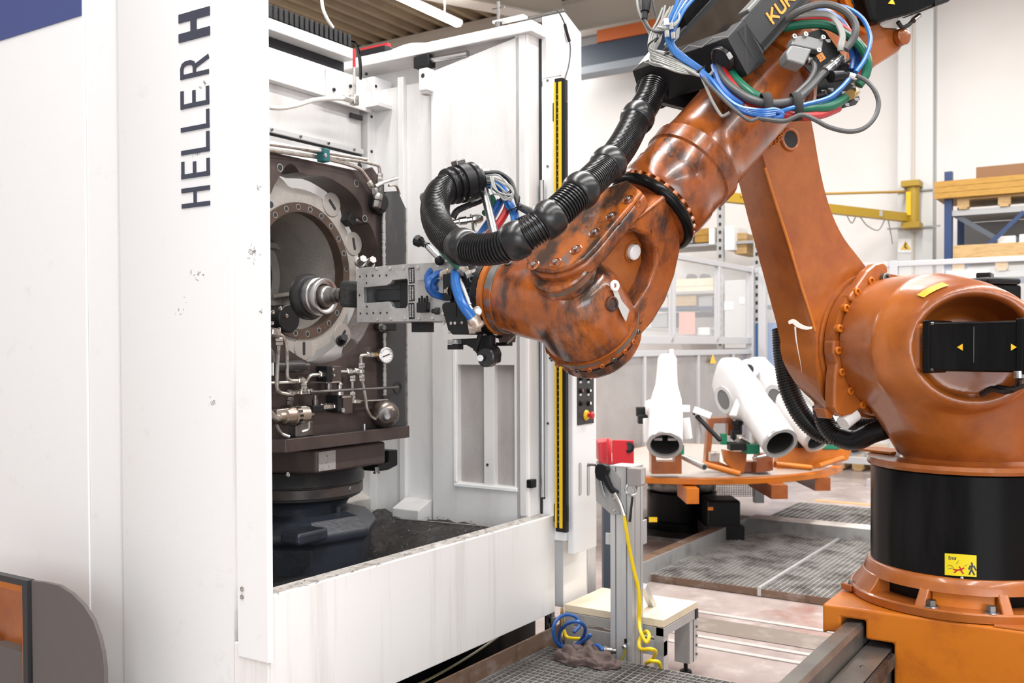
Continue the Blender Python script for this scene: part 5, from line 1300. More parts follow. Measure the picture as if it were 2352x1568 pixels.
# flank strip with name plate
gp_ = [FN(a, b, FW+0.004) for a, b in ((1422, 516), (1455, 486), (1461, 493), (1427, 524))]
build('flank_name_plate', MB().prism(gp_, -Nn*0.003), black_pl, fork, smooth=None)
for px, py in ((1466, 468), (1449, 515)):
    q = FN(px, py, FW+0.001); build('flank_recess', MB().lathe(q, Nn, [(0, 0.012), (0.002, 0.013), (0.0025, 0.009), (0.0005, 0.008), (0.0005, 0.0001)], 16, cap=False), orange_worn, fork)
for k, (px, py) in enumerate(((1494, 532), (1509, 573))):
    q = FN(px, py, FW+0.0005); e1 = (FN(px+6, py+14, FW)-FN(px, py, FW)).normalized(); e2 = Nn.cross(e1)
    mb = MB()
    T_ = [q+e1*0.012, q-e1*0.006+e2*0.010, q-e1*0.006-e2*0.010]
    for a, b in zip(T_, T_[1:]+T_[:1]): stroke_mb(mb, [a, b], Nn, 0.003, 0.002)
    build('raised_mark', mb, orange_worn, fork, smooth=None)
# joint cylinder under the bar
jt = TC+A5*0.042
build('joint_cylinder', MB().lathe(jt, A5, [(0, HW+0.004), (0.006, HW+0.010), (0.045, HW+0.010), (0.05, HW+0.004), (0.065, HW-0.002)], 64), orange_hand, bot)
build('joint_band', MB().lathe(jt+A5*0.012, A5, [(0, HW+0.0108), (0.02, HW+0.0108)], 64, cap=False), mat('scraped_primer', (0.16, 0.13, 0.11), 0.3, 0.3, dirt=[((0.30, 0.085, 0.02), 7, 0.45, 0.55, U1, 6)]), bot)
# hand: dome along the joint axis blended into the flange neck along the tool axis
FLc = PX(1139, 676, W0.x)
gd = (FLc-W0).normalized()
gu, gv, _ = basis(gd)
Lg = (FLc-W0).length
hc = W0+A5*0.028
N_ = 64
def neck(d, r, c=None): 
    c = (c or W0)+gd*d; return [c+gu*r*math.cos(2*math.pi*k/N_)+gv*r*math.sin(2*math.pi*k/N_) for k in range(N_)]
hand_n = MB().loft([neck(-0.06, 0.120), neck(-0.02, 0.148), neck(0.05, 0.150), neck(0.10, 0.148), neck(0.15, 0.143), neck(0.20, 0.136), neck(Lg-0.075, 0.128), neck(Lg-0.05, 0.126), neck(Lg-0.03, 0.128)], True, True)
dome_prof = [(-0.150, 0.0001), (-0.145, 0.05), (-0.13, 0.095), (-0.105, 0.128), (-0.065, 0.150), (-0.02, 0.160), (0.05, 0.163), (0.105, 0.163), (0.106, 0.0001)]
hb = blend('hand_body', [hand_n, MB().lathe(W0+A5*0.03, A5, dome_prof, 72, cap=False)], [], orange_hand, bot, 0.006, 14)
build('dome_flange', MB().lathe(W0+A5*0.03, A5, [(0.099, 0.10), (0.10, 0.168), (0.124, 0.168), (0.128, 0.160), (0.14, 0.160)], 72), orange_worn, bot)
lowc = W0+A5*0.03
build('dome_band', MB().lathe(lowc+A5*0.101, A5, [(0, 0.1690), (0.018, 0.1690)], 72, cap=False), MATS['scraped_primer'], bot)
for k in range(24):
    t = 2*math.pi*k/24; u_, v_, _ = basis(A5); d = u_*math.cos(t)+v_*math.sin(t)
    if d.dot(FWD) > 0.35: continue
    build('dome_bolt', MB().capscrew(lowc+A5*0.128+d*0.160, d, 0.0085, 0.014), orange_worn if k % 3 else steel_d, hb)
build('lower_joint_disc', MB().lathe(lowc+A5*0.142, A5, [(0, 0.150), (0.012, 0.152), (0.014, 0.138), (0.018, 0.138)], 64), black_mat, bot)
build('lower_fork_cap', MB().lathe(lowc+A5*0.158, A5, [(0, 0.150), (0.03, 0.152), (0.045, 0.142), (0.055, 0.12), (0.058, 0.0001)], 64, cap=False), orange_hand, bot)
# white pointer bracket on the dome
br = PD(1412, 655, 3.0)
def PDm(px, py, k=0.0):   # on the dome surface (approx. plane facing the camera)
    return PN(px, py, lowc+(RT*0.6-FWD*0.8)*(0.167+k), (-FWD*0.8+RT*0.6).normalized())
build('bracket_eye', MB().torus(PDm(1412, 656), (-FWD*0.8+RT*0.6), 0.013, 0.006, 20, 8), white_pl, hb)
build('bracket_arm', MB().prism([PDm(*p) for p in ((1408, 668), (1418, 665), (1428, 690), (1446, 712), (1438, 740), (1428, 722), (1414, 690))], FWD*0.006), mat('scraped_white_metal', (0.62, 0.60, 0.58), 0.35, 0.5), hb, smooth=None, bevel=0.002)
build('bracket_recess', MB().lathe(PDm(1405, 697, -0.004), (-FWD*0.8+RT*0.6), [(0, 0.026), (0.006, 0.024), (0.007, 0.018), (0.002, 0.016), (0.002, 0.0001)], 20, cap=False), orange_worn, hb)
# dark scraped mark on the hand
q = PDm(1258, 703)
# flange: toothed orange ring, grey band
ring_c = FLc-gd*0.045
build('hand_band', MB().lathe(ring_c-gd*0.005, gd, [(-0.015, 0.129), (-0.013, 0.1315), (0.012, 0.1315), (0.014, 0.129)], 64), mat('scraped_grey_band', (0.22, 0.21, 0.20), 0.32, 0.6, dirt=[((0.38, 0.10, 0.02), 8, 0.50, 0.58, U1, 5)]), bot)
fr_ = build('hand_flange', MB().lathe(ring_c+gd*0.012, gd, [(0, 0.132), (0.003, 0.138), (0.02, 0.138), (0.023, 0.128), (0.03, 0.11)], 64), orange, bot)
for k in range(30):
    t = 2*math.pi*k/30; d = gu*math.cos(t)+gv*math.sin(t)
    if d.dot(FWD) > 0.4: continue
    build('flange_tooth', MB().lathe(ring_c+gd*0.032+d*0.126, gd, [(0, 0.008), (0.010, 0.008), (0.012, 0.005)], 8), orange_hi, fr_)
build('hand_eye_screw', MB().capscrew(PD(1168, 607, 3.28), (PD(1168, 607, 3.28)-(ring_c-gd*0.05)).normalized(), 0.012, 0.008), blk_cable, bot)
# cast pocket between hand and fork
q = PD(1198, 648, 3.24)
build('neck_boss', MB().ball(PD(1204, 646, 3.30), 0.045, 20, 14, (1, 1, 1.25)), orange_worn, bot, smooth=60)

# ================================================================== tool changer and gripper
XG = W0.x
gr = thing('gripper_tool', 'grey metal gripper box with T-shaped cut-out and round tool head on black adapter plates', 'gripper', FLc)
def GX(px, py, dx=0.0): return PX(px, py, XG+dx)
# adapter plates
build('adapter_plate', MB().lathe(FLc-gd*0.012, gd, [(0, 0.10), (0.004, 0.136), (0.022, 0.138), (0.028, 0.133), (0.03, 0.10)], 64), black_mat, gr)
build('changer_body', MB().lathe(FLc+gd*0.02, gd, [(0, 0.11), (0.006, 0.118), (0.05, 0.118), (0.055, 0.11), (0.10, 0.105), (0.11, 0.095)], 48), black_mat, gr)
build('dress_ring', MB().lathe(FLc-gd*0.03, gd, [(0, 0.142), (0.006, 0.150), (0.018, 0.150), (0.024, 0.142)], 64, a0=-2.4, a1=1.0, ref=(0, 0, -1)), black_gloss, gr)
rb = FLc-gd*0.02-XA*0.0
build('ring_clamp', MB().boxb(PD(1125, 690, 3.36), gd*0.018, ZA*0.012, FWD*0.015), steel_d, gr, bevel=0.003)
for py in (682, 702): build('clamp_screw', MB().capscrew(PD(1124, py, 3.35), -FWD, 0.008, 0.012), zinc, gr)
# silver curved guard
build('curved_guard', MB().tube([PD(1122, 608, 3.34), PD(1114, 640, 3.32), PD(1110, 668, 3.31), PD(1114, 684, 3.32), PD(1130, 688, 3.33)], 0.007, n=8), steel, gr)
# valve box below
vbx = build('valve_box', MB().prism([PX(a, b, XG-0.13) for a, b in ((1014, 698), (1022, 694), (1062, 692), (1072, 700), (1082, 760), (1076, 768), (1038, 768), (1028, 758), (1014, 708))], XA*0.15), black_mat, gr, smooth=None, bevel=0.006, seg=3)
for px, py in ((1020, 742), (1037, 742), (1046, 742), (1062, 741), (1018, 720), (1033, 763)): build('box_screw', MB().capscrew(PX(px, py, XG-0.131), -XA, 0.0055, 0.004), zinc, vbx)
build('box_groove', MB().boxb(PX(1046, 706, XG-0.131), YA*0.003, XA*0.002, ZA*0.03), black_pl, vbx, smooth=None)
build('cable_gland', MB().lathe(PX(1012, 714, XG-0.07), YA, [(0, 0.014), (0.02, 0.014), (0.022, 0.010), (0.035, 0.009)], 12), blk_cable, gr)
build('side_valve', MB().boxb(PX(1038, 660, XG-0.10), YA*0.018, XA*0.03, ZA*0.045), black_mat, gr, smooth=None, bevel=0.004)
build('side_valve_nut', MB().hexbolt(PX(1034, 668, XG-0.13), YA, 0.012, 0.02), zinc, gr)
for px, py in ((1076, 668), (1085, 640)): build('changer_recess', MB().lathe(PX(px, py, XG-0.118), -XA, [(0, 0.012), (0.003, 0.012), (0.003, 0.008), (0.0, 0.008)], 14, cap=False), steel_d, gr)
# bracket and roller below
build('lower_bracket', MB().prism([PX(a, b, XG-0.06) for a, b in ((1036, 779), (1100, 776), (1104, 770), (1128, 768), (1128, 790), (1138, 800), (1142, 812), (1140, 832), (1128, 836), (1108, 836), (1098, 828), (1094, 812), (1084, 800), (1070, 792), (1036, 792))], XA*0.03), black_mat, gr, smooth=None, bevel=0.004)
build('bracket_strut', MB().bar(PX(1104, 765, XG-0.08), PX(1092, 806, XG-0.08), 0.016, 0.012), black_mat, gr, smooth=None, bevel=0.002)
build('roller', MB().lathe(PX(1114, 820, XG-0.10), XA, [(0, 0.030), (0.004, 0.034), (0.03, 0.034), (0.034, 0.03)], 28), rubber, gr)
build('roller_axle', MB().cyl(PX(1103, 822, XG-0.115), PX(1103, 822, XG-0.09), 0.011), steel_d, gr)
build('roller_disc', MB().lathe(PX(1124, 818, XG-0.02), XA, [(0, 0.022), (0.006, 0.022)], 24), steel, gr)
sb = build('sensor_bar', MB().boxb(PX(1044, 785, XG-0.07), YA*0.022, XA*0.012, ZA*0.008), gripmet, gr, smooth=None, bevel=0.002)
for px in (1037, 1048): build('sensor_screw', MB().capscrew(PX(px, 783, XG-0.083), -XA, 0.005, 0.003), zinc, sb)
build('brush_block', MB().boxb(PX(1046, 797, XG-0.07), YA*0.024, XA*0.014, ZA*0.008), black_pl, gr, smooth=None)
build('rear_sensor', MB().prism([PX(a, b, XG+0.02) for a, b in ((1140, 764), (1172, 764), (1170, 786), (1146, 786))], XA*0.04), mat('brown_plastic', (0.10, 0.065, 0.06), 0.4), gr, smooth=None, bevel=0.003)
build('rear_sensor_foot', MB().boxb(PX(1158, 790, XG+0.04), YA*0.022, XA*0.02, ZA*0.006), black_pl, gr, smooth=None)
build('rear_pin', MB().cyl(PX(1190, 757, XG+0.03), PX(1216, 757, XG+0.03), 0.010), black_pl, gr)
build('sensor_wire', MB().tube([PX(1166, 788, XG+0.02), PX(1178, 776, XG+0.02), PX(1190, 762, XG+0.02)], 0.003, n=6), grey_cable, gr)
# grey box: side plate with T cut-out, frame, screws
XPl = XG-0.075
pl = [(819, 616), (934, 606), (1034, 600), (1034, 737), (938, 738), (820, 741)]
tcut = [(835, 660), (888, 655), (897, 650), (901, 643), (934, 640), (936, 645), (936, 700), (932, 707), (906, 708), (900, 704), (899, 698), (893, 692), (836, 696)]
box = build('gripper_plate', MB().plate([[PX(a, b, XPl) for a, b in pl], [PX(a, b, XPl) for a, b in tcut]], XA*0.018), gripmet, gr, smooth=None, bevel=0.0015)
b0, b1 = PX(824, 620, XPl), PX(1030, 734, XPl)
tp0, tp1 = PX(819, 614, XPl), PX(1034, 599, XPl); bt0, bt1 = PX(820, 741, XPl), PX(1034, 738, XPl)
tp0, tp1, bt0, bt1 = (p+XA*0.0183 for p in (tp0, tp1, bt0, bt1))
build('gripper_top', MB().prism([tp0, tp1, tp1-ZA*0.014, tp0-ZA*0.014], XA*0.13), gripmet, gr, smooth=None, bevel=0.001)
build('gripper_bottom', MB().prism([bt0, bt1, bt1+ZA*0.014, bt0+ZA*0.014], XA*0.13), gripmet, gr, smooth=None, bevel=0.001)
build('gripper_back', MB().prism([p+XA*0.1305 for p in (tp0, tp1, bt1, bt0)], XA*0.015), gripmet, gr, smooth=None)
build('gripper_end', MB().prism([tp0-ZA*0.0145, bt0+ZA*0.0145, bt0+ZA*0.0145+XA*0.13, tp0-ZA*0.0145+XA*0.13], -YA*0.012), gripmet, gr, smooth=None)
build('inner_carriage', MB().box(XPl+0.05, XPl+0.10, PX(905, 670, XPl).y, PX(842, 670, XPl).y, PX(880, 690, XPl).z, PX(880, 662, XPl).z), charcoal, gr, smooth=None, bevel=0.003)
build('inner_block', MB().box(XPl+0.03, XPl+0.11, PX(940, 670, XPl).y, PX(906, 670, XPl).y, PX(920, 712, XPl).z, PX(920, 645, XPl).z), black_mat, gr, smooth=None, bevel=0.003)
build('end_neck', MB().boxb(PX(812, 676, XG), YA*0.025, XA*0.055, ZA*0.05), mat('black_sponge', (0.02, 0.02, 0.02), 0.9, bump=(90, 0.6)), gr, smooth=None, bevel=0.012)
for px, py in [(865, 617), (896, 616), (927, 615), (960, 614)]: build('plate_screw', MB().capscrew(PX(px, py, XPl), -XA, 0.0065, 0.006), zinc, box)
for px, py in [(868, 733), (898, 732), (930, 731), (963, 731), (994, 730)]: build('plate_screw', MB().capscrew(PX(px, py, XPl), -XA, 0.0065, 0.006), zinc, box)
for px, py in [(827, 635), (842, 634), (856, 633), (872, 633), (888, 632), (842, 650), (828, 720), (843, 720), (858, 719), (874, 719), (889, 718), (843, 704), (826, 678)]:
    hb_ = MB().lathe(PX(px, py, XPl-0.0004), -XA, [(0, 0.0001), (0, 0.0048)], 12, cap=False); build('threaded_hole', hb_, dark_void, box, fix=False)
    build('hole_edge', MB().ring(PX(px, py, XPl), -XA, 0.0062, 0.0046, 0.0007, 12), zinc, box)
for (ya, yb_2) in ((615, 651), (655, 692), (696, 733)):
    lbl = build('black_label', MB().prism([PX(a, b, XPl-0.0012) for a, b in ((938, ya), (951, ya-1), (952, yb_2-1), (939, yb_2))], XA*0.001), black_pl, box, smooth=None)
    mb = MB(); rr = random.Random(ya)
    for c_ in (942, 948):
        y_ = ya+3.0
        while y_ < yb_2-4:
            l_ = rr.uniform(0.8, 2.2); a = PX(c_-1.6, y_, XPl-0.0013); b = PX(c_+1.6, y_+l_, XPl-0.0013)
            mb.boxb((a+b)/2, YA*abs(a.y-b.y)/2, ZA*abs(a.z-b.z)/2, XA*0.0003); y_ += l_+1.2
    tag(build('fine_print', mb, mat('label_print', (0.45, 0.45, 0.45), 0.5), lbl, smooth=None), kind='stuff')
# inner channel at the right part of the box
build('channel_strip', MB().box(XPl-0.006, XPl, PX(1030, 660, XPl).y, PX(960, 660, XPl).y, PX(990, 642, XPl).z, PX(990, 636, XPl).z), gripmet, box, smooth=None)
build('black_terminal', MB().boxb(PX(972, 706, XPl-0.012), YA*0.022, XA*0.012, ZA*0.018), black_pl, gr, smooth=None, bevel=0.003)
for k in range(4): build('terminal_pin', MB().cyl(PX(963+6*k, 695, XPl-0.012), PX(963+6*k, 684-(k % 2)*5, XPl-0.012), 0.004, n=8), black_pl, gr)
build('under_block', MB().boxb(PX(971, 750, XG), YA*0.028, XA*0.03, ZA*0.02), black_mat, gr, smooth=None)
# tool head: threaded spindle, cups
th0 = PX(800, 678, XG); 
build('spindle', MB().lathe(th0, YA, [(-0.02, 0.034), (0.0, 0.034), (0.001, 0.026), (0.02, 0.026), (0.021, 0.031), (0.03, 0.031), (0.031, 0.024), (0.045, 0.024), (0.046, 0.029), (0.052, 0.029), (0.053, 0.024), (0.068, 0.024), (0.069, 0.030), (0.10, 0.034), (0.105, 0.04), (0.13, 0.045)], 28), steel_d, gr)
hd = th0+YA*0.115
build('head_cup', MB().lathe(hd, YA, [(0.03, 0.038), (0.006, 0.05), (0.0, 0.060), (0.0, 0.068), (0.006, 0.072), (0.02, 0.072), (0.022, 0.069), (0.035, 0.069), (0.038, 0.074), (0.055, 0.074), (0.058, 0.070), (0.07, 0.07)], 48, cap=False), steel, gr)
build('copper_liner', MB().lathe(hd, YA, [(0.032, 0.036), (0.008, 0.048)], 40, cap=False), mat('copper_tint', (0.55, 0.36, 0.26), 0.3, 1.0), gr)
build('rubber_seal', MB().lathe(hd+YA*0.066, YA, [(0, 0.069), (0.004, 0.084), (0.02, 0.092), (0.045, 0.090), (0.055, 0.080), (0.06, 0.05)], 48), rubber, gr)

# ---------------- hoses at the wrist (each a part of the tool)
def cable(name, pts, r, m, parent, n=8, res=8): return build(name, MB().tube([PD(*p) for p in pts], r, n=n, res=res), m, parent)
cable('blue_hose', [(1040, 628, 3.42), (1010, 628, 3.40), (990, 640, 3.38), (984, 658, 3.38), (996, 674, 3.4), (1018, 682, 3.42), (1036, 684, 3.44)], 0.0125, blue_hose, gr)
cable('blue_hose', [(1034, 611, 3.5), (1004, 614, 3.48), (984, 630, 3.46), (984, 650, 3.45), (1000, 666, 3.46), (1030, 676, 3.48)], 0.0125, blue_hose, gr)
cable('blue_hose', [(1036, 628, 3.48), (1010, 636, 3.45), (994, 652, 3.45), (1000, 662, 3.45), (1034, 672, 3.48)], 0.011, blue_hose, gr)
cable('blue_tube', [(954, 696, 3.62), (955, 676, 3.60), (960, 656, 3.58), (970, 646, 3.56), (980, 640, 3.54)], 0.005, blue_light, gr)
cable('blue_tube', [(988, 711, 3.58), (1002, 707, 3.5), (1014, 704, 3.45)], 0.004, blue_light, gr)
cable('blue_feed_hose', [(1046, 624, 3.36), (1046, 650, 3.32), (1054, 680, 3.28), (1066, 705, 3.26), (1086, 732, 3.26)], 0.017, mat('mid_blue_hose', (0.02, 0.14, 0.46), 0.28), gr, 12)
cable('white_tube', [(1055, 638, 3.36), (1064, 660, 3.33), (1074, 685, 3.31), (1080, 700, 3.3)], 0.006, white_pl, gr)
cable('black_tube', [(1000, 640, 3.5), (1016, 650, 3.45), (1032, 656, 3.42)], 0.005, blk_cable, gr)
for (p0, p1) in (((1020, 612, 3.48), (1046, 606, 3.44)), ((1012, 631, 3.4), (1046, 622, 3.38))):
    a, b = PD(*p0), PD(*p1); build('hose_fitting', MB().lathe(a, b-a, [(0, 0.014), (0.02, 0.016), (0.03, 0.016), (0.032, 0.012), (0.05, 0.017), ((b-a).length, 0.017)], 10), mat('corroded_fitting', (0.45, 0.36, 0.29), 0.45, 0.7, dirt=[((0.65, 0.6, 0.55), 40, 0.5, 0.6, U1, 4)]), gr)
cable('green_hose', [(1015, 575, 3.40), (1030, 590, 3.36), (1046, 606, 3.34), (1054, 616, 3.34)], 0.013, green_hose, gr, 10)
a, b = PD(1052, 612, 3.34), PD(1074, 626, 3.36); build('brass_nut', MB().lathe(a, b-a, [(0, 0.017), (0.012, 0.021), (0.03, 0.021), (0.034, 0.016)], 6), MATS['corroded_fitting'], gr)
a, b = PD(1068, 636, 3.34), PD(1108, 622, 3.36); build('swivel_elbow', MB().lathe(a, b-a, [(0, 0.021), (0.02, 0.022), (0.024, 0.018), (0.04, 0.019), (0.045, 0.024), ((b-a).length, 0.024)], 10), steel_d, gr)
a, b = PD(1084, 728, 3.26), PD(1100, 752, 3.27); build('hose_fitting', MB().lathe(a, b-a, [(0, 0.021), (0.012, 0.024), (0.026, 0.022), (0.035, 0.026), ((b-a).length, 0.024)], 10), MATS['corroded_fitting'], gr)
a, b = PD(1076, 752, 3.28), PD(1104, 748, 3.28); build('hose_elbow', MB().lathe(a, b-a, [(0, 0.022), (0.02, 0.024), (0.024, 0.02), ((b-a).length, 0.02)], 12), MATS['corroded_fitting'], gr)
build('round_plug', MB().lathe(PD(1096, 715, 3.3), -FWD, [(0, 0.017), (0.016, 0.017), (0.018, 0.013)], 20), zinc, gr)
a, b = PD(1078, 698, 3.31), PD(1086, 712, 3.31); build('tube_fitting', MB().cyl(a, b, 0.009, n=10), zinc, gr)
# ================================================================== hose pack: corrugated conduit with ball collars
HP = [(1502, 196, 3.50), (1488, 232, 3.46), (1462, 275, 3.38), (1430, 335, 3.24), (1390, 385, 3.12), (1332, 440, 3.00), (1262, 503, 2.94), (1190, 550, 2.94), (1130, 572, 2.98), (1066, 568, 3.06), (1022, 540, 3.16), (1001, 500, 3.26), (1002, 462, 3.34), (1018, 436, 3.40), (1046, 421, 3.44)]
path = spline([PD(*p) for p in HP], 40)
# arc length resample with ribs
acc = [0.0]
for a, b in zip(path[:-1], path[1:]): acc.append(acc[-1]+(b-a).length)
Ltot = acc[-1]
def at_s(s):
    s = min(max(s, 0), Ltot); lo, hi = 0, len(acc)-1
    while hi-lo > 1:
        m_ = (lo+hi)//2
        if acc[m_] <= s: lo = m_
        else: hi = m_
    t = (s-acc[lo])/max(acc[hi]-acc[lo], 1e-9); return path[lo].lerp(path[hi], t)
hose = thing('corrugated_hose_pack', 'black corrugated cable hose with ball collars looping from robot forearm to gripper', 'hose', path[0])
def ribbed(name, get, L, r, pitch, amp, m, parent, n=20):
    N = int(L/pitch); pts = []; rad = []
    for k in range(N):
        for f_, a_ in ((0.0, -amp), (0.18, amp), (0.55, amp), (0.73, -amp)):
            pts.append(get((k+f_)*pitch)); rad.append(r+a_)
    pts.append(get(L)); rad.append(r)
    M_ = len(pts)
    return build(name, MB().tube(pts, lambda t: rad[min(int(round(t*(M_-1))), M_-1)], n=n, smooth=False), m, parent, smooth=25)
ribbed('corrugated_conduit', at_s, Ltot, 0.0465, 0.0098, 0.0034, rubber, hose, 24)
for px, py in ((1462, 270), (1393, 374), (1335, 441), (1263, 507), (1185, 552), (1064, 566)):
    best = min(range(len(path)), key=lambda i: (PROJ(path[i])[0]-px)**2+(PROJ(path[i])[1]-py)**2)
    c = path[best]; t = (path[min(best+1, len(path)-1)]-path[best-1]).normalized()
    col = build('ball_collar', MB().lathe(c, t, [(-0.036, 0.048), (-0.034, 0.051), (-0.024, 0.0565), (-0.010, 0.0595), (0.010, 0.0595), (0.024, 0.0565), (0.034, 0.051), (0.036, 0.048)], 40), rubber, hose, smooth=60)
    s_ = t.cross(FWD).normalized(); d = (-FWD*0.75+s_*0.65*(1 if s_.z > 0 else -1)).normalized()
    q = c+d*0.0587; build('collar_hole', MB().lathe(q, d, [(0.0003, 0.0001), (0.0012, 0.0075)], 14, cap=False), dark_void, col, fix=False)
# end clamp with strap on a silver post
e0 = path[-1]; ed = (PD(1110, 408, 3.50)-PD(1040, 425, 3.43)).normalized()
ce = PD(1024, 430, 3.42)
clampb = build('end_sleeve', MB().lathe(ce, ed, [(0, 0.050), (0.005, 0.062), (0.012, 0.064), (0.018, 0.056), (0.03, 0.056), (0.034, 0.066), (0.04, 0.066), (0.044, 0.060), (0.10, 0.060), (0.105, 0.066), (0.12, 0.066), (0.124, 0.056), (0.14, 0.05)], 44), black_pl, hose)
sc_ = ce+ed*0.075
build('clamp_strap', MB().ring(sc_-ed*0.018, ed, 0.068, 0.058, 0.034, 44), black_mat, hose)
u_ = (UP-ed*UP.dot(ed)).normalized()
build('strap_latch', MB().boxb(sc_+u_*0.072, ed*0.019, ed.cross(u_)*0.02, u_*0.010), steel_d, hose, smooth=None, bevel=0.004)
build('strap_rib', MB().boxb(sc_-FWD*0.064+u_*0.0, ed*0.010, u_*0.022, FWD*0.004), black_pl, hose, smooth=None, bevel=0.003)
for k in (-1, 1): build('strap_screw', MB().boxb(sc_-u_*0.05-FWD*0.045+ed*0.012*k, ed*0.003, u_*0.014, FWD*0.006), zinc, hose, smooth=None)
build('rear_knob', MB().lathe(PD(985, 452, 3.48), PD(970, 458, 3.45)-PD(985, 452, 3.48), [(0, 0.02), (0.01, 0.022), (0.025, 0.022), (0.03, 0.016)], 10), steel_d, hose)
pst = build('silver_post', MB().cyl(PD(1136, 540, 3.36), PD(1103, 398, 3.52), 0.0155, n=18), steel, hose)
build('post_head', MB().lathe(PD(1106, 410, 3.52), PD(1103, 390, 3.53)-PD(1106, 410, 3.52), [(0, 0.012), (0.05, 0.012), (0.052, 0.006)], 12), zinc, hose)
build('post_clip', MB().boxb(PD(1116, 392, 3.55), RT*0.016, UP*0.008, FWD*0.008), zinc, hose, smooth=None, bevel=0.002)
# knob lever at the left of the hose end
lv = build('lever_arm', MB().cyl(PD(978, 562, 3.42), PD(1012, 598, 3.42), 0.010, n=14), steel, gr)
build('lever_pivot', MB().ball(PD(1010, 598, 3.42), 0.018, 14, 10), black_mat, gr)
build('lever_bracket', MB().prism([PD(*p) for p in ((1003, 612, 3.44), (1030, 606, 3.44), (1026, 590, 3.44), (1012, 592, 3.44))], FWD*0.02), zinc, gr, smooth=None)
kn = PD(962, 554, 3.44); kd = (PD(962, 554, 3.44)-PD(980, 563, 3.42)).normalized()
build('lever_knob', MB().lathe(kn-kd*0.03, kd, [(-0.015, 0.011), (0, 0.011), (0.004, 0.013), (0.012, 0.010), (0.022, 0.020), (0.04, 0.021), (0.046, 0.015)], 10), black_pl, gr)
# black return line and silver manifold behind the loop
cable('black_line', [(1040, 500, 3.5), (1050, 484, 3.5), (1075, 472, 3.52), (1100, 462, 3.54), (1122, 448, 3.56)], 0.012, blk_cable, hose)
mf = build('silver_manifold', MB().lathe(PD(1040, 510, 3.50), PD(1112, 500, 3.52)-PD(1040, 510, 3.50), [(0, 0.008), (0.02, 0.010), (0.024, 0.015), (0.05, 0.015), (0.052, 0.011), (0.07, 0.011), (0.072, 0.017), (0.10, 0.017), (0.11, 0.01)], 10), zinc, hose)
build('manifold_drop', MB().cyl(PD(1088, 508, 3.52), PD(1092, 545, 3.5), 0.010, n=10), zinc, hose)
build('manifold_nut', MB().hexbolt(PD(1088, 505, 3.52), ZA, 0.014, 0.02), zinc, hose)
# bundle of blue, grey tubes leaving the sleeve
rr = random.Random(11)
for k in range(9):
    j = lambda s_: rr.uniform(-s_, s_)
    cable('blue_tube', [(1112+j(2), 410+2.4*k, 3.53+j(0.02)), (1132, 412+2.8*k+j(3), 3.50+j(0.03)), (1156+j(5), 430+2.6*k, 3.48+j(0.03)), (1176-k*1.2+j(4), 462+1.5*k, 3.46+j(0.03)), (1187-1.6*k+j(3), 495, 3.45), (1186-1.4*k, 520, 3.44)], 0.0058, blue_light if k % 3 else blue_hose, hose, 7)
for k in range(5):
    j = lambda s_: rr.uniform(-s_, s_)
    cable('grey_wire', [(1112, 404+4*k, 3.50), (1140+j(6), 402+6*k, 3.46), (1168+j(6), 420+8*k+j(6), 3.44), (1178, 450+j(8), 3.43), (1160+j(10), 452+j(10), 3.43), (1136+j(6), 436+j(8), 3.44), (1128+j(4), 410+j(6), 3.46)], 0.0032, grey_cable, hose, 6)
cable('black_cable', [(1108, 398, 3.55), (1146, 398, 3.54), (1172, 416, 3.53), (1186, 455, 3.5), (1196, 478, 3.46), (1232, 496, 3.3), (1250, 505, 3.15)], 0.0095, blk_cable, hose)
cable('black_cable', [(1190, 470, 3.47), (1215, 480, 3.4), (1250, 492, 3.2)], 0.008, dk_cable, hose)
cable('black_cable', [(1168, 520, 3.46), (1190, 505, 3.44), (1215, 496, 3.36), (1236, 500, 3.24)], 0.007, blk_cable, hose)
cable('blue_feed', [(1150, 460, 3.5), (1140, 480, 3.5), (1122, 512, 3.48), (1098, 546, 3.45)], 0.014, blue_hose, hose)
cable('red_hose', [(1170, 462, 3.48), (1162, 486, 3.47), (1148, 510, 3.46), (1130, 534, 3.44), (1116, 552, 3.42)], 0.014, red_hose, hose)
cable('green_hose', [(1128, 448, 3.52), (1134, 466, 3.52), (1124, 480, 3.52), (1112, 490, 3.5)], 0.011, green_hose, hose)
cable('grey_feed', [(1128, 520, 3.48), (1112, 535, 3.46), (1098, 552, 3.43)], 0.010, grey_cable, hose)
for px, py, a_ in ((1162, 448, 0.9), (1182, 480, 1.2), (1190, 470, 0.2)):
    build('cable_tie', MB().torus(PD(px, py, 3.46), (RT*math.cos(a_)-UP*math.sin(a_)), 0.03, 0.003, 24, 6), blk_cable, hose)

# ================================================================== black hose retractor box on the forearm
OB = -0.21
cor = lambda px, py: PO(px, py, OB)
k0, k1, k2, k3 = cor(1708, 43), cor(1757, 118), cor(1856, 2), cor(1740, 0)
cdir = -fdir
bdir = (k1-k0).normalized(); bdir = (bdir-cdir*bdir.dot(cdir)); Hb = bdir.length*(k1-k0).length; bdir.normalize()
rx = thing('hose_retractor_box', 'black and charcoal box with orange lettering mounted on the robot forearm', 'retractor', k1)
Lb_ = 0.85
p_tl, p_bl = k1-bdir*Hb, k1
wdir = Qd
side = build('lettered_side', MB().prism([p_bl, p_bl+cdir*Lb_, p_tl+cdir*Lb_, p_tl+cdir*0.0], wdir*0.02), charcoal, rx, smooth=None, bevel=0.002)
Wb = 0.52
top0 = p_tl+wdir*0.02
build('top_tray', MB().prism([p_tl+wdir*0.02+bdir*0.01, p_tl+wdir*Wb+bdir*0.01, p_tl+wdir*Wb+cdir*Lb_+bdir*0.01, p_tl+wdir*0.02+cdir*Lb_+bdir*0.01], bdir*0.02), mat('glossy_black_tray', (0.012, 0.012, 0.013), 0.12), rx, smooth=None)
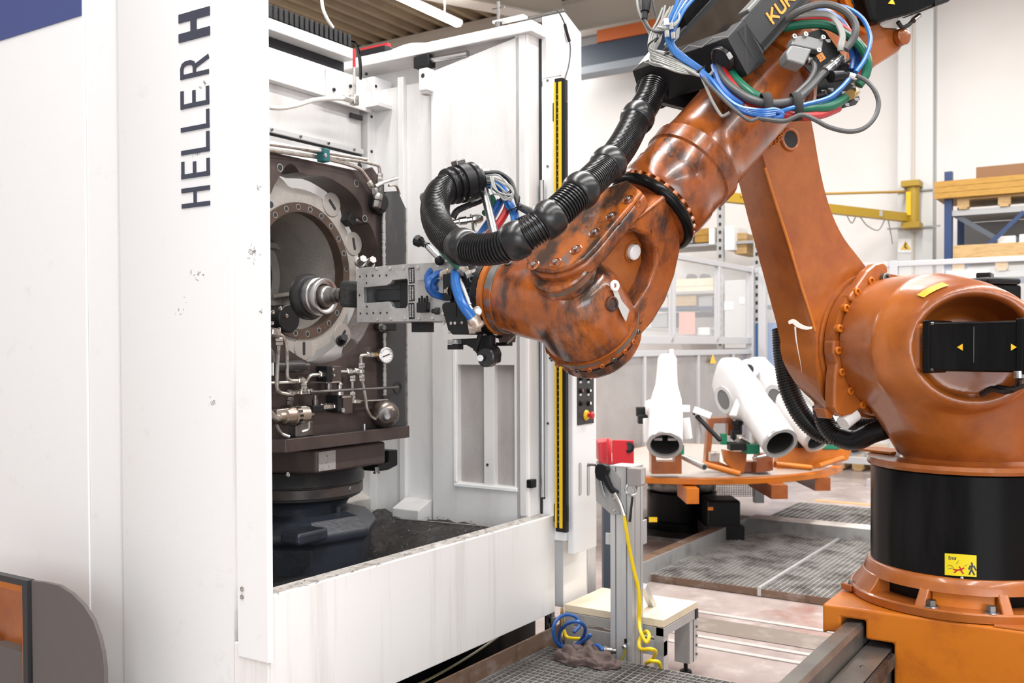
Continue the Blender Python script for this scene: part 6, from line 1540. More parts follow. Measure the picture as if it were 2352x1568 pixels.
build('tray_edge', MB().prism([p_tl+cdir*0.04, p_tl+wdir*0.05+cdir*0.04, p_tl+wdir*0.05+cdir*Lb_, p_tl+cdir*Lb_], -bdir*0.012), mat('tray_edge_grey', (0.30, 0.30, 0.30), 0.3, 0.5), rx, smooth=None, bevel=0.002)
build('bottom_tray', MB().prism([p_bl-bdir*0.01, p_bl+wdir*Wb-bdir*0.01, p_bl+wdir*Wb+cdir*Lb_-bdir*0.01, p_bl+cdir*Lb_-bdir*0.01], -bdir*0.02), black_mat, rx, smooth=None)
build('far_side', MB().prism([p_bl+wdir*Wb, p_bl+wdir*Wb+cdir*Lb_, p_tl+wdir*Wb+cdir*Lb_, p_tl+wdir*Wb], wdir*0.02), black_mat, rx, smooth=None)
# orange lettering on the side
mb = MB(); nside = -wdir
lo = PO(1767, 40, OB-0.001); l1 = PO(1776, 53, OB-0.001)
lU = cdir; lW = -bdir
sz = 0.037
text_mb(mb, 'KUKA', PO(1775, 53, OB-0.0005), lU, lW, sz, 0.0085, 0.002, 0.42, None, 1.4)
build('orange_lettering', mb, orange_ink, side, smooth=None)
# charcoal front block and black end plate with sockets
fb0 = [PO(a, b, OB) for a, b in ((1670, 86), (1707, 45), (1756, 119), (1718, 174))]
blk = build('front_block', MB().prism(fb0, wdir*0.06), charcoal, rx, smooth=None, bevel=0.002)
sl = [PO(a, b, OB-0.001) for a, b in ((1695, 72), (1697, 70), (1731, 130), (1729, 132))]; build('block_slot', MB().prism(sl, wdir*0.001), dark_void, blk, smooth=None)
eA, eB = PO(1670, 86, OB), PO(1718, 174, OB)
n_end = wdir.cross(eB-eA).normalized()
if n_end.dot(FWD) > 0: n_end = -n_end
def EP(px, py, k=0.0): return PN(px, py, eA+n_end*k, n_end)
endp = [(1670, 86), (1718, 174), (1620, 203), (1516, 234), (1462, 196), (1452, 163), (1530, 135), (1600, 112)]
ep = build('end_plate', MB().prism([EP(a, b) for a, b in endp], -n_end*0.10), black_mat, rx, smooth=None, bevel=0.003)
# truss edge on top of the plate
mb = MB()
tr_ = [(1455, 160), (1478, 142), (1500, 146), (1530, 124), (1556, 126), (1584, 104), (1612, 108), (1640, 86), (1668, 84)]
for a, b in zip(tr_[:-1], tr_[1:]): mb.bar(EP(*a, 0.004), EP(*b, 0.004), 0.004, 0.004)
tag(build('truss_edge', mb, mat('scuffed_edge', (0.25, 0.25, 0.25), 0.35), ep, smooth=None), kind='stuff')
sc = EP(1500, 205, 0.0)
build('hose_socket', MB().lathe(sc-n_end*0.02, (path[0]-path[8])*-1, [(-0.03, 0.062), (0.02, 0.072), (0.035, 0.074), (0.05, 0.066), (0.052, 0.056), (0.02, 0.052)], 40, cap=False), black_gloss, ep)
gl_ = EP(1660, 136, 0.004)
build('gland_ring', MB().torus(gl_, n_end, 0.040, 0.008, 32, 8), rubber, ep)
build('gland_clamp', MB().lathe(gl_+n_end*0.004, n_end, [(0, 0.045), (0.008, 0.045), (0.008, 0.043), (0, 0.043)], 32, a0=0.2, a1=2.9, ref=RT, cap=False), steel_d, ep)
build('clamp_worm', MB().boxb(EP(1676, 128, 0.02), RT*0.006-UP*0.010, RT*0.004+UP*0.003, n_end*0.005), steel_d, ep, smooth=None, bevel=0.002)
build('gland_hole', MB().lathe(gl_+n_end*0.003, n_end, [(0, 0.0001), (0.0, 0.038)], 24, cap=False), dark_void, ep, fix=False)
# bracket and black cover plates left of the box
build('black_cover', MB().prism([PO(a, b, 0.12) for a, b in ((1566, 30), (1600, -10), (1640, -10), (1578, 58))], Qd*0.05), black_gloss, rx, smooth=None)
build('grey_side_bracket', MB().prism([PO(a, b, 0.10) for a, b in ((1550, 68), (1562, 62), (1560, 85), (1540, 105), (1536, 98))], Qd*0.03), mat('grey_bracket', (0.30, 0.30, 0.30), 0.4), rx, smooth=None)
build('white_guard', MB().prism([PO(a, b, 0.25) for a, b in ((1498, 112), (1530, 118), (1470, 146))], Qd*0.01), white_pl, rx, smooth=None)
build('under_cover', MB().prism([PO(a, b, 0.16) for a, b in ((1516, 234), (1600, 205), (1640, 222), (1600, 255))], Qd*0.03), black_mat, rx, smooth=None)
# ================================================================== cable harness at the elbow
hn = thing('cable_harness', 'bundle of red, green, blue and black cables looping around the robot elbow', 'cable bundle', PD(1780, 255, 3.2))
def hc_(name, pts, r, m, n=8):
    # the loop lies clear of the elbow housing and of the forearm tube
    k = 0.11 if pts[0][0] > 1790 and pts[0][1] < 120 else 0.05
    return cable(name, [(a, b, c-k) for a, b, c in pts], r, m, hn, n)
# from the gland down and along to the tie bands, then up to the black plate
hc_('green_hose', [(1668, 140, 3.42), (1676, 160, 3.38), (1696, 188, 3.32), (1726, 214, 3.26), (1748, 226, 3.24)], 0.0155, green_hose, 12)
hc_('red_hose', [(1656, 136, 3.42), (1660, 160, 3.38), (1676, 188, 3.33), (1700, 216, 3.28), (1730, 238, 3.25), (1760, 248, 3.22), (1800, 262, 3.2), (1850, 268, 3.22), (1890, 262, 3.28), (1925, 248, 3.34)], 0.0145, red_hose, 12)
hc_('black_cable', [(1646, 138, 3.42), (1654, 164, 3.37), (1670, 190, 3.32), (1700, 214, 3.27), (1730, 230, 3.22), (1770, 238, 3.19), (1820, 232, 3.2), (1845, 216, 3.24), (1876, 180, 3.3), (1890, 165, 3.33)], 0.0135, dk_cable, 12)
hc_('green_hose', [(1760, 246, 3.24), (1800, 250, 3.22), (1850, 252, 3.24), (1900, 246, 3.28), (1932, 232, 3.32), (1956, 214, 3.34)], 0.0155, green_hose, 12)
for k, (dx, m_) in enumerate(((0, blue_light), (5, blue_hose), (10, blue_light), (15, blue_hose))):
    hc_('blue_hose', [(1612-dx*0.3, 162+dx*0.5, 3.34), (1636, 186+dx, 3.32), (1666+dx*0.4, 222+dx*0.5, 3.27), (1700, 246+dx*0.5, 3.22), (1748, 254+dx*0.9, 3.17), (1780, 252+dx*0.9, 3.17), (1797, 262, 3.17), (1784, 272-dx*0.3, 3.17), (1740, 266, 3.19)][:6 if k > 1 else 9], 0.0078, m_)
hc_('blue_hose', [(1780, 262, 3.18), (1812, 250, 3.17), (1850, 240, 3.18), (1900, 226, 3.2), (1930, 204, 3.22), (1950, 182, 3.24)], 0.0075, blue_light)
hc_('blue_hose', [(1640, 150, 3.4), (1652, 190, 3.34), (1676, 222, 3.29), (1706, 242, 3.26)], 0.012, blue_hose)
hc_('blue_hose', [(1860, 248, 3.3), (1888, 242, 3.3), (1910, 226, 3.32), (1928, 208, 3.33)], 0.011, blue_hose)
hc_('grey_cable', [(1640, 160, 3.4), (1630, 172, 3.36), (1610, 174, 3.34), (1598, 170, 3.34), (1572, 156, 3.36), (1540, 140, 3.4), (1510, 120, 3.44), (1496, 100, 3.48), (1500, 80, 3.5)], 0.0055, grey_cable)
hc_('grey_cable', [(1612, 175, 3.34), (1630, 196, 3.3), (1660, 226, 3.25), (1690, 254, 3.2), (1720, 276, 3.17), (1740, 272, 3.17), (1746, 268, 3.17)], 0.006, dk_cable)
hc_('grey_cable', [(1612, 178, 3.34), (1622, 200, 3.32), (1636, 232, 3.3), (1654, 262, 3.28), (1662, 266, 3.27), (1676, 258, 3.26)], 0.0052, grey_cable)
hc_('grey_cable', [(1746, 272, 3.17), (1800, 278, 3.15), (1840, 264, 3.14), (1870, 274, 3.13), (1905, 292, 3.12), (1950, 302, 3.12), (1985, 294, 3.13), (2010, 268, 3.14), (2018, 236, 3.15), (2008, 206, 3.16), (1990, 186, 3.18), (1968, 174, 3.2)], 0.0075, dk_cable)
# loop on the right, behind the plate
loopR = [(1800, 34, 3.5), (1830, 20, 3.47), (1880, 14, 3.44), (1930, 30, 3.42), (1958, 58, 3.4), (1962, 80, 3.38), (1955, 102, 3.37), (1942, 116, 3.36)]
hc_('black_cable', [(1800, 48, 3.46), (1840, 24, 3.42), (1890, 10, 3.4), (1935, 22, 3.38), (1962, 50, 3.37), (1965, 74, 3.36), (1956, 96, 3.36), (1942, 114, 3.36)], 0.0125, dk_cable, 10)
hc_('blue_hose', [(1900, 10, 3.44), (1945, 18, 3.42), (1980, 42, 3.4), (1998, 80, 3.38), (1996, 110, 3.36), (1984, 140, 3.34), (1966, 166, 3.32)], 0.0075, blue_light)
hc_('red_hose', [(1810, 50, 3.5), (1850, 44, 3.48), (1900, 46, 3.46), (1940, 68, 3.44), (1972, 100, 3.42), (1986, 130, 3.4), (1984, 160, 3.4), (1970, 186, 3.4)], 0.014, red_hose, 10)
hc_('green_hose', [(1800, 64, 3.48), (1850, 56, 3.46), (1900, 58, 3.44), (1940, 78, 3.42), (1974, 104, 3.4), (1992, 138, 3.38), (1988, 172, 3.38), (1972, 196, 3.38)], 0.0155, green_hose, 10)
hc_('blue_hose', [(1820, 36, 3.52), (1870, 24, 3.5), (1920, 40, 3.48), (1950, 76, 3.46), (1968, 112, 3.44), (1972, 140, 3.43), (1966, 168, 3.42)], 0.012, blue_hose)
hc_('blue_hose', [(1950, 100, 3.44), (1958, 130, 3.43), (1956, 160, 3.42)], 0.010, blue_hose)
for k in range(3):
    hc_('grey_cable', [(1806, 38+4*k, 3.47), (1850, 28+4*k, 3.44), (1900, 30+3*k, 3.41), (1926-3*k, 52, 3.39), (1938-3*k, 80, 3.37), (1936-4*k, 104, 3.36), (1932-2*k, 116, 3.36)], 0.0065, grey_cable)
# black connector plate
PL_O = -0.26
plate_px = [(1822, 86), (1884, 66), (1896, 72), (1962, 166), (1975, 228), (1966, 240), (1880, 262), (1874, 250), (1880, 190), (1846, 150)]
bp_ = build('connector_plate', MB().prism([PN(a, b, PD(1910, 170, 3.30), (-FWD*0.8+RT*0.25+UP*0.2).normalized()) for a, b in plate_px], FWD*0.008), black_mat, hn, smooth=None, bevel=0.001)
npl = (-FWD*0.8+RT*0.25+UP*0.2).normalized(); cpl = PD(1910, 170, 3.30)
def PP(px, py, k=0.0): return PN(px, py, cpl+npl*k, npl)
rr = random.Random(4)
for px, py in ((1901, 94), (1937, 133), (1960, 194), (1966, 228), (1892, 210), (1908, 206), (1936, 213), (1944, 240)):
    build('plate_tag', MB().boxb(PP(px, py, 0.001), RT*0.009, UP*0.005, npl*0.0006), mat('grey_tag', (0.45, 0.44, 0.43), 0.5), bp_, smooth=None)
tri = [PP(a, b, 0.001) for a, b in ((1874, 128), (1888, 120), (1897, 134), (1884, 143))]; build('warning_tag', MB().prism(tri, npl*0.0006), mat('tag_orange', (0.72, 0.26, 0.05), 0.5), bp_, smooth=None)
a = [PP(x, y, 0.0018) for x, y in ((1880, 138), (1885, 126), (1890, 134), (1880, 138))]
mb = MB(); stroke_mb(mb, a, npl, 0.0016, 0.0003); build('warning_sign', mb, ink, bp_, smooth=None)
# grey heavy-duty connector
hdc = build('heavy_connector', MB().prism([PP(a, b, 0.05) for a, b in ((1806, 120), (1818, 102), (1866, 112), (1848, 150), (1810, 138))], -npl*0.05), mat('cast_grey_connector', (0.20, 0.20, 0.20), 0.42, 0.3), bp_, smooth=None, bevel=0.006)
build('connector_base', MB().prism([PP(a, b, 0.03) for a, b in ((1822, 84), (1848, 80), (1892, 92), (1888, 116), (1866, 112), (1818, 102))], -npl*0.03), MATS['cast_grey_connector'], bp_, smooth=None, bevel=0.004)
for px, py in ((1822, 86), (1848, 81), (1888, 88), (1878, 118)): build('connector_screw', MB().capscrew(PP(px, py, 0.03), npl, 0.009, 0.01), zinc, bp_)
build('connector_gland', MB().lathe(PP(1850, 136, 0.03), PP(1862, 142, 0.04)-PP(1850, 136, 0.03), [(0, 0.014), (0.008, 0.016), (0.01, 0.012), (0.018, 0.015), (0.022, 0.011)], 12), steel_d, bp_)
hc_('black_cable', [(1860, 140, 3.3), (1870, 150, 3.28), (1868, 168, 3.27), (1856, 188, 3.26), (1838, 206, 3.24), (1816, 226, 3.21)], 0.009, dk_cable)
# round metal plug and others
a, b = PP(1894, 165, 0.05), PP(1930, 134, 0.02)
build('metal_plug', MB().lathe(a, b-a, [(0, 0.016), (0.02, 0.018), (0.022, 0.015), (0.06, 0.015), (0.062, 0.017), (0.09, 0.017), (0.092, 0.012), (0.13, 0.012)], 16), steel, bp_)
hc_('black_cable', [(1894, 166, 3.28), (1880, 180, 3.27), (1862, 200, 3.25), (1836, 222, 3.22), (1810, 238, 3.2)], 0.012, dk_cable)
a, b = PP(1908, 176, 0.06), PP(1946, 172, 0.05)
build('black_plug', MB().lathe(a, b-a, [(0, 0.020), (0.05, 0.018), (0.055, 0.012), (0.075, 0.010), (0.08, 0.013)], 14), black_pl, bp_)
build('cable_marker', MB().cyl(PP(1950, 172, 0.055), PP(1968, 178, 0.06), 0.010, n=10), white_pl, bp_)
a, b = PP(1952, 218, 0.03), PP(1964, 210, 0.0)
build('brass_coupling', MB().lathe(a, b-a, [(0, 0.017), (0.012, 0.017), (0.014, 0.014), (0.03, 0.018), (0.045, 0.018)], 10), mat('brass', (0.55, 0.36, 0.14), 0.35, 0.9), bp_)
build('coupling_nut', MB().hexbolt(PP(1964, 211, 0.0), npl, 0.014, 0.012), steel_d, bp_)
for px, py in ((1872, 180), (1880, 220), (1925, 150)):
    build('small_plug', MB().lathe(PP(px, py, 0.0), npl+RT*0.6, [(0, 0.009), (0.03, 0.009), (0.032, 0.006), (0.045, 0.006)], 10), steel_d, bp_)
for (px, py) in ((1760, 246), (1828, 245)):
    c = PD(px, py, 3.15); t_ = (RT*0.97+UP*0.1).normalized()
    mb = MB(); U1_ = (UP-t_*UP.dot(t_)).normalized(); V1_ = t_.cross(U1_)
    lp0 = []; 
    for s_ in (-0.014, 0.014):
        lp0.append([c+t_*s_+U1_*0.046*math.cos(2*math.pi*k/28)+V1_*0.036*math.sin(2*math.pi*k/28) for k in range(28)])
    mb.loft(lp0); o = build('tie_band', mb, mat('black_webbing', (0.02, 0.02, 0.02), 0.8), hn, smooth=60)
    md = o.modifiers.new('thick', 'SOLIDIFY'); md.thickness = 0.004
# cables at the upper left of the box
rr = random.Random(21)
ul = thing('tube_bundle', 'tangle of grey cables and light blue tubes hanging left of the lettered black box', 'cable bundle', PD(1530, 80, 3.4))
for k in range(4):
    j = lambda s_: rr.uniform(-s_, s_)
    cable('blue_tube', [(1560+14*k, -12, 3.36), (1550+8*k, 20, 3.34), (1538+6*k+j(3), 50, 3.33), (1530+5*k, 80, 3.33), (1536+4*k+j(3), 106, 3.33), (1556+6*k, 130, 3.33), (1590+5*k, 152, 3.33), (1612+2*k, 166-2*k, 3.33)], 0.0062, blue_light, ul, 7)
for k in range(7):
    j = lambda s_: rr.uniform(-s_, s_)
    cable('grey_cable', [(1522+6*k, 18+j(6), 3.42), (1512+4*k+j(4), 48, 3.41), (1500+3*k+j(5), 76, 3.40), (1490+4*k, 98, 3.39), (1494+j(3), 112+5*k, 3.38), (1522+j(4), 124+5*k, 3.36-0.01*k), (1560, 142+4*k, 3.34-0.01*k), (1600, 166+k, 3.33)], 0.0038, grey_cable, ul, 6)
cable('grey_cable', [(1462, -10, 3.45), (1466, 20, 3.44), (1476, 46, 3.43), (1490, 74, 3.42), (1500, 96, 3.41)], 0.0045, grey_cable, ul, 6)
cable('black_cable', [(1496, -10, 3.45), (1502, 16, 3.44), (1508, 40, 3.43), (1510, 58, 3.42)], 0.004, blk_cable, ul, 6)
a, b = PD(1484, -4, 3.43), PD(1480, 44, 3.42)
build('black_connector', MB().lathe(a, b-a, [(0, 0.016), (0.02, 0.018), (0.05, 0.016), (0.052, 0.011), ((b-a).length, 0.011)], 12), black_pl, ul)
cable('grey_cable', [(1480, 42, 3.42), (1488, 60, 3.41), (1502, 72, 3.4), (1526, 72, 3.39)], 0.006, dk_cable, ul, 6)
for k in range(3):
    cable('grey_cable', [(1510+2*k, 62, 3.36), (1534, 64+2*k, 3.32), (1556, 48+2*k, 3.32), (1560, 34, 3.33), (1548, 14, 3.35)], 0.004, grey_cable, ul, 6)
for px, py in ((1530, 50), (1532, 78), (1546, 82), (1542, 60)):
    build('tube_coupling', MB().cyl(PD(px, py-7, 3.31), PD(px+1, py+8, 3.31), 0.0085, n=10), white_pl if py < 60 else zinc, ul)
for px, py in ((1500, 96), (1524, 130), (1608, 162)):
    build('cable_tie', MB().torus(PD(px, py, 3.37 if py < 150 else 3.33), (RT*0.6-UP*0.8), 0.022, 0.003, 20, 6), blk_cable, ul)
# conduits below the arm, right of it
cd = thing('arm_conduit', 'black ribbed conduit curving down from behind the upper arm', 'conduit', PD(1800, 780, 4.45))
def tub(name, pts, r, parent, m, pitch=0.012, amp=0.002):
    P_ = spline([PD(*p) for p in pts], 20); ac = [0]
    for a, b in zip(P_[:-1], P_[1:]): ac.append(ac[-1]+(b-a).length)
    def g(s):
        i = 0
        while i < len(ac)-2 and ac[i+1] < s: i += 1
        return P_[i].lerp(P_[i+1], min(1, max(0, (s-ac[i])/max(ac[i+1]-ac[i], 1e-9))))
    return ribbed(name, g, ac[-1], r, pitch, amp, m, parent, 18)
tub('conduit', [(1796, 755, 4.5), (1800, 820, 4.48), (1812, 890, 4.45), (1840, 950, 4.42), (1880, 990, 4.4), (1920, 998, 4.36), (1960, 990, 4.3)], 0.044, cd, rubber)
c2 = thing('arm_conduit', 'shorter black conduit bending under the orange lower claw', 'conduit', PD(1900, 950, 4.3))
tub('conduit', [(1888, 930, 4.3), (1894, 968, 4.28), (1920, 1000, 4.24), (1960, 1012, 4.18), (2000, 996, 4.12), (2030, 984, 4.08)], 0.040, c2, rubber)
build('smooth_sleeve', MB().tube([PD(1930, 1004, 4.22), PD(1965, 1011, 4.17), PD(2004, 994, 4.11), PD(2036, 984, 4.07)], 0.043, n=18), black_pl, c2)
c3 = thing('arm_conduit', 'straight black conduit behind the white rubber stop', 'conduit', PD(1980, 972, 4.4))
tub('conduit', [(1925, 982, 4.5), (1970, 972, 4.45), (2015, 965, 4.4), (2060, 962, 4.35)], 0.030, c3, rubber)
build('conduit_clamp', MB().boxb(PD(2040, 985, 4.1), RT*0.03, UP*0.035, FWD*0.05), black_mat, c3, smooth=None, bevel=0.006)
cj = thing('arm_conduit', 'thin black conduit showing between forearm and retractor box', 'conduit', PD(1590, 225, 3.9))
tub('conduit', [(1560, 205, 3.92), (1600, 228, 3.9), (1640, 255, 3.85)], 0.04, cj, rubber)
# ================================================================== rails under the carriage
rt = thing('robot_rail', 'long ground steel rail and rack running out from under the orange carriage', 'rail', (2.5, a1.y-0.1, 0))
ya_, yb_r = a1.y-0.006, a2.y+0.012
build('guide_rail', MB().prism([V((0.8, ya_, a1.z-0.02)), V((0.8, yb_r+0.01, a1.z-0.014)), V((0.8, yb_r, a1.z-0.035)), V((0.8, yb_r+0.012, 0.2)), V((0.8, ya_-0.01, 0.2)), V((0.8, ya_, a1.z-0.06))], XA*7.0), rail_m, rt, smooth=None, bevel=0.003)
build('bed_plate', MB().box(0.8, 7.8, a4.y+0.015, yb_r-0.004, 0.2, a3.z-0.03), rail_m, rt, smooth=None, bevel=0.003)
build('rail_beam', MB().box(0.8, 7.8, a4.y-0.9, ya_-0.005, 0.0, 0.155), black_mat, rt, smooth=None)
mb = MB(); yR = a4.y+0.015; zR1, zR0 = a3.z-0.035, a3.z-0.085
x = XCa-2.4
while x < XCa-0.02:
    mb.prism([V((x, yR, zR0)), V((x+0.016, yR, zR0)), V((x+0.013, yR-0.022, zR0)), V((x+0.004, yR-0.022, zR0))], ZA*(zR1-zR0)); x += 0.0195
tag(build('rack_teeth', mb, steel_d, rt, smooth=None), kind='stuff')
build('rack_bar', MB().box(XCa-2.4, XCa+1.2, yR-0.004, yR+0.01, zR0-0.01, zR1), steel_d, rt, smooth=None)
for k in range(5):
    q = V((XCa-0.25-0.3*k, (a4.y+yb_r)/2, a3.z-0.03)); build('bed_screw', MB().capscrew(q, ZA, 0.009, 0.003), steel_d, rt)

# ================================================================== near walkway grating (raised) with pit
GZ = 0.18
e = PZ(1425, 1518, GZ); gx1 = e.x+0.01
gy1 = YS-0.035
gm = thing('walkway_grating', 'dark square-mesh walkway grating in front of the rusty kick plate', 'grating', (gx1-0.6, gy1-0.6, 0.0))
gx0, gy0 = gx1-1.35, gy1-1.30
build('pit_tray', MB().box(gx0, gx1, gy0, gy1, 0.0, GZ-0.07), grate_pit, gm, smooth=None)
build('edge_bar', MB().box(gx1-0.004, gx1, gy0, gy1, GZ-0.04, GZ), grate_m, gm, smooth=None)
pitch = 0.0335
nb_ = int((gx1-gx0)/pitch); base_o = ORG[gm.name]
first = build('bearing_bar', MB().box(gx1-0.0035, gx1, gy0, gy1, GZ-0.035, GZ-0.001), grate_m, gm, smooth=None)
for k in range(1, nb_):
    c = first.copy(); c.location = V((-pitch*k, 0, 0)); COL.objects.link(c); ORG[c.name] = ORG[first.name]
nb_ = int((gy1-gy0)/pitch)
first = build('cross_bar', MB().box(gx0, gx1, gy1-0.003, gy1, GZ-0.018, GZ), grate_m, gm, smooth=None)
for k in range(1, nb_):
    c = first.copy(); c.location = V((0, -pitch*k, 0)); COL.objects.link(c); ORG[c.name] = ORG[first.name]
mb = MB(); rr = random.Random(9)
for k in range(500):
    p = V((rr.uniform(gx0, gx1), rr.uniform(gy0, gy1), GZ-0.066)); s_ = rr.uniform(0.003, 0.009); t = rr.uniform(0, 6.3)
    mb.boxb(p, V((math.cos(t), math.sin(t), 0.3))*s_, V((-math.sin(t), math.cos(t), 0))*s_*0.4, ZA*0.001)
tag(build('fallen_chips', mb, zinc, gm, smooth=None), kind='stuff')

# ================================================================== far floor gratings with kerb channels
p1, p2 = PZ(1497, 1318, 0.05), PZ(1718, 1217, 0.05)
gX0, gX1, gYl = p1.x, p2.x, (p1.y+p2.y)/2
dv = PZ(1840, 1292, 0.05).y
GT = 0.05
def far_grating(name, label, x0, x1, y0, y1, px=0.034, py=0.034):
    t = thing(name, label, 'grating', ((x0+x1)/2, (y0+y1)/2, 0))
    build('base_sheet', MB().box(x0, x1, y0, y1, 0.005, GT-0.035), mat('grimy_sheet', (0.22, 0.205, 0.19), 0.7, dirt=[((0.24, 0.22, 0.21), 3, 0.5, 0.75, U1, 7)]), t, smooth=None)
    mb = MB(); x = x0
    while x < x1: mb.box(x, x+0.005, y0, y1, GT-0.03, GT-0.001); x += px
    tag(build('bearing_bars', mb, grate_m, t, smooth=None, fix=False), kind='stuff')
    mb = MB(); y = y0
    while y < y1: mb.box(x0, x1, y, y+0.005, GT-0.02, GT); y += py
    tag(build('cross_bars', mb, grate_m, t, smooth=None, fix=False), kind='stuff')
    mb = MB(); mb.box(x0-0.006, x0, y0, y1, 0.004, GT); build('near_edge', mb, rust, t, smooth=None)
    for k, (xa, xb, ya, yb) in enumerate(((x1, x1+0.006, y0, y1), (x0, x1, y0-0.006, y0), (x0, x1, y1, y1+0.006))): build('edge_bar', MB().box(xa, xb, ya, yb, 0.005, GT), grate_m, t, smooth=None)
    return t
xm = PZ(1700, 1254, 0.05).x
far_grating('floor_grating', 'steel floor grating nearest the galvanised channel, front left panel of four', gX0, xm-0.01, dv+0.012, gYl)
far_grating('floor_grating', 'steel floor grating panel tucked into the corner of the galvanised channel', xm, gX1, dv+0.012, gYl)
far_grating('floor_grating', 'steel floor grating beside the orange carriage, front right panel of four', gX0, xm-0.01, dv-1.0, dv-0.012)
far_grating('floor_grating', 'steel floor grating behind the black robot column, rear right panel of four', xm, gX1, dv-1.0, dv-0.012)
st = tag(build('joint_strip', MB().box(gX0-0.01, gX1, dv-0.012, dv+0.012, 0.005, GT+0.012), alu, None, smooth=None), 'pale metal strip dividing the steel floor gratings lengthwise', 'strip')
kc = thing('channel_kerb', 'galvanised steel channel kerb framing the floor gratings', 'kerb', (gX0, gYl+0.05, 0))
def chan(a, b, h, w, nm):
    mb = MB(); mb.bar(V(a)+ZA*(h/2), V(b)+ZA*(h/2), 0.006, h, ZA); return mb
build('long_channel', MB().box(gX0-0.25, gX1+0.12, gYl+0.006, gYl+0.014, 0.0, 0.15), galv, kc, smooth=None)
build('long_channel_flange', MB().box(gX0-0.25, gX1+0.12, gYl+0.014, gYl+0.10, 0.14, 0.15), rust, kc, smooth=None)
build('rear_channel', MB().box(gX1+0.006, gX1+0.016, -0.6, gYl+0.006, 0.0, 0.15), galv, kc, smooth=None)
build('rear_channel_flange', MB().box(gX1+0.016, gX1+0.22, -0.6, gYl+0.006, 0.142, 0.15), mat('pale_tread', (0.55, 0.50, 0.46), 0.5, dirt=[((0.72, 0.66, 0.60), 9, 0.45, 0.55, (1, 0.5, 1), 3)]), kc, smooth=None)
x2a, x2b = gX1+0.30, PZ(1800, 1150, 0.05).x
far_grating('floor_grating', 'steel floor grating beyond the rear channel, next to the black turntable base', x2a, x2b, 1.6, 2.9, 0.05, 0.05)
far_grating('floor_grating', 'steel floor grating beyond the rear channel, half behind the black robot column', x2a, x2b, 0.4, 1.58, 0.05, 0.05)

# ================================================================== aluminium stand with air gun
XS_ = 4.0
ys0, ys1 = PX(1452, 1300, XS_).y, PX(1402, 1300, XS_).y
xs1 = PY(1477, 1300, ys0).x
ztp = PX(1425, 1073, XS_).z
sd = thing('profile_stand', 'tall aluminium profile post with air gun bracket beside the machine corner', 'stand', ((XS_+xs1)/2, (ys0+ys1)/2, 0))
def profile(mb, x0, x1, y0, y1, z0, z1):
    """slotted extrusion: body with grooves on the two visible faces"""
    g = 0.007; d = 0.009
    ym = (y0+y1)/2; pts = [(x0, y1)]
    for yc in (y1-(y1-y0)*0.25, y1-(y1-y0)*0.75):
        pts += [(x0, yc+g/2), (x0+d, yc+g/2), (x0+d, yc-g/2), (x0, yc-g/2)]
    pts.append((x0, y0))
    for xc in (x0+(x1-x0)*0.25, x0+(x1-x0)*0.75):
        pts += [(xc-g/2, y0), (xc-g/2, y0+d), (xc+g/2, y0+d), (xc+g/2, y0)]
    pts += [(x1, y0), (x1, y1)]
    return mb.prism([V((a, b, z0)) for a, b in pts], ZA*(z1-z0))
build('post', profile(MB(), XS_, xs1, ys0, ys1, 0.02, ztp), alu, sd, smooth=None)
build('post_cap', MB().box(XS_-0.002, xs1+0.002, ys0-0.002, ys1+0.002, ztp, ztp+0.006), alu, sd, smooth=None)
build('foot_plate', MB().box(XS_-0.03, xs1+0.02, ys0-0.02, ys1+0.02, 0.0, 0.02), black_mat, sd, smooth=None)
build('gusset_plate', MB().prism([PX(a, b, XS_-0.006) for a, b in ((1366, 1074), (1404, 1072), (1424, 1098), (1424, 1182), (1402, 1180), (1369, 1150))], XA*0.006), mat('brushed_sheet', (0.40, 0.395, 0.39), 0.4, 0.5), sd, smooth=None, bevel=0.001)
for px, py in ((1411, 1170), (1411, 1143)): build('gusset_screw', MB().capscrew(PX(px, py, XS_-0.006), -XA, 0.008, 0.006), zinc, sd)
q = PX(1460, 1092, XS_+0.02); swt = build('switch_block', MB().boxb(PY(1462, 1094, ys0-0.03), XA*0.035, YA*0.03, ZA*0.04), mat('printed_grey_label', (0.30, 0.27, 0.26), 0.5), sd, smooth=None, bevel=0.004)
build('switch_face', MB().box(PY(1471, 1094, ys0-0.06).x, PY(1480, 1094, ys0-0.06).x, ys0-0.062, ys0-0.058, swt.parent and PY(1474, 1112, ys0-0.06).z, PY(1474, 1076, ys0-0.06).z), alu, sd, smooth=None)
for px in (1455, 1461): build('yellow_dot', MB().cyl(PX(px, 1099, XS_-0.018), PX(px, 1099, XS_-0.022), 0.006, n=10), yellow, sd)
build('key_ring', MB().torus(PX(1450, 1124, XS_-0.03), V((-0.7, -0.3, 0.2)), 0.026, 0.0045, 28, 8), steel, sd)
build('ring_bush', MB().cyl(PX(1456, 1113, XS_-0.01), PX(1452, 1115, XS_-0.045), 0.014, n=12), zinc, sd)
build('black_rod', MB().cyl(PX(1453, 1140, XS_-0.012), PX(1446, 1198, XS_-0.012), 0.0055, n=8), blk_cable, sd)
build('side_tab', MB().box(XS_+0.02, XS_+0.03, ys1, ys1+0.035, PX(1395, 1252, XS_).z, PX(1395, 1226, XS_).z), alu, sd, smooth=None)
build('side_panel', MB().box(xs1, PY(1491, 1220, ys0).x, ys0+0.01, ys0+0.02, PY(1480, 1252, ys0).z, PY(1480, 1196, ys0).z), alu_far, sd, smooth=None, bevel=0.003)
build('brace', MB().bar(PY(1478, 1345, ys0+0.05)+ZA*0.0, PY(1520, 1440, ys0+0.05), 0.03, 0.03), alu, sd, smooth=None)
build('drain_tap', MB().lathe(PX(1436, 1484, XS_-0.01), -XA, [(0, 0.009), (0.012, 0.011), (0.016, 0.006)], 10), zinc, sd)
